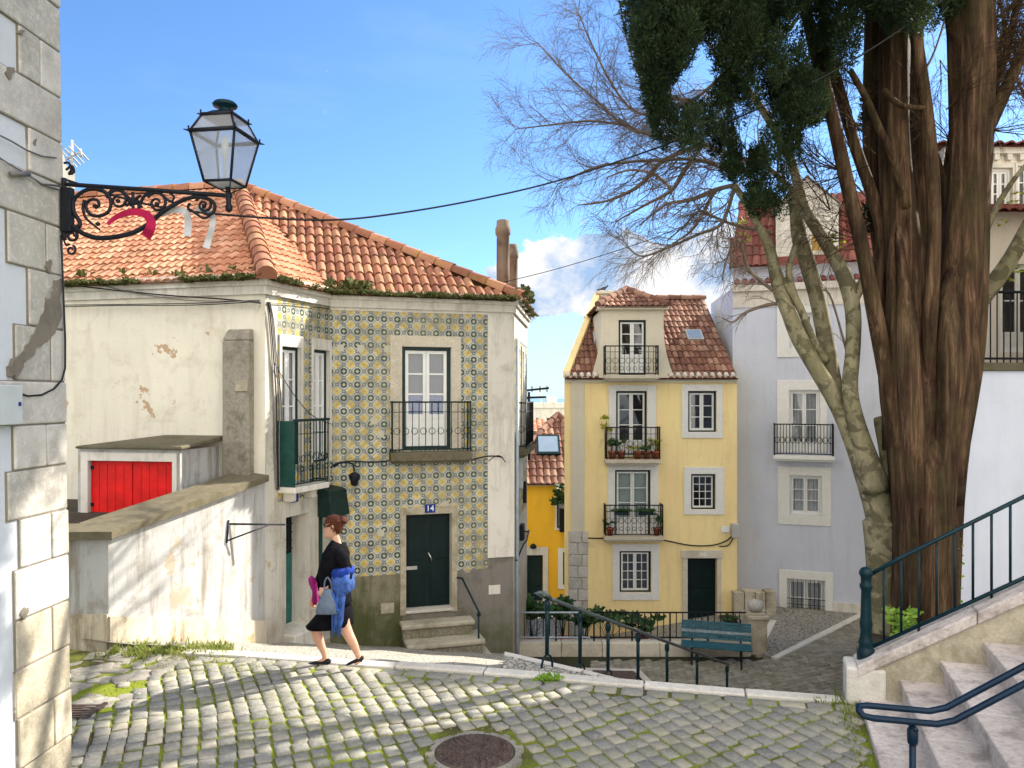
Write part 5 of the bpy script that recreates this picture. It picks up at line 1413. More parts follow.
# ================================================================== low wall, area railing, post
mb = MB(); x0, x1 = .12, 5.2
x = x0
while x < x1 - .05:
    w = min(R.uniform(.8, 1.3), x1 - x); mb.box(x, x + w - .008, LW_Y, LW_Y + .28, -5.64, -5.33, 0, R.random()); x += w
mb.box(x0, x1, LW_Y + .02, LW_Y + .26, -7, -5.645, 0, .4)
tag(mb.build('low_wall', M['limestone'], None, bevel=.015), 'low stone kerb wall carrying the area railing at the foot of the descending steps', 'wall')
AR = thing('area_railing', 'dark iron railing with thin upright bars in front of the yellow house', 'railing', (2.7, LW_Y + .14, -5.33))
rz1, rz0 = (YH - 612.5) / F * (LW_Y + .14), -5.25
mb = MB(); xs = P(590, 0, LW_Y + .14).x; xl = P(518, 0, LW_Y + .14).x; xr = P(748, 0, LW_Y).x; yy = LW_Y + .14
mb.tube([(xl, yy, rz1), (xs, yy, rz1)], .022, 6); mb.tube([(xl, yy, rz0), (xs, yy, rz0)], .02, 6); mb.tube([(xl, yy, -5.35), (xl, yy, rz1 + .25)], .03, 6)
mb.build('pale_rail', M['galv'], AR)
mb = MB(); mb.tube([(xs, yy, rz1), (xr, yy, rz1)], .02, 6); mb.tube([(xs, yy, rz0), (xr, yy, rz0)], .018, 6); mb.build('rail', M['iron'], AR)
nb = 36
for k in range(1, nb):
    X = xl + (xr - xl) * k / nb; mb = MB(); mb.tube([(X, yy, rz0 - (.08 if k % 6 == 0 else 0)), (X, yy, rz1)], .02 if k % 6 == 0 else .0115, 5); mb.build('bar', M['iron'], AR)
SP = thing('stone_post', 'short square stone post topped with a stone ball beside the bench', 'post', (5.4, 17.1, -5.6))
pc_ = P(755.5, 650, 17.0); px_ = pc_.x; mb = MB(); ptop = P(0, 612, 17.0).z
mb.box(px_ - .2, px_ + .2, 16.8, 17.2, -5.62, ptop - .12, 0, .3); mb.box(px_ - .235, px_ + .235, 16.765, 17.235, ptop - .12, ptop - .03, 0, .5); mb.box(px_ - .17, px_ + .17, 16.83, 17.17, ptop - .03, ptop + .01, 0, .5)
mb.build('shaft', M['warmstone'], SP, bevel=.03); mb = MB(); mb.lathe([(.06, 0), (.1, .02), (.16, .07), (.185, .13), (.17, .2), (.11, .25), (.03, .27)], (px_, 17.0, ptop + .008), 14); mb.build('ball', M['quoin'], SP)
# masonry stub beside the grey house
mb = MB(); c0 = P(736, 598, 19.6); c1 = P(779, 598, 19.6); x = c0.x
for k in range(4):
    w = (c1.x - c0.x) / 4; mb.box(x, x + w - .02, 19.75, 20.1, -5.9, c0.z + .1 + .02 * (k % 2), 0, R.random()); x += w
tag(mb.build('stone_wall', M['warmstone'], None, bevel=.008), 'short yellowish stone wall stub between the yellow house and the grey house', 'wall')

# ================================================================== bench
BN = thing('bench', 'weathered blue-green slatted park bench on curved iron legs', 'bench', (4.5, 16.3, -5.6))
bl, br_ = P(686, 655, 16.25), P(757, 650, 15.9)
bdir = Vector((br_.x - bl.x, -.35, 0)).normalized(); bn = Vector((bdir.y, -bdir.x, 0)); bO = Vector((bl.x, 16.68, 0)); FB = Fr(bO, bdir); BL = (br_ - bl).length * 1.0
sz = -5.6 + .38
for k in range(5):
    mb = MB(); mb.fbox(FB, 0, BL, sz - .02, sz + .012, .06 + k * .088, .06 + k * .088 + .072); mb.build('seat_slat', M['bench_blue'], BN, bevel=.008)
tl_ = Vector((0, 0, 1)) * .96 - FB.N * .28
for k in range(6):
    z = sz + .06 + k * .058; dpt = .03 - k * .022; mb = MB()
    q = FB.pt; mb.hexa([q(0, z, dpt + .03), q(BL, z, dpt + .03), q(BL, z, dpt), q(0, z, dpt), q(0, z + .049, dpt + .012), q(BL, z + .049, dpt + .012), q(BL, z + .049, dpt - .018), q(0, z + .049, dpt - .018)])
    mb.build('back_slat', M['bench_worn' if k == 2 else 'bench_blue'], BN, bevel=.006)
for u in (.22, BL - .22):
    mb = MB()
    def bp(d, z): return FB.pt(u, z, d)
    mb.tube([bp(.5, sz - .03), bp(.3, sz - .06), bp(.05, sz - .05), bp(-.02, sz + .1), bp(-.13, sz + .46)], .022, 6)
    mb.tube([bp(.42, sz - .05), bp(.36, sz - .2), bp(.46, sz - .38), bp(.5, -5.6)], .024, 6); mb.tube([bp(.08, sz - .05), bp(.12, sz - .22), bp(.05, sz - .30), bp(.03, -5.6)], .024, 6); mb.tube([bp(.37, sz - .22), bp(.24, sz - .16), bp(.12, sz - .22)], .018, 5)
    mb.build('leg', M['wrought'], BN, recalc=False)
# iron hatch in the lower square
mb = MB(); hc = P(608, 671, 16.0); hc = P(618, 676, 15.4); hc.z = -5.6
q = [(-.55, -.38), (.62, -.5), (.45, .35), (-.6, .42)]
mb.hexa([Vector((hc.x + x * 1.12, hc.y + y * 1.2, -5.62)) for x, y in q] + [Vector((hc.x + x * 1.12, hc.y + y * 1.2, -5.565)) for x, y in q]); hh = tag(mb.build('hatch', M['kerb'], None, bevel=.01), 'rusty rectangular hatch with a pale stone rim in the lower square', 'hatch')
mb = MB(); mb.hexa([Vector((hc.x + x * .8, hc.y + y * .78, -5.6)) for x, y in q] + [Vector((hc.x + x * .8, hc.y + y * .78, -5.555)) for x, y in q]); mb.build('lid', M['manhole'], hh)

# ================================================================== grey house
GH = thing('grey_house', 'tall pale grey house with white framed windows and dark red mansard roof behind the trees', 'house', (7.5, 20.5, -5.6))
g0, g1 = Vector((P(733, 0, 20.95).x, 20.95, 0)), Vector((P(890, 0, 19.75).x, 19.75, 0))
FGh = Fr(g0, g1 - g0); LGh = (g1 - g0).length + 3.2
def RG(*a): return FGh.rect(*a)
gz = FGh.px(800, 285)[1]
gw3 = RG(789, 313, 814, 349); gw2 = RG(789, 390, 820, 450); gw1 = RG(789.5, 475.5, 822, 515); gw0 = RG(787, 579.5, 825, 618)
mb = MB(); wall(mb, FGh, 0, LGh, -6, gz, [gw3, gw2, gw1, gw0], .18); sd = Fr(g0 + Vector((.3, 3.5, 0)), Vector((-.3, -3.5, 0))); wall(mb, sd, 0, 3.5, -6, gz); mb.build('wall', M['grey'], GH, recalc=False)
mb = MB(); mb.fbox(FGh, 0, LGh, gz - .55, gz - .12, .003, .03); mb.fbox(FGh, -.04, LGh, gz - .12, gz + .06, .003, .12); mb.build('cornice', M['trim'], GH)
mb = MB(); mb.fbox(FGh, FGh.px(833, 610)[0], LGh, -6, FGh.px(848, 603)[1], .003, .035); mb.build('plinth', M['trim'], GH)
window(GH, FGh, gw3, 2, 'white_paint', 'white_paint', 'grey_blind', surround=RG(777, 306, 817, 357), smat='paleframe')
window(GH, FGh, gw2, 3, 'white_paint', 'white_paint', 'curtain', panel=.1, surround=RG(777, 380, 827, 452), smat='paleframe')
window(GH, FGh, gw1, 3, 'white_paint', 'white_paint', 'curtain', surround=RG(778, 467, 831, 525), smat='paleframe')
window(GH, FGh, gw0, 2, 'white_paint', 'white_paint', 'curtain', surround=RG(779, 571, 833, 624), smat='paleframe')
gb = RG(773, 424, 833.5, 455); balcony(GH, FGh, gb[0], gb[1], gb[2], gb[3] - gb[2], .38, .1, 'iron', False, .075, 'paleframe')
mb = MB(); zc = (gb[2] + gb[3]) / 2
for k in range(11):
    u = gb[0] + .1 + (gb[1] - gb[0] - .2) * k / 10; mb.tube([FGh.pt(u + .06 * math.cos(t), zc + .08 * math.sin(t), .35) for t in np.linspace(0, 6.283, 10)], .009, 4, cap=False)
mb.build('balcony_rings', M['iron'], GH, recalc=False)
mb = MB()
for k in range(9):
    u = gw0[0] + (gw0[1] - gw0[0]) * (k + .5) / 9; mb.tube([FGh.pt(u, gw0[2], .04), FGh.pt(u, gw0[3], .04)], .008, 4)
for t in (.35, .5): mb.tube([FGh.pt(gw0[0], gw0[2] + (gw0[3] - gw0[2]) * t, .042), FGh.pt(gw0[1], gw0[2] + (gw0[3] - gw0[2]) * t, .042)], .008, 4)
mb.build('window_grille', M['iron'], GH, recalc=False)
mb = MB(); zm = FGh.px(800, 263)[1]
wall(mb, FGh, 0, LGh, gz + .06, zm, d=-.25); mb.build('attic_wall', M['bluewhite'], GH, recalc=False)
mb = MB(); e0, e1 = FGh.pt(-.1, zm + .05, .02), FGh.pt(LGh, zm + .05, .02); zt_ = FGh.px(800, 195)[1] + .25; t0, t1 = FGh.pt(.15, zt_, -1.3), FGh.pt(LGh, zt_, -1.3)
dm0, dm1 = FGh.px(776, 235)[0], FGh.px(839, 235)[0]
roof_face(mb, [e0, e1, t1, t0], .2, .36, .06, .12, holes=[[(dm0, -1), (dm1, -1), (dm1, 9), (dm0, 9)]])
for k in range(int(LGh / .2)):
    p = FGh.pt(k * .2 + .1, gz + .1, .12); mb.tube([p, p - FGh.N * .4 + Vector((0, 0, .12))], .07, 6, 0, R.random())
tb = [t0 - FGh.N * 3, t1 - FGh.N * 3]; mb.face([t0, t1, tb[1], tb[0]], 0, None, .4); mb.build('roof', M['wine_tile'], GH, recalc=False)
dzt = FGh.px(805, 205)[1]; gwd = RG(812, 227, 822, 250)
mb = MB(); wall(mb, FGh, dm0, dm1, zm, dzt, [gwd], .15, d=-.1)
um_ = (dm0 + dm1) / 2; mb.face([FGh.pt(dm0, dzt, -.1), FGh.pt(dm1, dzt, -.1), FGh.pt(um_, dzt + .75, -.1)])
for u in (dm0, dm1): mb.face([FGh.pt(u, zm, -.1), FGh.pt(u, dzt, -.1), FGh.pt(u, dzt, -3), FGh.pt(u, zm, -3)])
for u in (dm0 - .1, dm1 + .1): mb.face([FGh.pt(u, dzt - .05, .0), FGh.pt(um_, dzt + .8, .0), FGh.pt(um_, dzt + .8, -3), FGh.pt(u, dzt - .05, -3)])
mb.build('dormer_wall', M['paint_white'] if 'paint_white' in M else M['trim'], GH, recalc=False)
window(GH, FGh, gwd, 2, 'ochre_paint', 'ochre_paint', 'pale_blind', dd=-.1)

# ================================================================== terrace wall, railing, hillside house
TW = thing('terrace_wall', 'tall bluish white retaining wall with a stone cap behind the cypress trunk', 'wall', (9, 12, -4))
FT = Fr((6.7, 12.0), (1, 0)); tz = FT.px(1000, 371)[1]
mb = MB(); wall(mb, FT, 0, 7, -5, tz); st_ = Fr((8.5, 16.8), (-1.8, -4.8)); wall(mb, st_, 0, Vector((1.8, 4.8)).length, -6, tz); mb.build('wall', M['bluewhite'], TW, recalc=False)
mb = MB(); mb.fbox(FT, -.05, 7, tz + .003, tz + .13, -.4, .06); mb.build('coping', M['coping'], TW, bevel=.015)
mb = MB(); mb.face([(6.8, 12.1, tz - .01), (16, 12.1, tz - .01), (16, 16.7, tz - .01), (8.6, 16.7, tz - .01)]); structure(mb.build('terrace', M['calcada_dark']))
TR = thing('terrace_railing', 'black upright iron bars on top of the bluish white terrace wall', 'railing', (8, 12.1, tz + .13))
rt_ = FT.px(1000, 291)[1]; mb = MB(); ty = 12.12
mb.tube([(6.8, ty, rt_), (12, ty, rt_)], .022, 6); mb.tube([(6.8, ty, tz + .2), (12, ty, tz + .2)], .018, 6); mb.build('rail', M['iron'], TR)
for k in range(34):
    X = 6.9 + k * .105; mb = MB(); mb.tube([(X, ty, tz + .13), (X, ty, rt_ + .015)], .022 if k % 12 == 4 else .011, 5); mb.build('bar', M['iron'], TR)
HH = thing('hillside_house', 'cream house with white windows on the terrace at the right edge behind the trees', 'house', (10, 15, tz))
FH = Fr((P(941, 0, 15.2).x, 15.2), (1, 0)); hz = FH.px(1000, 150)[1]; LH = 8.0
hw = FH.rect(991, 168, 1012, 208); hw1 = FH.rect(1017, 166, 1040, 208); hd_ = FH.rect(1000, 264, 1040, 352)
mb = MB(); wall(mb, FH, 0, LH, tz, hz, [hw, hw1, hd_], .2)
hs = Fr((FH.O.x, 16.8), (0, -1)); wall(mb, hs, 0, 1.6, tz, hz)
# unseen block added right of the view to shade the street
WX, WY0, WY1, WZ = 9.0, 9.3, 13.4, 4.8
for a, b2 in (((WX, WY1), (WX, WY0)), ((WX + 7, WY1), (WX, WY1)), ((WX, WY0), (WX + 7, WY0))):
    ff = Fr(a, (b2[0] - a[0], b2[1] - a[1])); wall(mb, ff, 0, (Vector(b2) - Vector(a)).length, -4, WZ)
mb.face([(WX, WY0, WZ), (WX + 7, WY0, WZ), (WX + 7, WY1, WZ), (WX, WY1, WZ)])
mb.build('wall', M['housewhite'], HH, recalc=False)
window(HH, FH, hw, 3, 'white_paint', 'white_paint', 'dark_room', mcols=1, surround=FH.rect(987, 164, 1014, 211), smat='trim'); window(HH, FH, hw1, 3, 'white_paint', 'white_paint', 'dark_room', surround=FH.rect(1014.5, 163, 1044, 211), smat='trim')
window(HH, FH, hd_, 2, 'white_paint', 'white_paint', 'dark_room', panel=.2)
mb = MB()
roof_face(mb, [FH.pt(-.2, hz + .03, .15), FH.pt(LH, hz + .03, .15), FH.pt(LH, hz + .3, -1.4), FH.pt(-.2, hz + .3, -1.4)], .22, .38, .07, .1); mb.face([FH.pt(-.2, hz + .3, -1.4), FH.pt(LH, hz + .3, -1.4), FH.pt(LH, hz, -1.7), FH.pt(-.2, hz, -1.7)], 0, None, .5); mb.build('roof', M['wine_tile'], HH, recalc=False)
mb = MB(); mb.fbox(FH, 0, LH, hz - .1, hz + .02, .003, .12)
for k in range(30): mb.fbox(FH, k * .25, k * .25 + .1, hz - .22, hz - .1, .003, .1)
mb.build('cornice', M['trim'], HH)
mb = MB(); z = FH.px(1000, 218)[1]; ua = FH.px(980, 215)[0]
roof_face(mb, [FH.pt(ua, z, .55), FH.pt(ua + 3.2, z, .55), FH.pt(ua + 3.2, z + .22, .01), FH.pt(ua, z + .22, .01)], .2, .3, .07, .04); mb.build('canopy', M['wine_tile'], HH, recalc=False)
# ================================================================== plane tree (bare) 
rng = random.Random(5)
def limb(mb, pts, n=10, ridge=0, seed=0, sub=4, mi=0):
    """pts: (px, py, Y, width_px)"""
    q = smooth([(a, b, c, d) for a, b, c, d in pts], sub) if False else None
    P4 = pts; out = []
    for i in range(len(P4) - 1):
        p0, p1, p2, p3 = P4[max(0, i - 1)], P4[i], P4[i + 1], P4[min(len(P4) - 1, i + 2)]
        for k in range(sub):
            t = k / sub
            out.append([.5 * (2 * b + (-a + c) * t + (2 * a - 5 * b + 4 * c - d) * t * t + (-a + 3 * b - 3 * c + d) * t ** 3) for a, b, c, d in zip(p0, p1, p2, p3)])
    out.append(list(P4[-1]))
    W = [P(a, b, c) for a, b, c, d in out]; rr = [max(.3, d) / 2 / F * c for a, b, c, d in out]
    mb.tube(W, rr, n, mi, None, True, ridge, seed)
    return W, rr
PT = thing('plane_tree', 'leafless forked tree with mottled greenish bark left of the cypress', 'tree', P(883, 632, 10.9))
mb = MB(); Yt = 10.9
limb(mb, [(888, 655, Yt, 40), (887, 620, Yt, 33), (885, 580, Yt, 31), (885, 545, Yt, 35), (884, 520, Yt, 38)], 14, .12, 1)
limb(mb, [(887, 560, Yt, 28), (880, 515, Yt, 29), (869, 478, Yt, 27), (854, 440, Yt, 21), (838, 405, Yt, 18), (816, 368, Yt, 16), (799, 338, Yt, 16), (788, 312, Yt, 14), (778, 288, 11, 12), (772, 258, 11, 11), (765, 238, 11, 9), (752, 214, 11.1, 7), (735, 185, 11.2, 6)], 12, .1, 2)
limb(mb, [(872, 480, Yt, 22), (854, 432, 11, 20), (836, 396, 11, 17), (827, 349, 11.1, 16), (818, 302, 11.2, 15), (808, 265, 11.3, 16), (800, 240, 11.3, 15), (796, 212, 11.4, 12), (793, 190, 11.4, 9)], 12, .1, 3)
limb(mb, [(876, 490, 10.8, 28), (862, 445, 10.8, 20), (853, 410, 10.7, 16), (850, 385, 10.7, 15), (853, 349, 10.7, 14), (853, 312, 10.8, 15), (846, 280, 10.9, 16), (832, 254, 11, 13), (816, 228, 11, 12), (805, 210, 11.1, 11), (798, 186, 11.1, 10), (790, 158, 11.2, 9), (772, 125, 11.3, 8), (752, 95, 11.4, 7), (728, 70, 11.5, 6)], 12, .1, 4)
limb(mb, [(853, 300, 10.8, 11), (862, 284, 10.9, 10), (872, 268, 11.1, 9), (884, 235, 11.5, 8), (893, 190, 11.8, 6), (900, 140, 12, 5)], 8, .1, 5)
limb(mb, [(826, 362, 11, 10), (812, 338, 11, 9), (802, 312, 11, 8), (794, 296, 11, 9), (789, 272, 11, 7), (793, 254, 11.1, 6), (799, 236, 11.2, 5)], 8, .1, 6)
limb(mb, [(794, 298, 11, 7), (784, 282, 11, 5), (776, 262, 11, 4)], 7)
limb(mb, [(888, 540, 10.9, 18), (888, 490, 11, 13), (886, 455, 11, 12), (881, 425, 11, 12), (879, 417, 11, 10)], 9, .1, 7)
limb(mb, [(930, 380, 12.2, 22), (958, 330, 12.2, 19), (980, 300, 11.9, 18), (1006, 266, 11.6, 16), (1026, 230, 11.3, 14), (1050, 180, 11, 11), (1080, 90, 11, 8)], 10, .1, 8)
limb(mb, [(955, 332, 12.2, 8), (975, 265, 12.2, 7), (992, 217, 12.2, 6), (1010, 185, 12.2, 5), (1030, 160, 12.2, 4)], 7)
mb.build('trunk', M['plane_bark'], PT, recalc=False)

tw = MB()
def grow(p, d, L, r, lev, up, spread=.55):
    """a twig with children; ends in drooping sprays"""
    segs = 4 if lev > 0 else 3
    pts = [p]; rr = [r]; q = p.copy(); dd = d.copy(); dirs = []
    for k in range(segs):
        jit = Vector((rng.gauss(0, 1), rng.gauss(0, 1), rng.gauss(0, 1))) * .17
        dd = (dd + jit + up * (.10 if lev >= 2 else -.09)).normalized()
        q = q + dd * (L / segs); pts.append(q.copy()); rr.append(max(r * (1 - .75 * (k + 1) / segs), .0016)); dirs.append(dd.copy())
    tw.tube(pts, rr, 5 if lev >= 2 else 3, 0, None, False)
    if lev == 0: return
    nchild = {3: 6, 2: 7, 1: 6}.get(lev, 5)
    for c in range(nchild):
        t = (c + .6) / nchild * segs; i = min(segs - 1, int(t)); f = t - i
        b = pts[i] + (pts[i + 1] - pts[i]) * f
        ax = Vector((rng.gauss(0, 1), rng.gauss(0, .7), rng.gauss(0, 1))); ax = (ax - dirs[i] * ax.dot(dirs[i])).normalized()
        nd = (dirs[i] + ax * rng.uniform(.5, 1.0) * (spread / .55)).normalized()
        grow(b, nd, L * rng.uniform(.45, .68), max(r * .5, .0021), lev - 1, up)
    grow(pts[-1], dirs[-1], L * .55, max(r * .35, .0021), lev - 1, up)
UPV = Vector((0, 0, 1))
def branch(pts, lev=2, every=1, L=1.0, n=7):
    W, rr = limb(tw, [(a, b, c, d * .68) for a, b, c, d in pts], n, 0, 0, 5)
    m = len(W)
    for i in range(2, m):
        if rng.random() > every: continue
        d0 = (W[i] - W[i - 1]).normalized()
        for s in range(1 if i < m - 1 else 2):
            ax = Vector((rng.gauss(0, 1), rng.gauss(0, .8), rng.gauss(0, 1))); ax = (ax - d0 * ax.dot(d0)).normalized()
            nd = (d0 + ax * rng.uniform(.5, 1.0)).normalized()
            grow(W[i], nd, L * rng.uniform(.6, 1.15) * (1 - .3 * i / m), max(.006, rr[i] * .45), lev, UPV)
    return W
branch([(793, 190, 11.4, 9), (765, 166, 11.6, 7), (740, 158, 11.8, 6), (703, 145, 12.0, 5.5), (660, 137, 12.2, 5), (624, 125, 12.4, 4.3), (597, 101, 12.6, 3.4), (566, 74, 12.8, 2.5), (538, 43, 13, 1.6)], 2, .95)
branch([(765, 166, 11.6, 6), (735, 172, 11.5, 5), (700, 160, 11.4, 5), (664, 160, 11.4, 4.5), (628, 162, 11.4, 3.8), (593, 168, 11.3, 3), (558, 184, 11.3, 1.8)], 2, .95)
branch([(624, 125, 12.4, 3.8), (589, 121, 12.3, 3.2), (550, 125, 12.2, 2.4), (516, 129, 12.2, 1.4)], 2, 1, .8)
branch([(728, 70, 11.5, 6), (700, 95, 11.9, 5), (668, 112, 12.3, 4.6), (636, 112, 12.6, 4), (613, 86, 12.8, 3.4), (593, 47, 13, 2.6), (578, 12, 13.1, 1.8)], 2, .95)
branch([(752, 95, 11.4, 6), (715, 105, 12, 5), (680, 100, 12.4, 4.5), (648, 90, 12.8, 3.8), (630, 50, 13, 3), (622, 15, 13.1, 2.4), (612, -40, 13.2, 1.6)], 2, .9)
branch([(735, 185, 11.2, 6), (722, 223, 11.3, 5), (699, 234, 11.3, 4.6), (667, 248, 11.2, 4), (640, 256, 11.2, 2.6), (622, 240, 11.2, 1.6)], 2, .7, .8)
branch([(771, 232, 11.2, 5.5), (738, 226, 11.5, 4.6), (712, 216, 11.6, 4.2), (699, 211, 11.7, 3.8), (684, 226, 11.8, 3), (668, 240, 11.9, 2)], 2, .6, .7)
branch([(787, 313, 11, 7), (779, 304, 11, 6), (760, 307, 11, 5), (745, 313, 11, 4.4), (733, 322, 11, 3), (722, 318, 11, 1.8)], 1, .4, .5)
branch([(773, 290, 11, 6), (760, 280, 11, 5.5), (748, 268, 11, 5), (738, 240, 11, 4), (728, 255, 11, 3), (722, 280, 11, 2)], 2, .5, .6)
branch([(728, 70, 11.5, 5), (705, 40, 12, 4.5), (680, 10, 12.4, 4), (650, -40, 12.8, 3), (600, -90, 13, 2)], 2, .8)
branch([(703, 145, 12, 6), (664, 160, 13.2, 7), (640, 185, 14.2, 6), (610, 200, 14.8, 3.8), (580, 205, 15, 2)], 1, .9, .8)
branch([(703, 145, 12, 6), (685, 170, 13.8, 6.5), (672, 190, 14.8, 5.5), (645, 205, 15.4, 4), (615, 222, 15.8, 2)], 1, .9, .9)
branch([(735, 185, 11.4, 7), (715, 190, 13.5, 7), (690, 200, 15, 6), (665, 205, 15.8, 4.4), (640, 225, 16, 2)], 1, .9, .9)
branch([(715, 190, 13.5, 6), (702, 215, 15, 5.5), (690, 232, 16, 4), (672, 244, 16.5, 2)], 1, .8, .7)
branch([(672, 190, 14.8, 5), (655, 175, 15.6, 4.4), (630, 170, 16.2, 3.4), (606, 178, 16.5, 2)], 1, .8, .8)
branch([(853, 375, 10.7, 4), (832, 300, 11, 3), (822, 290, 11, 2)], 1, .5, .4)
branch([(1050, 180, 11, 8), (1030, 110, 11, 5), (1010, 60, 11, 4), (1000, 0, 11, 3)], 2, .6, .8)
branch([(900, 140, 12, 5), (915, 90, 12.3, 4), (935, 50, 12.5, 3), (950, 0, 12.6, 2)], 2, .7, .7)
branch([(884, 235, 11.5, 4), (868, 200, 11.7, 3), (845, 175, 12, 2.4), (820, 160, 12.2, 1.5)], 2, .8, .6)
tw.build('crown', M['twig'], PT, recalc=False)
# few yellow-green young leaves
mb = MB()
for (x, y, Yb, s) in ((838, 243, 10.9, 6), (832, 240, 10.9, 5), (746, 238, 11.1, 5), (742, 222, 11.1, 4), (1010, 200, 12, 9), (1020, 197, 12, 8), (1005, 222, 12, 5), (1018, 262, 11.6, 8), (1012, 275, 11.6, 6)):
    for k in range(3): tuft_mesh(mb, P(x + rng.uniform(-s, s), y + rng.uniform(-s, s), Yb), .04, 7, .06)
mb.build('young_leaves', M['bright_leaf'], PT, recalc=False)

# ================================================================== cypress
CT = thing('cypress_tree', 'huge multi-stemmed cypress with reddish fluted trunk and dark hanging foliage', 'tree', P(926, 640, 10.5))
mb = MB(); Yc = 10.5
# fluted lower trunk: a bundle of grown-together stems
limb(mb, [(927, 665, Yc, 66), (926, 620, Yc, 58), (926, 560, Yc, 54), (926, 500, Yc, 56), (928, 440, Yc, 62), (930, 390, Yc, 58), (930, 340, Yc + .25, 40)], 32, .2, 11)
TOPX = (893, 899, 902, 966, 977, 885, 961)
for i, (x0, x1, x2, w, dy) in enumerate(((907, 906, 900, 20, -.22), (916, 915, 909, 21, -.36), (929, 929, 925, 23, -.40), (941, 941, 945, 22, -.34), (950, 951, 960, 19, -.12), (904, 901, 890, 16, .1), (935, 936, 938, 19, -.43))):
    if i in (2, 6):
        limb(mb, [(x0 - 2, 668, Yc + dy, w * 1.25), (x0, 600, Yc + dy, w), (x1, 500, Yc + dy, w), (x1, 450, Yc + dy * .9, w * .7), (x1, 400, Yc + dy * .5, w * .2)], 18, .3, 20 + i); continue
    limb(mb, [(x0 - 2, 668, Yc + dy, w * 1.25), (x0, 600, Yc + dy, w), (x1, 500, Yc + dy, w * 1.05), (x2, 400, Yc + dy, w * 1.15), (x2 + (x2 - x1) * .5, 330, Yc + dy, w * 1.0), (x2 + (x2 - x1) * 1.0, 285, Yc + dy * .75, w * .6), (TOPX[i], 235, Yc + dy * .45, w * .35), (TOPX[i], 200, Yc + dy * .2, w * .1)], 18, .3, 20 + i)
# stems
limb(mb, [(903, 470, 10.4, 16), (893, 405, 10.3, 17), (884, 360, 10.3, 16), (875, 315, 10.2, 15), (861, 243, 10.2, 14), (845, 176, 10.2, 14), (831, 112, 10.2, 13), (815, 50, 10.2, 12), (803, 0, 10.2, 10), (780, -80, 10, 9)], 10, .12, 31)
limb(mb, [(896, 340, 10.6, 14), (888, 262, 10.6, 13), (875, 205, 10.6, 12), (856, 150, 10.6, 11), (842, 100, 10.6, 11), (826, 40, 10.6, 10), (820, -40, 10.6, 8)], 10, .12, 32)
limb(mb, [(898, 360, 11, 20), (884, 260, 11, 18), (876, 200, 11, 17), (872, 130, 11, 17), (873, 45, 11, 17), (874, -60, 11, 15)], 10, .15, 33)
limb(mb, [(915, 450, 10.5, 54), (911, 350, 10.5, 48), (905, 260, 10.5, 36), (897, 180, 10.5, 31), (894, 100, 10.5, 29), (895, 0, 10.5, 28), (895, -150, 10.5, 26)], 20, .2, 34)
limb(mb, [(926, 470, 10.35, 10), (928, 400, 10.25, 14), (929, 335, 10.15, 15), (933, 275, 10.1, 14), (934, 195, 10.1, 13), (929, 130, 10.1, 12.5), (921, 70, 10.1, 12), (914, 20, 10.1, 11), (906, -60, 10.1, 10)], 10, .1, 35)
limb(mb, [(922, 470, 10.6, 16), (919, 380, 10.8, 18), (918, 330, 10.9, 18), (922, 250, 10.9, 18), (920, 150, 10.9, 17), (914, 50, 10.9, 16), (914, -60, 10.9, 14)], 10, .15, 36)
limb(mb, [(938, 500, 10.5, 46), (944, 420, 10.4, 52), (953, 340, 10.4, 50), (962, 270, 10.4, 42), (968, 190, 10.4, 37), (972, 110, 10.4, 40), (972, 40, 10.4, 42), (970, -40, 10.4, 42), (970, -200, 10.4, 30)], 22, .2, 37)
limb(mb, [(978, 140, 10.4, 20), (994, 112, 10.4, 15), (1010, 80, 10.4, 12), (1024, 48, 10.4, 10), (1050, -20, 10.4, 8)], 9, .1, 38)
limb(mb, [(982, 110, 10.5, 14), (1000, 70, 10.5, 9), (1012, 30, 10.5, 7), (1020, -20, 10.5, 6)], 8, .1, 39)
limb(mb, [(906, 208, 10.3, 9), (896, 165, 10.2, 8), (880, 130, 10.15, 7.5), (866, 98, 10.1, 7), (850, 70, 10, 6)], 8)
limb(mb, [(940, 250, 10.9, 9), (943, 200, 10.9, 8), (951, 140, 10.9, 7), (958, 90, 10.8, 6)], 7)
limb(mb, [(960, 300, 10.7, 10), (940, 170, 10.9, 8), (930, 150, 10.9, 5)], 7)
limb(mb, [(884, 90, 10.2, 6), (900, 105, 10.1, 6), (925, 108, 10.05, 5)], 6)
mb.build('trunk', M['cyp_bark'], CT, recalc=False)
# small dead branchlets left and right of the stems
mb = MB(); tw = mb
for (x, y, tx, ty, r) in ((985, 90, 60, -50, .012), (990, 60, 50, -70, .012), (988, 130, 60, 10, .01), (1000, 70, 60, -10, .01), (860, 240, -60, 10, .01), (840, 170, -70, -20, .012), (832, 120, -70, 10, .012), (830, 210, -60, -60, .01),
                          (846, 176, -40, 40, .01), (950, 140, -30, -20, .008), (946, 110, 20, -40, .008), (985, 40, 50, -40, .01), (860, 130, -50, -60, .01), (1005, 20, 30, 60, .008), (940, 60, 20, 40, .007)):
    for k in range(3):
        d = Vector((tx + rng.uniform(-20, 20), rng.uniform(-25, 25), -ty + rng.uniform(-20, 20))).normalized()
        grow(P(x, y, 10.3), d, rng.uniform(.6, 1.1), r, 2, UPV)
for k in range(26):
    y0 = rng.uniform(0, 125); t_ = (125 - y0) / 125; x0 = 978 + t_ * 10 + rng.uniform(0, 28) * t_
    d = Vector((rng.uniform(.2, 1), rng.uniform(-.5, .5), rng.uniform(.2, 1))).normalized()
    grow(P(x0, y0, 10.4 + rng.uniform(-.2, .3)), d, rng.uniform(.4, .8), .018, 2, UPV)
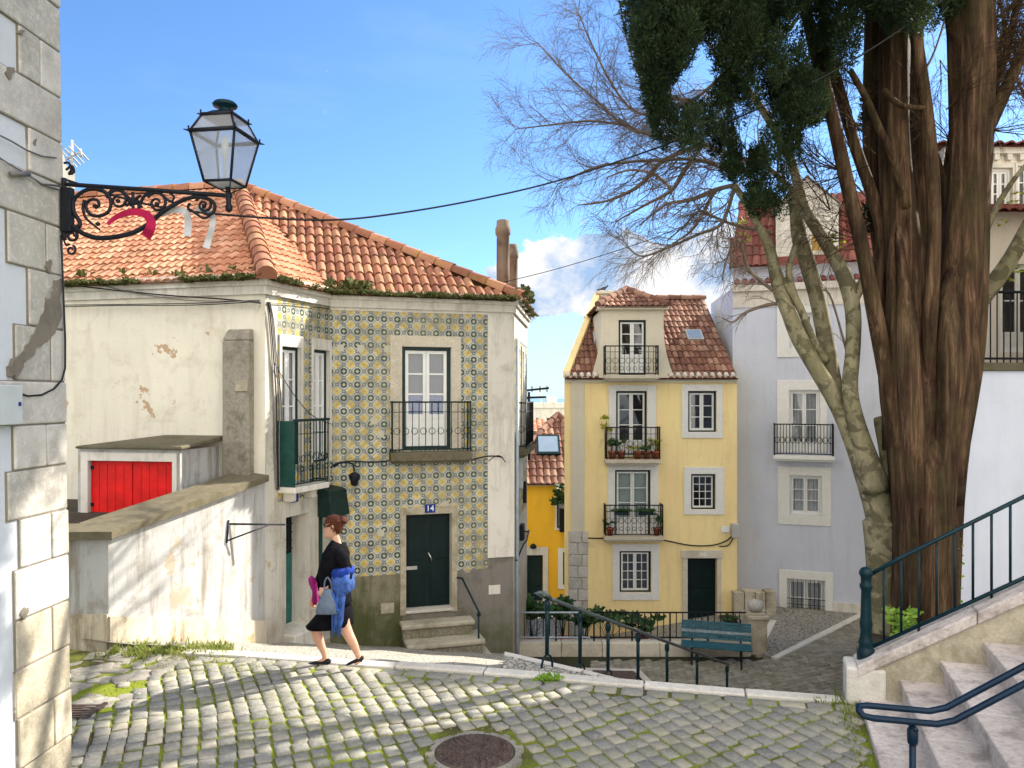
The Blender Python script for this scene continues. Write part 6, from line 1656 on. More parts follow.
for k in range(12):
    d = Vector((rng.uniform(-1, .3), rng.uniform(-.5, .5), rng.uniform(-.1, .8))).normalized()
    grow(P(rng.uniform(800, 880), rng.uniform(60, 240), 10.4), d, rng.uniform(.4, .8), .012, 2, UPV)
mb.build('branchlets', M['cyp_bark'], CT, recalc=False)
# foliage
nr = np.random.default_rng(3)
LV = []; LR = []
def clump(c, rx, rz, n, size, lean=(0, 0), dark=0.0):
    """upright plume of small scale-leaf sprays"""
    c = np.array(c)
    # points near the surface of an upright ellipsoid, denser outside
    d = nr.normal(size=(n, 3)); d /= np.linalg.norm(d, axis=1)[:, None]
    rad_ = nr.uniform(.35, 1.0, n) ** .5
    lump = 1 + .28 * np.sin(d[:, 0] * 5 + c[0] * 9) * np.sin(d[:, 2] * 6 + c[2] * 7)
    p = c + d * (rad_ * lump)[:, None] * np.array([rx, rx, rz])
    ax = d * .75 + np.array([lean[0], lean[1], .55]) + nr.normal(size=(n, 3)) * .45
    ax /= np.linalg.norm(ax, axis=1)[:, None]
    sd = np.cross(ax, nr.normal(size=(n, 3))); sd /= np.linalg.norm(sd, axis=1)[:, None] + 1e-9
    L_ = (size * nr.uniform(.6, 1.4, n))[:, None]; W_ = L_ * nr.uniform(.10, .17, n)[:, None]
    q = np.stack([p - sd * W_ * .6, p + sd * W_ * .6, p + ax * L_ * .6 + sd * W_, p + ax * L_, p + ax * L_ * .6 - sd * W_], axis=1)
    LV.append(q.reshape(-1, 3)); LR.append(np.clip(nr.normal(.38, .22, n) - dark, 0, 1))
def poly_rand(poly):
    xs = [p[0] for p in poly]; ys = [p[1] for p in poly]
    while True:
        x, y = rng.uniform(min(xs), max(xs)), rng.uniform(min(ys), max(ys))
        if inside(poly, x, y): return x, y
GAPS = [[(660, 74), (690, 58), (722, 66), (722, 108), (690, 124), (664, 114)], [(734, 100), (762, 98), (780, 132), (752, 158), (732, 144)], [(765, 150), (782, 150), (784, 178), (766, 180)], [(806, 30), (830, 40), (826, 62), (806, 58)], [(775, 30), (800, 25), (805, 60), (780, 62)], [(735, 20), (742, 20), (742, 32), (735, 32)]]
def fill(poly, k, Ya, Yb, rx, rz, n, size, edge=0):
    i = 0
    while i < k:
        x, y = poly_rand(poly)
        if any(inside(g, x, y) for g in GAPS): continue
        clump(P(x, y, rng.uniform(Ya, Yb)), rx * rng.uniform(.7, 1.25), rz * rng.uniform(.7, 1.3), n, size, (rng.uniform(-.4, .1), -.2)); i += 1
FA_ = [(632, -10), (646, 40), (652, 80), (668, 128), (688, 140), (706, 122), (728, 112), (722, 135), (745, 158), (770, 168), (790, 130), (800, 96), (828, 88), (835, 55), (858, 30), (900, 14), (960, 10), (960, -40), (640, -40)]
fill(FA_, 160, 8.7, 10.2, .16, .28, 1150, .040)
fill([(628, -5), (660, 120), (690, 138), (700, 110), (690, 60), (720, 0)], 45, 8.5, 9.3, .15, .28, 1100, .040)
fill([(700, 128), (798, 128), (795, 180), (785, 208), (757, 212), (738, 190), (722, 160)], 40, 9.2, 10.2, .10, .16, 560, .037)
fill([(768, 82), (824, 82), (828, 115), (800, 140), (772, 122)], 16, 9.0, 9.5, .14, .19, 1000, .038)
fill([(640, -160), (960, -160), (960, -20), (900, 0), (640, -20)], 110, 8.6, 11.5, .3, .42, 420, .09)
fill([(862, 90), (870, 90), (872, 250), (860, 250)], 6, 10.9, 11.3, .06, .16, 90, .07)
for k in range(125):    # crown above the picture
    a = rng.uniform(0, 6.283); rr_ = math.sqrt(rng.random()) * 3.0
    clump((5.2 + rr_ * math.cos(a) * 1.1, 11.6 + rr_ * math.sin(a), rng.uniform(7.6, 13.4)), .75, 1.1, 160, .3)
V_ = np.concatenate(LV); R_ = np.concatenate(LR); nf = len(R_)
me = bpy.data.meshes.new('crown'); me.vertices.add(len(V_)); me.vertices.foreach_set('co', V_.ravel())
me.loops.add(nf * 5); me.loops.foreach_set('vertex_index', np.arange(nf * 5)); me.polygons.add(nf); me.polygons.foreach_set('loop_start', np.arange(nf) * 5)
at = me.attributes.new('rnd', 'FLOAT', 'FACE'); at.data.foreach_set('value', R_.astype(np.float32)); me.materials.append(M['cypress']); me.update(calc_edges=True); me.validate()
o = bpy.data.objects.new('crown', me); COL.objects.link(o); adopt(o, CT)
print('cypress faces', nf)

# ivy / bush at the foot of the trunks
BU = thing('bush', 'small bright green bush at the foot of the two tree trunks behind the stair railing', 'bush', P(910, 645, 9.6))
mb = MB(); c = P(910, 648, 9.4)
for k in range(6): mb.tube([c + Vector((rng.uniform(-.1, .1), 0, -.25)), c + Vector((rng.uniform(-.25, .25), rng.uniform(-.1, .1), .25))], .006, 4)
mb.build('stem', M['twig'], BU, recalc=False); mb = MB()
for k in range(16): tuft_mesh(mb, P(rng.uniform(890, 926), rng.uniform(612, 652), 9.4 + rng.uniform(-.15, .2)), .07, 20, .075)
for k in range(10): tuft_mesh(mb, P(876 + rng.uniform(-2, 26), rng.uniform(652, 668), 9.0), .05, 14, .06)
mb.build('leaves', M['weed'], BU, recalc=False)
IV = thing('ivy', 'few ivy leaves climbing the right edge of the cypress trunk', 'plant', P(958, 620, 10.2)); mb = MB()
mb.tube([P(956, 620, 10.35), P(958, 580, 10.35), P(957, 540, 10.35)], .006, 4); mb.build('stem', M['twig'], IV); mb = MB()
for y in (540, 548, 556, 565, 578, 590, 602): tuft_mesh(mb, P(958.5 + rng.uniform(-1, 2), y, 10.3), .025, 7, .06)
mb.build('leaves', M['weed'], IV, recalc=False)
# ================================================================== right-hand stairs
AD = Vector((.948, -.318, 0)).normalized(); ED = Vector((-.318, -.948, 0)).normalized()   # up the flight / along each step towards the viewer
SO = Vector((3.52, 7.65, 0))
ST = thing('stone_staircase', 'broad flight of pitted pinkish limestone steps rising to the right', 'stairs', (4.2, 6.5, -3))
run, rise = .352, .216; W_ = 3.3
def sp(t, s, z): p = SO + AD * t + ED * s; return Vector((p.x, p.y, z))
for k in range(8):
    t0 = -.075 + run * k; z = -2.93 + rise * k
    mb = MB(); off = .13
    cuts = [off, W_ * R.uniform(.42, .5), W_]
    for a, b2 in zip(cuts[:-1], cuts[1:]):
        a2 = a + (.004 if a > off else 0)
        mb.hexa([sp(t0, b2, z - .075), sp(t0 + run + .06, b2, z - .075), sp(t0 + run + .06, a2, z - .075), sp(t0, a2, z - .075), sp(t0, b2, z), sp(t0 + run + .06, b2, z), sp(t0 + run + .06, a2, z), sp(t0, a2, z)], 0, R.random())
        mb.hexa([sp(t0 + .025, b2, z - .6), sp(t0 + run + .05, b2, z - .6), sp(t0 + run + .05, a2, z - .6), sp(t0 + .025, a2, z - .6), sp(t0 + .025, b2, z - .078), sp(t0 + run + .05, b2, z - .078), sp(t0 + run + .05, a2, z - .078), sp(t0 + .025, a2, z - .078)], 0, R.random())
    mb.build('step', M['stair'], ST, bevel=.012)
# stringer wall with sloping cap
mb = MB(); sl_ = rise / run; s0, s1 = -.17, .14
t0, t1 = -.1, 3.0
zc0 = -2.64
mb.hexa([sp(t0, s1, -3.4), sp(t1, s1, -3.4), sp(t1, s0, -3.4), sp(t0, s0, -3.4), sp(t0, s1, zc0 - .1), sp(t1, s1, zc0 + (t1 - t0) * .6 - .1), sp(t1, s0, zc0 + (t1 - t0) * .6 - .1), sp(t0, s0, zc0 - .1)], 0, .4)
mb.build('stringer', M['warmstone'], ST, bevel=.01)
mb = MB(); e_ = .035
for k in range(3):
    a, b2 = t0 + k * (t1 - t0) / 3, t0 + (k + 1) * (t1 - t0) / 3 - .005; za, zb_ = zc0 + (a - t0) * .6 - .098, zc0 + (b2 - t0) * .6 - .098
    mb.hexa([sp(a, s1 + e_, za), sp(b2, s1 + e_, zb_), sp(b2, s0 - e_, zb_), sp(a, s0 - e_, za), sp(a, s1 + e_, za + .12), sp(b2, s1 + e_, zb_ + .12), sp(b2, s0 - e_, zb_ + .12), sp(a, s0 - e_, za + .12)], 0, R.random())
mb.build('stringer_cap', M['stair'], ST, bevel=.015)
mb = MB(); mb.hexa([sp(-.20, .17, -3.3), sp(.16, .17, -3.3), sp(.16, -.2, -3.3), sp(-.2, -.2, -3.3), sp(-.2, .17, zc0 + .0), sp(.16, .17, zc0 + .0), sp(.16, -.2, zc0 + .0), sp(-.2, -.2, zc0)], 0, .7); mb.build('newel_base', M['kerb'], ST, bevel=.025)
# railing with turned newel
RL = thing('stair_railing', 'dark teal iron stair railing with a turned newel post and thin square bars', 'railing', sp(0, 0, zc0))
np_ = sp(0, -.02, zc0); ntop = P(866, 567, np_.y).z - zc0
k_ = ntop / .98
mb = MB(); mb.lathe([(r * .98, z * k_) for r, z in ((.088, 0), (.088, .13), (.074, .15), (.066, .18), (.074, .21), (.066, .24), (.056, .28), (.053, .34), (.063, .40), (.055, .44), (.048, .66), (.046, .74), (.06, .77), (.062, .80), (.05, .82), (.052, .88), (.066, .90), (.068, .93), (.05, .965), (.02, .98))], np_, 18)
mb.build('newel_post', M['teal_paint'], RL)
def bz(t): return zc0 + .135 + t * .6
def tz_(t): return zc0 + .90 * k_ + (t) * .615
mb = MB(); mb.tube([sp(.03, -.02, tz_(.0)), sp(.3, -.02, tz_(.3)), sp(2.8, -.02, tz_(2.8))], .021, 8); mb.build('rail', M['teal_paint'], RL)
mb = MB(); mb.tube([sp(.03, -.02, bz(.03)), sp(2.8, -.02, bz(2.8))], .02, 6); mb.build('rail', M['teal_paint'], RL)
for k in range(17):
    t = .16 + k * .155; mb = MB(); mb.tube([sp(t, -.02, bz(t) - (.07 if k % 4 == 2 else 0)), sp(t, -.02, tz_(t))], .0125, 4); mb.build('bar', M['teal_paint'], RL)
# double pipe hand rail in the foreground
PR = thing('pipe_handrail', 'glossy dark blue double-pipe handrail with a looped end in the middle of the stone stairs', 'handrail', P(908, 800, 5.15))
Yp = 5.15; a0, a1 = P(862, 705, Yp), P(938, 712, Yp); up1 = Vector((.80, -.25, .60)).normalized()
o2 = Vector((.012, -.075, -.055))
U1 = [a1 + up1 * 3.0, a1 + up1 * .12, a1 + Vector((0, 0, .0)), a0 + (a1 - a0) * .1]
def rl(o): return [p + o for p in U1]
top = [a1 + up1 * 3, a1 + up1 * .3, a1 + up1 * .06, a1 - (a1 - a0).normalized() * .06, a0 + (a1 - a0) * .3, a0 + (a1 - a0) * .06]
bot = [p + o2 for p in top]; mid = (a0 + a0 + o2) / 2 - (a1 - a0).normalized() * .045
loop = top + [a0 + o2 * .12 - (a1 - a0).normalized() * .03, mid, a0 + o2 * .88 - (a1 - a0).normalized() * .03] + bot[::-1]
mb = MB(); mb.tube(loop, .0215, 10); mb.build('rail', M['navy_paint'], PR)
pp = P(908, 718, Yp) + o2 * .6; mb = MB(); mb.tube([pp + Vector((0, 0, -.0)), pp + Vector((0, 0, -.9))], .021, 10); mb.lathe([(.03, -.12), (.034, -.1), (.034, -.03), (.02, 0)], pp, 10); mb.tube([pp + Vector((0, .04, 0)), pp + Vector((0, -.05, -.01))], .016, 6); mb.build('post', M['navy_paint'], PR)
pp2 = a1 + up1 * 2.0 + o2 * .6; mb = MB(); mb.tube([pp2, pp2 + Vector((0, 0, -.9))], .021, 10); mb.build('post', M['navy_paint'], PR)

# ================================================================== hand rail of the descending flight
M['worn_rail'] = plain('worn grey green rail', (.12, .15, .15), .4, .4, 14, metal=.3)
DH = thing('descending_handrail', 'green double-pipe handrail on seven posts going down behind the pale kerb', 'handrail', (.41, 9, -3.2))
h0, h1 = P(548, 598, 9.0), P(727, 664, 13.9)
hd = (h1 - h0); side_ = Vector((hd.y, -hd.x, 0)).normalized() * .035
for k, x in enumerate((547, 580, 608, 638, 667, 697, 727)):
    # parameter along the rail whose picture column is x
    A_ = (x - CX) / F; t = (A_ * h0.y - h0.x) / (hd.x - A_ * hd.y); p = h0 + hd * t; zt = p.z - .03
    zg = max(zs_top - .41 * ((p - S0).dot(SD)), -5.6); mb = MB(); mb.tube([(p.x, p.y, zg + .16), (p.x, p.y, zt)], .024, 8); mb.lathe([(.022, -.12), (.036, -.1), (.036, -.02), (.02, 0)], (p.x, p.y, zt), 8)
    for s_ in (-1, 1):
        ss = Vector((.75, .66, 0)).normalized() * s_; q = Vector((p.x, p.y, zg)); mb.tube([q + Vector((0, 0, .17)), q + ss * .06 + Vector((0, 0, .13)), q + ss * .085 + Vector((0, 0, .05)), q + ss * .09 + Vector((0, 0, -.06))], .014, 6)
    mb.build('post', M['teal_paint'], DH)
for s_ in (-1, 1):
    mb = MB(); o = side_ * s_; mb.tube([h0 + o * 1.0 - hd.normalized() * .02 + Vector((0, 0, .0)), h0 + o + hd * .03, h1 + o], .018, 8); mb.build('rail', M['worn_rail'] if s_ > 0 else M['teal_paint'], DH)
mb = MB(); c = h0; mb.tube([h0 + side_ * 1.0, h0 + side_ * 1.4 - hd.normalized() * .09 + Vector((-.02, 0, .05)), h0 + Vector((-.1, -.02, .07)), h0 - side_ * 1.4 - hd.normalized() * .09 + Vector((-.06, 0, .03)), h0 - side_], .022, 8); mb.build('rail_end', M['worn_rail'], DH)

# ================================================================== manhole, drain, grass
MHt = thing('manhole_cover', 'round rusty cast-iron manhole cover set among the setts', 'manhole cover', MH)
mb = MB(); r0 = .335; mz = ZP + .012
mb.lathe([(.0, -.05), (r0, -.05), (r0, 0), (r0 - .03, .004), (.0, .004)], (MH.x, MH.y, mz - .004), 36); mb.build('lid', M['manhole'], MHt)
mb = MB()
for ring_ in range(2, 9):
    rr_ = ring_ * .037; n = max(6, int(rr_ * 6.283 / .052))
    for k in range(n):
        a = 6.283 * k / n + ring_; c = Vector((MH.x + rr_ * math.cos(a), MH.y + rr_ * math.sin(a), mz)); d = .014; w = .008 + .004 * (k % 2)
        ca, sa = math.cos(a) * d, math.sin(a) * d; tx, ty_ = -math.sin(a) * w, math.cos(a) * w
        q = [(-ca - tx, -sa - ty_), (ca - tx, sa - ty_), (ca + tx, sa + ty_), (-ca + tx, -sa + ty_)]
        mb.hexa([c + Vector((x, y, 0)) for x, y in q] + [c + Vector((x * .8, y * .8, .012)) for x, y in q], 0, R.random())
mb.build('tread_studs', M['manhole'], MHt)
mb = MB(); K = 40
for k in range(K):
    a0_, a1_ = 6.283 * k / K, 6.283 * (k + 1) / K; ri, ro = r0 + .008, r0 + .06 + .035 * math.sin(k * 2.1) * math.sin(k * .9)
    q = [Vector((MH.x + r * math.cos(a), MH.y + r * math.sin(a), 0)) for r, a in ((ri, a0_), (ro, a0_), (ro, a1_), (ri, a1_))]
    mb.hexa([zz(p, ZP - .05) for p in q] + [zz(p, ZP + .004) for p in q], 0, .5 + .3 * math.sin(k * .8))
mb.build('rim', M['flag'], MHt)
DG = thing('drain_grate', 'small rusty drain grate at the foot of the near stone corner', 'drain', P(73, 712, 7.3)); c = P(76, 712, 7.35); mb = MB()
for k in range(6): mb.box(c.x - .16, c.x + .16, c.y - .15 + k * .055, c.y - .12 + k * .055, -3.06, -2.985)
mb.build('bars', M['manhole'], DG); mb = MB(); mb.box(c.x - .2, c.x - .16, c.y - .18, c.y + .2, -3.06, -2.98); mb.box(c.x + .16, c.x + .2, c.y - .18, c.y + .2, -3.06, -2.98); mb.build('frame', M['manhole'], DG)
mb = MB()
def blade(p, h, w):
    a = R.uniform(0, 6.283); o = Vector((math.cos(a), math.sin(a), 0)); b2 = Vector((-o.y, o.x, 0)) * w
    m = p + Vector((0, 0, h * .6)) + o * h * .2; t = p + Vector((0, 0, h)) + o * h * R.uniform(.3, .8); r = R.random()
    mb.face([p - b2, p + b2, m + b2 * .8, m - b2 * .8], 0, None, r); mb.face([m - b2 * .8, m + b2 * .8, t], 0, None, r)
for k in range(2600):
    t = R.random() ** 1.3; X = -4.85 + 1.5 * t + R.gauss(0, .06); Y = 9.45 - .1 * t + R.gauss(0, .12) - .12 * (R.random() < .3)
    
    if mnoise.noise(Vector((X * 3.5, Y * 3.5, 5))) < -.12: continue
    blade(Vector((X, Y, street_h(X, Y) - .03)), R.uniform(.03, .19) * (1 - .5 * t) * R.uniform(.5, 1), .008)
for k in range(700):
    X = R.uniform(-4.5, -2.6); Y = kerbY(X) - R.uniform(.1, .7) ; blade(Vector((X, Y, street_h(X, Y) - .03)), R.uniform(.02, .06), .006)
for k in range(420):   # at the foot of the stairs
    t = R.random(); p = sp(-.18 + R.gauss(0, .06), -.1 + t * 1.7, 0); blade(Vector((p.x - .02, p.y, ZP - .02)), R.uniform(.02, .12) * (1.1 - t * .6), .007)
for k in range(160):
    X = R.uniform(3.0, 3.6); blade(Vector((X, kerbY(X) - R.uniform(.05, .16), ZP - .01)), R.uniform(.02, .07), .006)
for k in range(5200):  # moss tufts low between setts
    X = R.uniform(-4.3, 1.8); Y = R.uniform(5.9, kerbY(X) - .1)
    if mnoise.noise(Vector((X * .9, Y * .9, 1))) < .02: continue
    blade(Vector((X, Y, street_h(X, Y) - .03)), R.uniform(.018, .034), .012)
stuff(mb.build('grass', M['grass'], None, recalc=False), 'green grass and moss tufts between the setts and along the wall foot')
WD = thing('weed', 'bright yellow-green weed growing on the kerb at the first handrail post', 'weed', P(548, 684, 8.2)); mb = MB()
for k in range(5): c = P(548 + R.uniform(-8, 8), 685, 8.15); mb.tube([c, c + Vector((R.uniform(-.1, .1), 0, .15))], .004, 4)
mb.build('stem', M['weed'], WD, recalc=False); mb = MB()
for k in range(12): tuft_mesh(mb, P(548 + R.gauss(0, 7), 682 + R.uniform(-6, 4), 8.15), .035, 14, .055)
mb.build('leaves', M['weed'], WD, recalc=False)

# ================================================================== overhead cables
def cable(pts, r, mat, label, name='overhead_cable'):
    q = smooth([tuple(p) for p in pts], 8); mb = MB(); mb.tube(q, r, 5, 0, None, True); tag(mb.build(name, M[mat], None, recalc=False), label, 'cable')
cable([P(60, 178, 6.15), P(150, 205, 6.6), P(240, 216, 7.2), P(330, 220, 7.8), P(400, 213, 8.3), P(480, 199, 8.8), P(560, 180, 9.1), P(662, 146, 9.2), P(760, 108, 9.2), P(850, 62, 9.0), P(945, -2, 8.7), P(1010, -60, 8.5)], .0105, 'cable', 'thick black cable sweeping across the sky from the lantern to the cypress')
cable([P(500, 283, 16.5), P(560, 268, 15), P(640, 243, 13.5), P(700, 220, 12.4), P(800, 190, 11.2), P(870, 165, 10.2)], .0075, 'cable', 'thin cable from the tiled house roof to the trees over the yellow house')
def fpx(fr, pts, d): return [fr.pt(*fr.px(x, y), d) for x, y in pts]
CB = thing('cable_bundle', 'bundle of grey and black cables along the cream wall and down its corner', 'cable', FL.pt(7.4, 1.2, .1))
for i, pts in enumerate(([(60, 279), (100, 288), (160, 295), (215, 299), (250, 302), (264, 303)], [(60, 284), (110, 290), (170, 296), (230, 300), (264, 304)], [(60, 306), (140, 305), (200, 304), (264, 301)], [(90, 280), (130, 292), (190, 301), (240, 302), (264, 303.5)], [(60, 308), (120, 306.5), (200, 306), (264, 302.5)])):
    mb = MB(); q = fpx(FL, smooth(pts, 4), .09 + .012 * i); mb.tube(q, .011 if i < 2 else .008, 5); mb.build('cable', M['cable_grey' if i in (0, 3) else 'cable'], CB, recalc=False)
for i, dx in enumerate((0, 2.2, 4.5, 6)):
    mb = MB(); q = fpx(FS, smooth([(265 + dx * .3, 302), (267 + dx * .6, 315 + dx), (270 + dx * .5, 350), (272 + dx, 400), (273 + dx * .8, 450), (275 + dx * .5, 490)], 4), .03 + .01 * i); mb.tube(q, .011 if i < 3 else .007, 5); mb.build('cable', M['cable' if i % 2 else 'cable_grey'], CB, recalc=False)
mb = MB(); mb.tube(fpx(FS, smooth([(266, 303), (290, 304), (329, 309)], 4), .03), .008, 4); mb.tube(fpx(FS, smooth([(272, 362), (290, 392), (310, 415), (329, 424)], 4), .04), .007, 4); mb.build('cable', M['cable'], CB, recalc=False)
FC = thing('facade_cable', 'drooping black cable run across the patterned tiles under the balcony', 'cable', FA.pt(1.8, -1, .03)); mb = MB()
mb.tube(fpx(FA, smooth([(331, 468), (337, 463), (352, 461), (372, 462), (395, 460), (412, 459), (430, 461), (447, 457), (466, 460), (488, 456), (502, 457)], 4), .035), .014, 5); mb.tube(fpx(FA, smooth([(488, 461), (495, 456), (500, 456), (505, 462)], 4), .035), .009, 4); mb.build('cable', M['cable'], FC, recalc=False)
WC = thing('washing_bracket', 'dark bundle of cables and a clothes bracket on the side of the tiled house', 'bracket', FR_.pt(1.5, -3, .1)); mb = MB()
mb.tube([FR_.pt(.3, -3.3, .04), FR_.pt(1.2, -3.15, .1), FR_.pt(2.5, -3.3, .06), FR_.pt(3.3, -3.2, .05)], .02, 5); mb.tube([FR_.pt(1.4, -2.9, .03), FR_.pt(1.4, -2.9, .2)], .02, 5); mb.build('cable', M['cable'], WC, recalc=False)
mb = MB(); mb.fbox(FR_, 1.35, 1.6, -3.1, -2.75, .01, .1); mb.build('junction_box', M['wrought'], WC, bevel=.02)
mb = MB(); mb.fbox(FR_, 2.2, 2.35, -2.4, -1.9, .01, .08); mb.build('junction_box', M['wrought'], WC, bevel=.02)
AA = thing('roof_aerial', 'dark aerial with cross bars rising beside the tiled house balcony', 'aerial', P(531, 440, 21)); mb = MB()
for (x, yb, yt) in ((529, 460, 392), (525, 460, 396), (522, 460, 398)): mb.tube([P(x, yb, 21), P(x, yt, 21)], .035, 5)
mb.build('mast', M['iron'], AA); mb = MB(); mb.tube([P(520, 391, 21), P(549, 388, 21)], .03, 5); mb.tube([P(514, 398, 21), P(546, 397, 21)], .03, 5); mb.tube([P(514, 408, 21), P(530, 396, 21)], .03, 5)
for x in (524, 532, 540, 547): mb.tube([P(x, 386, 21), P(x, 392, 21)], .02, 4)
mb.build('antenna', M['iron'], AA)
# ================================================================== the woman
WY = 8.66
PE = thing('person', 'woman in black jacket and skirt striding left with sunglasses and her hair in a bun', 'person', P(335, 663, WY))
PX = 1 / F * WY
def W(px, py, d=0): return P(px, py, WY + d)      # d: away from us
me = bpy.data.meshes.new('body'); ob = bpy.data.objects.new('body', me); COL.objects.link(ob)
V = []; E = []; RD_ = []
def chain(pts, root=None):
    prev = root
    for (x, y, d, r) in pts:
        V.append(W(x, y, d)); RD_.append(r * PX); i = len(V) - 1
        if prev is not None: E.append((prev, i))
        prev = i
    return prev
V.append(W(337, 600, 0)); RD_.append(11.5 * PX)
sp1 = chain([(335, 588, 0, 11), (333, 575, 0, 10.5), (334, 562, 0, 11), (336, 553, 0, 9.5)], 0)
neck = chain([(337.5, 546, 0, 4.6), (336, 540, 0, 4.2), (334.5, 533, 0, 4.6)], sp1)
# near leg (trailing) and far leg (leading)
n1 = chain([(340, 607, -.07, 9), (343, 622, -.08, 7), (347, 632, -.08, 5.8), (354, 645, -.08, 4.7), (358, 655, -.08, 3.0), (360.5, 660.5, -.08, 2.6), (354, 664, -.08, 2.0)], 0)
f1 = chain([(328, 607, .07, 9), (319, 620, .08, 7.4), (315, 629, .08, 6.0), (319, 641, .08, 5.3), (324, 652, .08, 3.2), (325, 659, .08, 2.7), (317, 663, .08, 2.0), (312, 664, .08, 1.6)], 0)
sh = sp1
na = chain([(340, 555, -.15, 5.2), (345, 567, -.2, 4.4), (346, 578, -.22, 4.0), (337, 585, -.24, 3.2), (328, 588, -.24, 2.4), (325, 590, -.24, 2.0)], sh)
fa = chain([(330, 555, .15, 4.8), (324, 568, .18, 4.2), (320, 580, .18, 3.8), (317, 588, .18, 2.8), (314.5, 595, .18, 2.0), (313, 598, .18, 1.8)], sh)
me.from_pydata(V, E, []); me.update()
md = ob.modifiers.new('Skin', 'SKIN'); md.use_smooth_shade = True
sv = me.skin_vertices[0].data
for i, r in enumerate(RD_): sv[i].radius = (r, r)
sv[0].use_root = True
md2 = ob.modifiers.new('Sub', 'SUBSURF'); md2.levels = 2; md2.render_levels = 2
bpy.context.view_layer.update()
bm_ = bpy.data.meshes.new_from_object(ob.evaluated_get(bpy.context.evaluated_depsgraph_get()))
bpy.data.objects.remove(ob)
# head, fingers: added as volumes, then everything fused into one surface
bb = bmesh.new(); bb.from_mesh(bm_)
def add_mb(mb_):
    m = bpy.data.meshes.new('t'); m.from_pydata(mb_.v, [], mb_.f); bb.from_mesh(m); bpy.data.meshes.remove(m)
HC = W(333.2, 526.5)          # head centre; face looks to -X
hs = .118
mb = MB(); rings = []
# horizontal slices of a head: (z, front x, back x, half width)
for z, fx, bx, hw in ((-1.08, -.55, .05, .22), (-1.0, -.72, .25, .36), (-.82, -.80, .42, .46), (-.62, -.80, .58, .54), (-.50, -.82, .66, .57), (-.30, -.83, .76, .61), (-.1, -.80, .84, .645), (.1, -.74, .90, .66), (.3, -.78, .92, .66), (.55, -.74, .88, .63), (.8, -.58, .74, .52), (.98, -.34, .5, .36), (1.06, -.1, .25, .16)):
    ring = []
    for k in range(16):
        a = 2 * math.pi * k / 16; cx = (fx + bx) / 2; rx = (bx - fx) / 2
        ring.append(HC + Vector(((cx + rx * math.cos(a)), hw * math.sin(a), z)) * hs)
    rings.append(ring)
mb.loft(rings); add_mb(mb)
mb = MB()   # nose, lips, chin, ears
mb.loft([[HC + Vector((-.74 + .0 - f, w * sx, z + dz)) * hs for sx, dz in ((-1, 0), (0, .03), (1, 0), (0, -.03))] for z, f, w in ((.12, .0, .07), (-.05, .10, .09), (-.18, .22, .12), (-.26, .20, .15), (-.31, .02, .12))]); add_mb(mb)
for z, f, w in ((-.47, .08, .2), (-.57, .07, .19)):
    mb = MB(); mb.tube([HC + Vector((-.74, -w, z)) * hs, HC + Vector((-.78 - f, 0, z)) * hs, HC + Vector((-.74, w, z)) * hs], [.005, .0095, .005], 6); add_mb(mb)
mb = MB(); mb.lathe([(.0, -.02), (.02, -.01), (.024, .0), (.02, .01), (0, .02)], HC + Vector((-.72, 0, -.93)) * hs, 8); add_mb(mb)
for s_ in (-1, 1):
    mb = MB(); mb.tube([HC + Vector((.1, s_ * .62, -.22)) * hs, HC + Vector((.16, s_ * .72, -.02)) * hs, HC + Vector((.17, s_ * .73, .14)) * hs, HC + Vector((.08, s_ * .66, .2)) * hs], [.007, .011, .013, .008], 7); add_mb(mb)
def hand(base, d, pn, s=1.0):
    """palm along d, fingers curling about pn"""
    d = d.normalized(); pn = (pn - d * pn.dot(d)).normalized(); sd = d.cross(pn)
    mb = MB(); rings = []
    for t, w, h in ((-.02, .02, .015), (.0, .028, .016), (.04, .038, .014), (.075, .038, .012), (.085, .03, .01)):
        rings.append([base + d * t + sd * (w * math.cos(a)) + pn * (h * math.sin(a)) for a in np.linspace(0, 2 * math.pi, 10, endpoint=False)])
    mb.loft(rings)
    for i, (o, L_) in enumerate(((-.030, .062), (-.011, .075), (.010, .070), (.029, .055))):
        b0 = base + d * .075 + sd * o; a1 = (d * .75 + pn * .66).normalized(); a2 = (d * -.05 + pn).normalized(); a3 = (d * -.75 + pn * .6).normalized()
        mb.tube([b0, b0 + a1 * L_ * .45, b0 + a1 * L_ * .45 + a2 * L_ * .32, b0 + a1 * L_ * .45 + a2 * L_ * .32 + a3 * L_ * .26], [.0095, .009, .0085, .007], 7)
    tb = base + d * .018 + sd * -.03; mb.tube([tb, tb - sd * .022 + d * .028 + pn * .012, tb - sd * .015 + d * .05 + pn * .035], [.012, .0105, .008], 7)
    add_mb(mb)
hand(W(325.5, 589.5, -.24), Vector((-.6, 0, -.5)), Vector((-.2, .9, -.4)))
hand(W(313.2, 597.5, .18), Vector((-.2, 0, -1)), Vector((.5, -.8, 0)))
m = bpy.data.meshes.new('body'); bb.to_mesh(m); bb.free()
o = bpy.data.objects.new('body', m); COL.objects.link(o)
rm = o.modifiers.new('R', 'REMESH'); rm.mode = 'VOXEL'; rm.voxel_size = .0075; rm.use_smooth_shade = True
sm_ = o.modifiers.new('S', 'SMOOTH'); sm_.factor = .35; sm_.iterations = 1
bpy.context.view_layer.update()
fm = bpy.data.meshes.new_from_object(o.evaluated_get(bpy.context.evaluated_depsgraph_get())); bpy.data.objects.remove(o)
fm.materials.clear()
ms, nt, b = nodes_of('skin'); pz = pos(nt)
sepz = N(nt, 'ShaderNodeSeparateXYZ'); nt.links.new(pz, sepz.inputs[0])
skin = ramp(nt, noise(nt, pz, 9, 3), .3, .7, (.50, .26, .17), (.58, .32, .22))
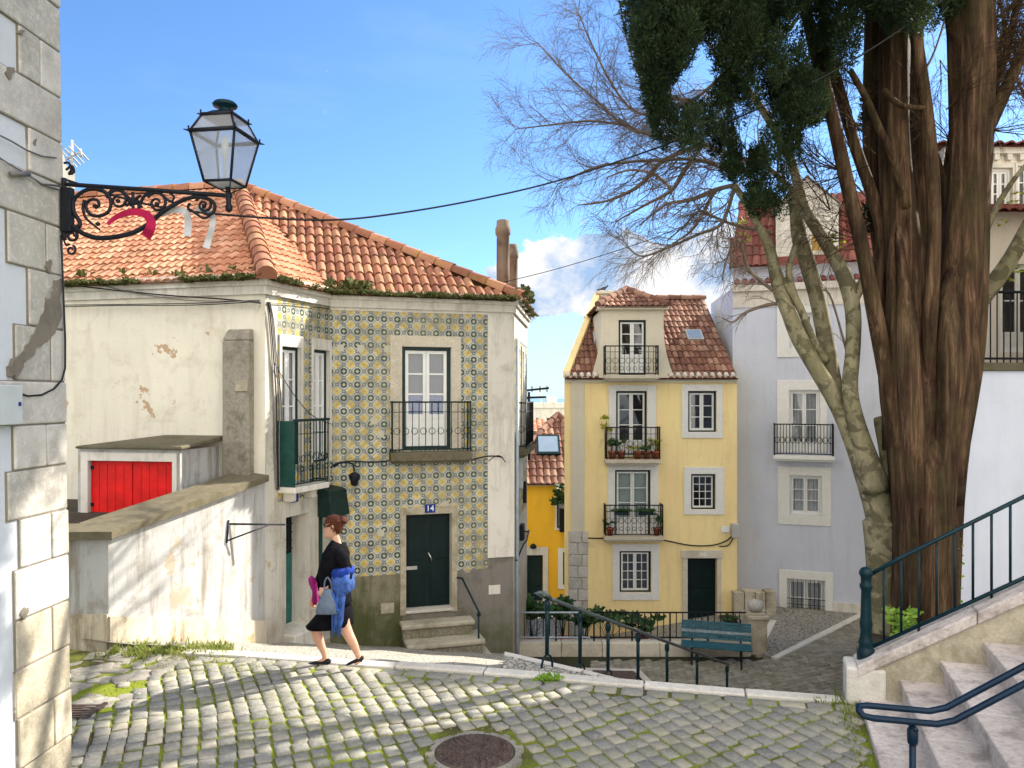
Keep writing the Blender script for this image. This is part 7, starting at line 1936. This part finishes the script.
def sphere_mask(c, r):
    dn = N(nt, 'ShaderNodeVectorMath', operation='DISTANCE'); nt.links.new(pz, dn.inputs[0]); dn.inputs[1].default_value = c
    return math_(nt, 'LESS_THAN', dn.outputs['Value'], r)
lp = HC + Vector((-.86, 0, -.52)) * hs
skin = mix(nt, math_(nt, 'MULTIPLY', sphere_mask(lp, .02), .8), skin, (.42, .10, .09))
nt.links.new(skin, b.inputs['Base Color']); b.inputs['Roughness'].default_value = .5; b.inputs['Subsurface Weight'].default_value = .08; b.inputs['Subsurface Radius'].default_value = (.02, .008, .005)
fm.materials.append(ms); fm.name = 'body'
for p in fm.polygons: p.use_smooth = True
ob = bpy.data.objects.new('body', fm); COL.objects.link(ob); adopt(ob, PE)
M['hair'] = plain('auburn hair', (.10, .028, .012), .5, .6, 60, bmp=.8)
M['black_cloth'] = plain('black jacket fabric', (.007, .007, .009), .9, .4, 14, bmp=.5, spec=.04)
M['black_skirt'] = plain('black skirt fabric', (.006, .006, .008), .9, .4, 10, bmp=.4, spec=.04)
M['scarf'] = plain('cobalt scarf fabric', (.012, .04, .26), .8, .45, 16, bmp=.6)
M['denim'] = plain('mid blue cloth', (.045, .10, .32), .85, .5, 22, bmp=.6)
M['bag'] = plain('slate blue leather bag', (.11, .14, .20), .4, .3, 10)
M['bag_blue'] = plain('bright blue bag side', (.02, .08, .30), .4, .25, 10)
M['magenta'] = plain('magenta cloth', (.28, .015, .15), .8, .3, 14)
M['black_shoe'] = plain('black shoe leather', (.01, .01, .012), .3, .3, 8)
M['lens'] = plain('dark lens', (.01, .01, .01), .08, .1, 3, bmp=0)
# hair: cap over the skull and a bun
def blob(mb, c, rx, ry, rz, seed=0, amp=.06, n=14, m_=10, cut=None):
    rings = []
    for i in range(m_ + 1):
        th = math.pi * (i / m_) * .998 + .001; ring = []
        for k in range(n):
            a = 2 * math.pi * k / n; d = Vector((math.sin(th) * math.cos(a), math.sin(th) * math.sin(a), math.cos(th)))
            s = 1 + amp * mnoise.noise(d * 2.5 + Vector((seed, 0, 0)))
            ring.append(c + Vector((d.x * rx, d.y * ry, d.z * rz)) * s)
        rings.append(ring)
    mb.loft(rings)
mb = MB(); rings = []
for z, fx, bx, hw in ((-.62, .30, .70, .50), (-.42, .16, .82, .62), (-.2, .20, .92, .70), (.0, .10, .98, .73), (.2, -.15, 1.02, .75), (.38, -.52, 1.02, .74), (.58, -.80, .97, .70), (.82, -.70, .83, .60), (1.02, -.46, .60, .44), (1.14, -.15, .3, .2)):
    rings.append([HC + Vector(((fx + bx) / 2 + (bx - fx) / 2 * math.cos(a), hw * math.sin(a) * (1 + .02 * math.sin(a * 9)), z)) * hs for a in np.linspace(0, 2 * math.pi, 20, endpoint=False)])
mb.loft(rings)
blob(mb, HC + Vector((.92, 0, .58)) * hs, .052, .05, .05, 3, .18)
mb.tube([HC + Vector((.92 + .44 * math.cos(t) * .9, .42 * math.sin(t), .58 + .1 * math.sin(t * 3))) * hs for t in np.linspace(0, 6.0, 12)], .012, 6)

for k in range(46):   # strands drawn back into the bun
    s_ = -1 if k % 2 else 1; t_ = (k // 2) / 22
    z0 = -.45 + 1.35 * t_; x0 = (.18, -.05, -.45, -.78, -.70, -.40)[min(5, int(t_ * 5.99))] + R.uniform(-.05, .05)
    pts = []
    for q in range(7):
        f = q / 6; x = x0 + (.98 - x0) * f; z = z0 + (.52 - z0) * f ** 1.3 + .16 * math.sin(math.pi * f)
        zz_ = max(-1, min(1, (z - .12) / 1.04)); yw = .765 * math.sqrt(max(.02, 1 - max(0, zz_) ** 2.2)) * math.sqrt(max(.02, 1 - max(0, (x - .3) / .76) ** 2.5)) 
        pts.append(HC + Vector((x, s_ * yw * (1.0 if f < .9 else .6), z)) * hs)
    mb.tube(pts, [.002, .0042, .0045, .0045, .0045, .004, .002], 5)
mb.build('hair', M['hair'], PE)
SG = MB()
for s_ in (-1, 1):
    c = HC + Vector((-.82, s_ * .33, .10)) * hs; fwd = Vector((-1, s_ * .45, 0)).normalized(); sd = Vector((-fwd.y, fwd.x, 0))
    pts = [c + sd * (.029 * math.cos(a)) + Vector((0, 0, .022 * math.sin(a))) for a in np.linspace(0, 6.283, 14, endpoint=False)]
    SG.face([p + fwd * .004 for p in pts]); SG.face([p - fwd * .004 for p in pts][::-1])
    for i in range(14): SG.face([pts[i - 1] + fwd * .004, pts[i] + fwd * .004, pts[i] - fwd * .004, pts[i - 1] - fwd * .004])
    SG.tube([HC + Vector((-.76, s_ * .60, .14)) * hs, HC + Vector((-.3, s_ * .72, .12)) * hs, HC + Vector((.15, s_ * .74, .1)) * hs], .004, 5)
SG.build('sunglasses', M['lens'], PE)
def ring_at(x, y, rx, ry, tilt=0, n=40, amp=.0, seed=0, d=0):
    c = W(x, y, d); o = []
    for k in range(n):
        a = 2 * math.pi * k / n; w = 1 + amp * mnoise.noise(Vector((math.cos(a) * 1.6, math.sin(a) * 1.6, y * .05 + seed))) + amp * .45 * math.sin(6 * a + y * .35 + seed)
        o.append(c + Vector((math.cos(a) * rx * PX * w, math.sin(a) * ry * w, -math.cos(a) * tilt * PX)))
    return o
mb = MB()
mb.loft([ring_at(x, y, rx, ry, tl, amp=.10) for x, y, rx, ry, tl in ((338, 541.5, 5.2, .06, 2.5), (338, 544, 7.8, .11, 2.2), (337, 548, 11, .175, 1), (336, 554, 13, .205, 0), (334.5, 563, 14.2, .205, 0), (334, 574, 14, .19, 0), (334.5, 583, 13.8, .19, 0), (335.5, 592, 14.4, .2, -.5), (336, 600, 15.2, .215, -1), (336.2, 604, 15.4, .22, -1), (336, 604.5, 14, .2, -1))])
def sleeve(pts):
    q = smooth([tuple(W(x, y, d)) + (r * PX,) for x, y, d, r in pts], 4)
    mb.tube([p[:3] for p in q], [p[3] * (1 + .06 * math.sin(i * 1.7)) for i, p in enumerate(q)], 12)
sleeve([(337, 553, -.10, 6.5), (342, 558, -.17, 6.6), (346, 568, -.215, 5.7), (346.5, 578, -.235, 5.4), (338, 585.5, -.25, 4.7), (330, 588, -.245, 4.0)])
sleeve([(333, 553, .10, 6), (328, 558, .17, 6), (324, 569, .195, 5.4), (320, 580, .195, 5.0), (317, 588, .19, 4.2), (316, 591.5, .185, 4)])
mb.build('jacket', M['black_cloth'], PE)
mb = MB()   # pale neckline
mb.tube([W(333, 543.5, -.07), W(328.6, 551, -.11), W(323.5, 561, -.09)], [.014, .016, .006], 6); mb.build('blouse', M['white_paint'], PE)
mb = MB()
mb.loft([ring_at(x, y, rx, ry, tl, amp=am, seed=4) for x, y, rx, ry, tl, am in ((336, 598, 12.6, .19, -1, .02), (336.5, 605, 14.4, .215, -1, .04), (334.5, 611, 17.6, .245, -1.5, .05), (332, 618, 20.5, .25, -1.6, .06), (329.5, 624.5, 23.5, .25, -1.5, .06), (329.5, 625, 22.5, .235, -1.5, .06), (334, 615, 15, .2, -2, .05))])
mb.build('skirt', M['black_skirt'], PE)
def shoe(toe, heel, d, lift):
    mb = MB(); a, b2 = W(*toe, d), W(*heel, d); ax = (a - b2); n = 9; rings = []
    for k in range(n):
        t = k / (n - 1); c = b2 + ax * t; w = (.030, .036, .035, .032, .036, .042, .043, .036, .016)[k]; h = (.034, .045, .042, .034, .028, .026, .022, .018, .009)[k]
        rings.append([c + Vector((0, w * math.cos(t2), 0)) + Vector((0, 0, max(-.004, h * math.sin(t2)) if math.sin(t2) < 0 else h * math.sin(t2))) for t2 in np.linspace(0, 2 * math.pi, 12, endpoint=False)])
    mb.loft(rings); hx = b2 + ax.normalized() * .035
    mb.tube([hx, hx + Vector((0, 0, -.018 - lift * .3))], [.024, .02], 8)
    mb.build('shoe', M['black_shoe'], PE)
shoe((308.5, 663.8), (331, 662), .08, 0); shoe((346, 665), (363.5, 659), -.08, .0)
# scarf, bag, cloth carried by her
SCF = thing('scarf', 'cobalt blue scarf draped over the walking woman\'s forearm with fringed end', 'scarf', W(343, 590, -.2))
mb = MB(); mb.loft([ring_at(x, y, rx, ry, tl, amp=.14, seed=8, d=-.19) for x, y, rx, ry, tl in ((343, 567, 9, .12, -2), (343.5, 570, 10.8, .135, -2), (343, 575, 10.8, .14, -2), (343, 576, 9, .11, -2))]); mb.build('upper_fold', M['scarf'], SCF)
mb = MB(); mb.loft([ring_at(x, y, rx, ry, tl, amp=.2, seed=6, d=-.2) for x, y, rx, ry, tl in ((342, 574, 9.5, .12, -2), (342, 579, 11, .15, -3), (343, 586, 11.2, .15, -3), (344.5, 592, 9, .13, -3), (345, 594, 6, .1, -3))]); mb.build('lower_fold', M['denim'], SCF)
mb = MB()
for k in range(8):
    x = 331.5 + k * 1.35; dd_ = -.30 + .02 * math.sin(k * 2); yb = 634 + 4 * math.sin(k * 1.3 + 1)
    mb.tube([W(x + 4, 590, dd_), W(x + 2, 605, dd_ - .01), W(x + 1.2, 620, dd_ + .01), W(x + R.uniform(-1, 1), yb, dd_)], [.016, .018, .016, .005], 6)
mb.build('hanging_end', M['denim'], SCF)
BG = thing('handbag', 'slate blue leather handbag hanging from the walking woman\'s near arm', 'bag', W(328, 605, -.3))
mb = MB(); rings = []
for y, xl, xr, hw in ((589, 325.5, 332, .02), (591, 323.5, 333, .04), (597, 320.5, 335.5, .06), (604, 318, 338, .075), (611, 316, 339, .08), (613, 316.4, 338.6, .07)):
    a, b2 = W(xl, y, -.31), W(xr, y, -.31); c = (a + b2) / 2; rx = (b2 - a).length / 2
    rings.append([c + Vector((rx * (abs(math.cos(t)) ** .6) * (1 if math.cos(t) > 0 else -1), hw * (abs(math.sin(t)) ** .6) * (1 if math.sin(t) > 0 else -1), 0)) for t in np.linspace(0, 6.2832, 20, endpoint=False)])
mb.loft(rings); mb.build('bag_body', M['bag'], BG)
mb = MB(); mb.hexa([W(332, 613, -.37), W(339.4, 612, -.37), W(339.4, 612, -.24), W(332, 613, -.24), W(330, 592, -.35), W(334, 592, -.35), W(334, 592, -.26), W(330, 592, -.26)]); mb.build('side_panel', M['bag_blue'], BG, bevel=.015)
mb = MB(); mb.tube(smooth([tuple(W(324.5, 592, -.31)), tuple(W(324.5, 583, -.3)), tuple(W(327.5, 577.5, -.29)), tuple(W(331, 583, -.3)), tuple(W(332.5, 592, -.31))], 5), .009, 6); mb.build('strap', M['bag'], BG)
PC = thing('folded_cloth', 'magenta cloth held in the far hand of the walking woman', 'cloth', W(314, 590, .18))
mb = MB(); mb.loft([ring_at(x, y, rx, ry, tl, amp=.35, seed=2, n=40, d=.14) for x, y, rx, ry, tl in ((313, 577.5, 2.4, .03, 2), (313.2, 580, 4.2, .06, 2), (314, 585, 3.8, .055, 1), (315, 592, 2.6, .045, 0), (315, 600, 3, .05, 0), (314.5, 604.5, 1.6, .03, 0))]); mb.build('cloth', M['magenta'], PC)

# ================================================================== sky, sun, camera
AZ, EL = rad(54), rad(34)
w = bpy.data.worlds.new('World'); SC.world = w; w.use_nodes = True
nt = w.node_tree; nt.nodes.clear()
out = N(nt, 'ShaderNodeOutputWorld'); bg = N(nt, 'ShaderNodeBackground'); bg.inputs['Strength'].default_value = .12
sky = N(nt, 'ShaderNodeTexSky', sky_type='NISHITA'); sky.sun_disc = False; sky.sun_elevation = EL; sky.sun_rotation = AZ
sky.altitude = 60; sky.air_density = 1.0; sky.dust_density = .25; sky.ozone_density = 3.0
d = N(nt, 'ShaderNodeTexCoord').outputs['Generated']
sep = N(nt, 'ShaderNodeSeparateXYZ'); nt.links.new(d, sep.inputs[0])
# cumulus bank low over the sea
cn = noise(nt, mapping(nt, d, (1, 1, 1.5), (.35, 0, .12)), 8.5, 9, .58, .25)
def rng_(v, a, b, c, e):
    m = N(nt, 'ShaderNodeMapRange'); nt.links.new(v, m.inputs[0]); m.interpolation_type = 'SMOOTHSTEP'
    for i, x in enumerate((a, b, c, e)): m.inputs[i + 1].default_value = x
    return m.outputs[0]
az = math_(nt, 'ARCTAN2', sep.outputs[0], sep.outputs[1])
topz = rng_(az, -.14, .12, .15, .23)
low = math_(nt, 'SUBTRACT', topz, sep.outputs[2])
wgt = math_(nt, 'MULTIPLY', rng_(low, -.045, .075, 0, 1), rng_(az, -.26, -.08, 0, 1))
wgt = math_(nt, 'MULTIPLY', wgt, rng_(sep.outputs[2], .07, .135, .0, 1))
thr = math_(nt, 'ADD', cn, math_(nt, 'MULTIPLY', wgt, .40))
mask = rng_(thr, .665, .72, 0, 1)
wisp = math_(nt, 'MULTIPLY', rng_(noise(nt, mapping(nt, d, (1.2, 1.2, 5)), 3, 6, .6), .5, .8, 0, .35), rng_(sep.outputs[2], .1, .3, 1, .2))
shade = ramp(nt, noise(nt, mapping(nt, d, (1, 1, 1.2), (.3, 0, .16)), 11, 5, .6), .42, .58, (1.35, 1.95, 2.9), (3.3, 3.3, 3.35))
skyc = mix(nt, 1.0, sky.outputs[0], (.50, .65, .80), 'MULTIPLY')
col = mix(nt, wisp, skyc, (3.2, 3.7, 4.4))
# pale sea haze at the horizon
col = mix(nt, rng_(sep.outputs[2], -.01, .16, .6, 0), col, (1.9, 2.7, 3.7))
col = mix(nt, mask, col, shade)
# unseen broken cloud added behind the viewer as bright fill light
bk = noise(nt, d, 2.6, 6, .55)
bmask = math_(nt, 'MULTIPLY', rng_(math_(nt, 'MULTIPLY_ADD', sep.outputs[2], .25, math_(nt, 'MULTIPLY', sep.outputs[1], -1)), .1, .5, 0, 1), rng_(bk, .36, .5, 0, 1))
col = mix(nt, bmask, col, (10.6, 10.1, 9.3))
nt.links.new(col, bg.inputs[0]); nt.links.new(bg.outputs[0], out.inputs[0])
sd = bpy.data.lights.new('sun', 'SUN'); sd.energy = 5.0; sd.angle = rad(.53); sd.color = (1, .93, .82)
so = bpy.data.objects.new('sun', sd); COL.objects.link(so)
dirv = Vector((math.sin(AZ) * math.cos(EL), math.cos(AZ) * math.cos(EL), math.sin(EL)))
so.rotation_euler = (-dirv).to_track_quat('-Z', 'Y').to_euler(); so.location = dirv * 50
cam = bpy.data.cameras.new('camera'); co = bpy.data.objects.new('camera', cam); COL.objects.link(co)
cam.sensor_width = 36; cam.lens = 36 * F / 1024; cam.shift_y = (YH - 384) / 1024; cam.clip_end = 80000; cam.clip_start = .05
co.location = (0, 0, 0); co.rotation_euler = (rad(90), 0, 0); SC.camera = co
vs = SC.view_settings; vs.view_transform = 'Standard'; vs.look = 'None'; vs.gamma = 1; vs.exposure = 1.4; vs.use_curve_mapping = False
SC.cycles.max_bounces = 6; SC.cycles.diffuse_bounces = 4; SC.cycles.transparent_max_bounces = 12; SC.cycles.use_denoising = True
SC.cycles.sample_clamp_indirect = 6
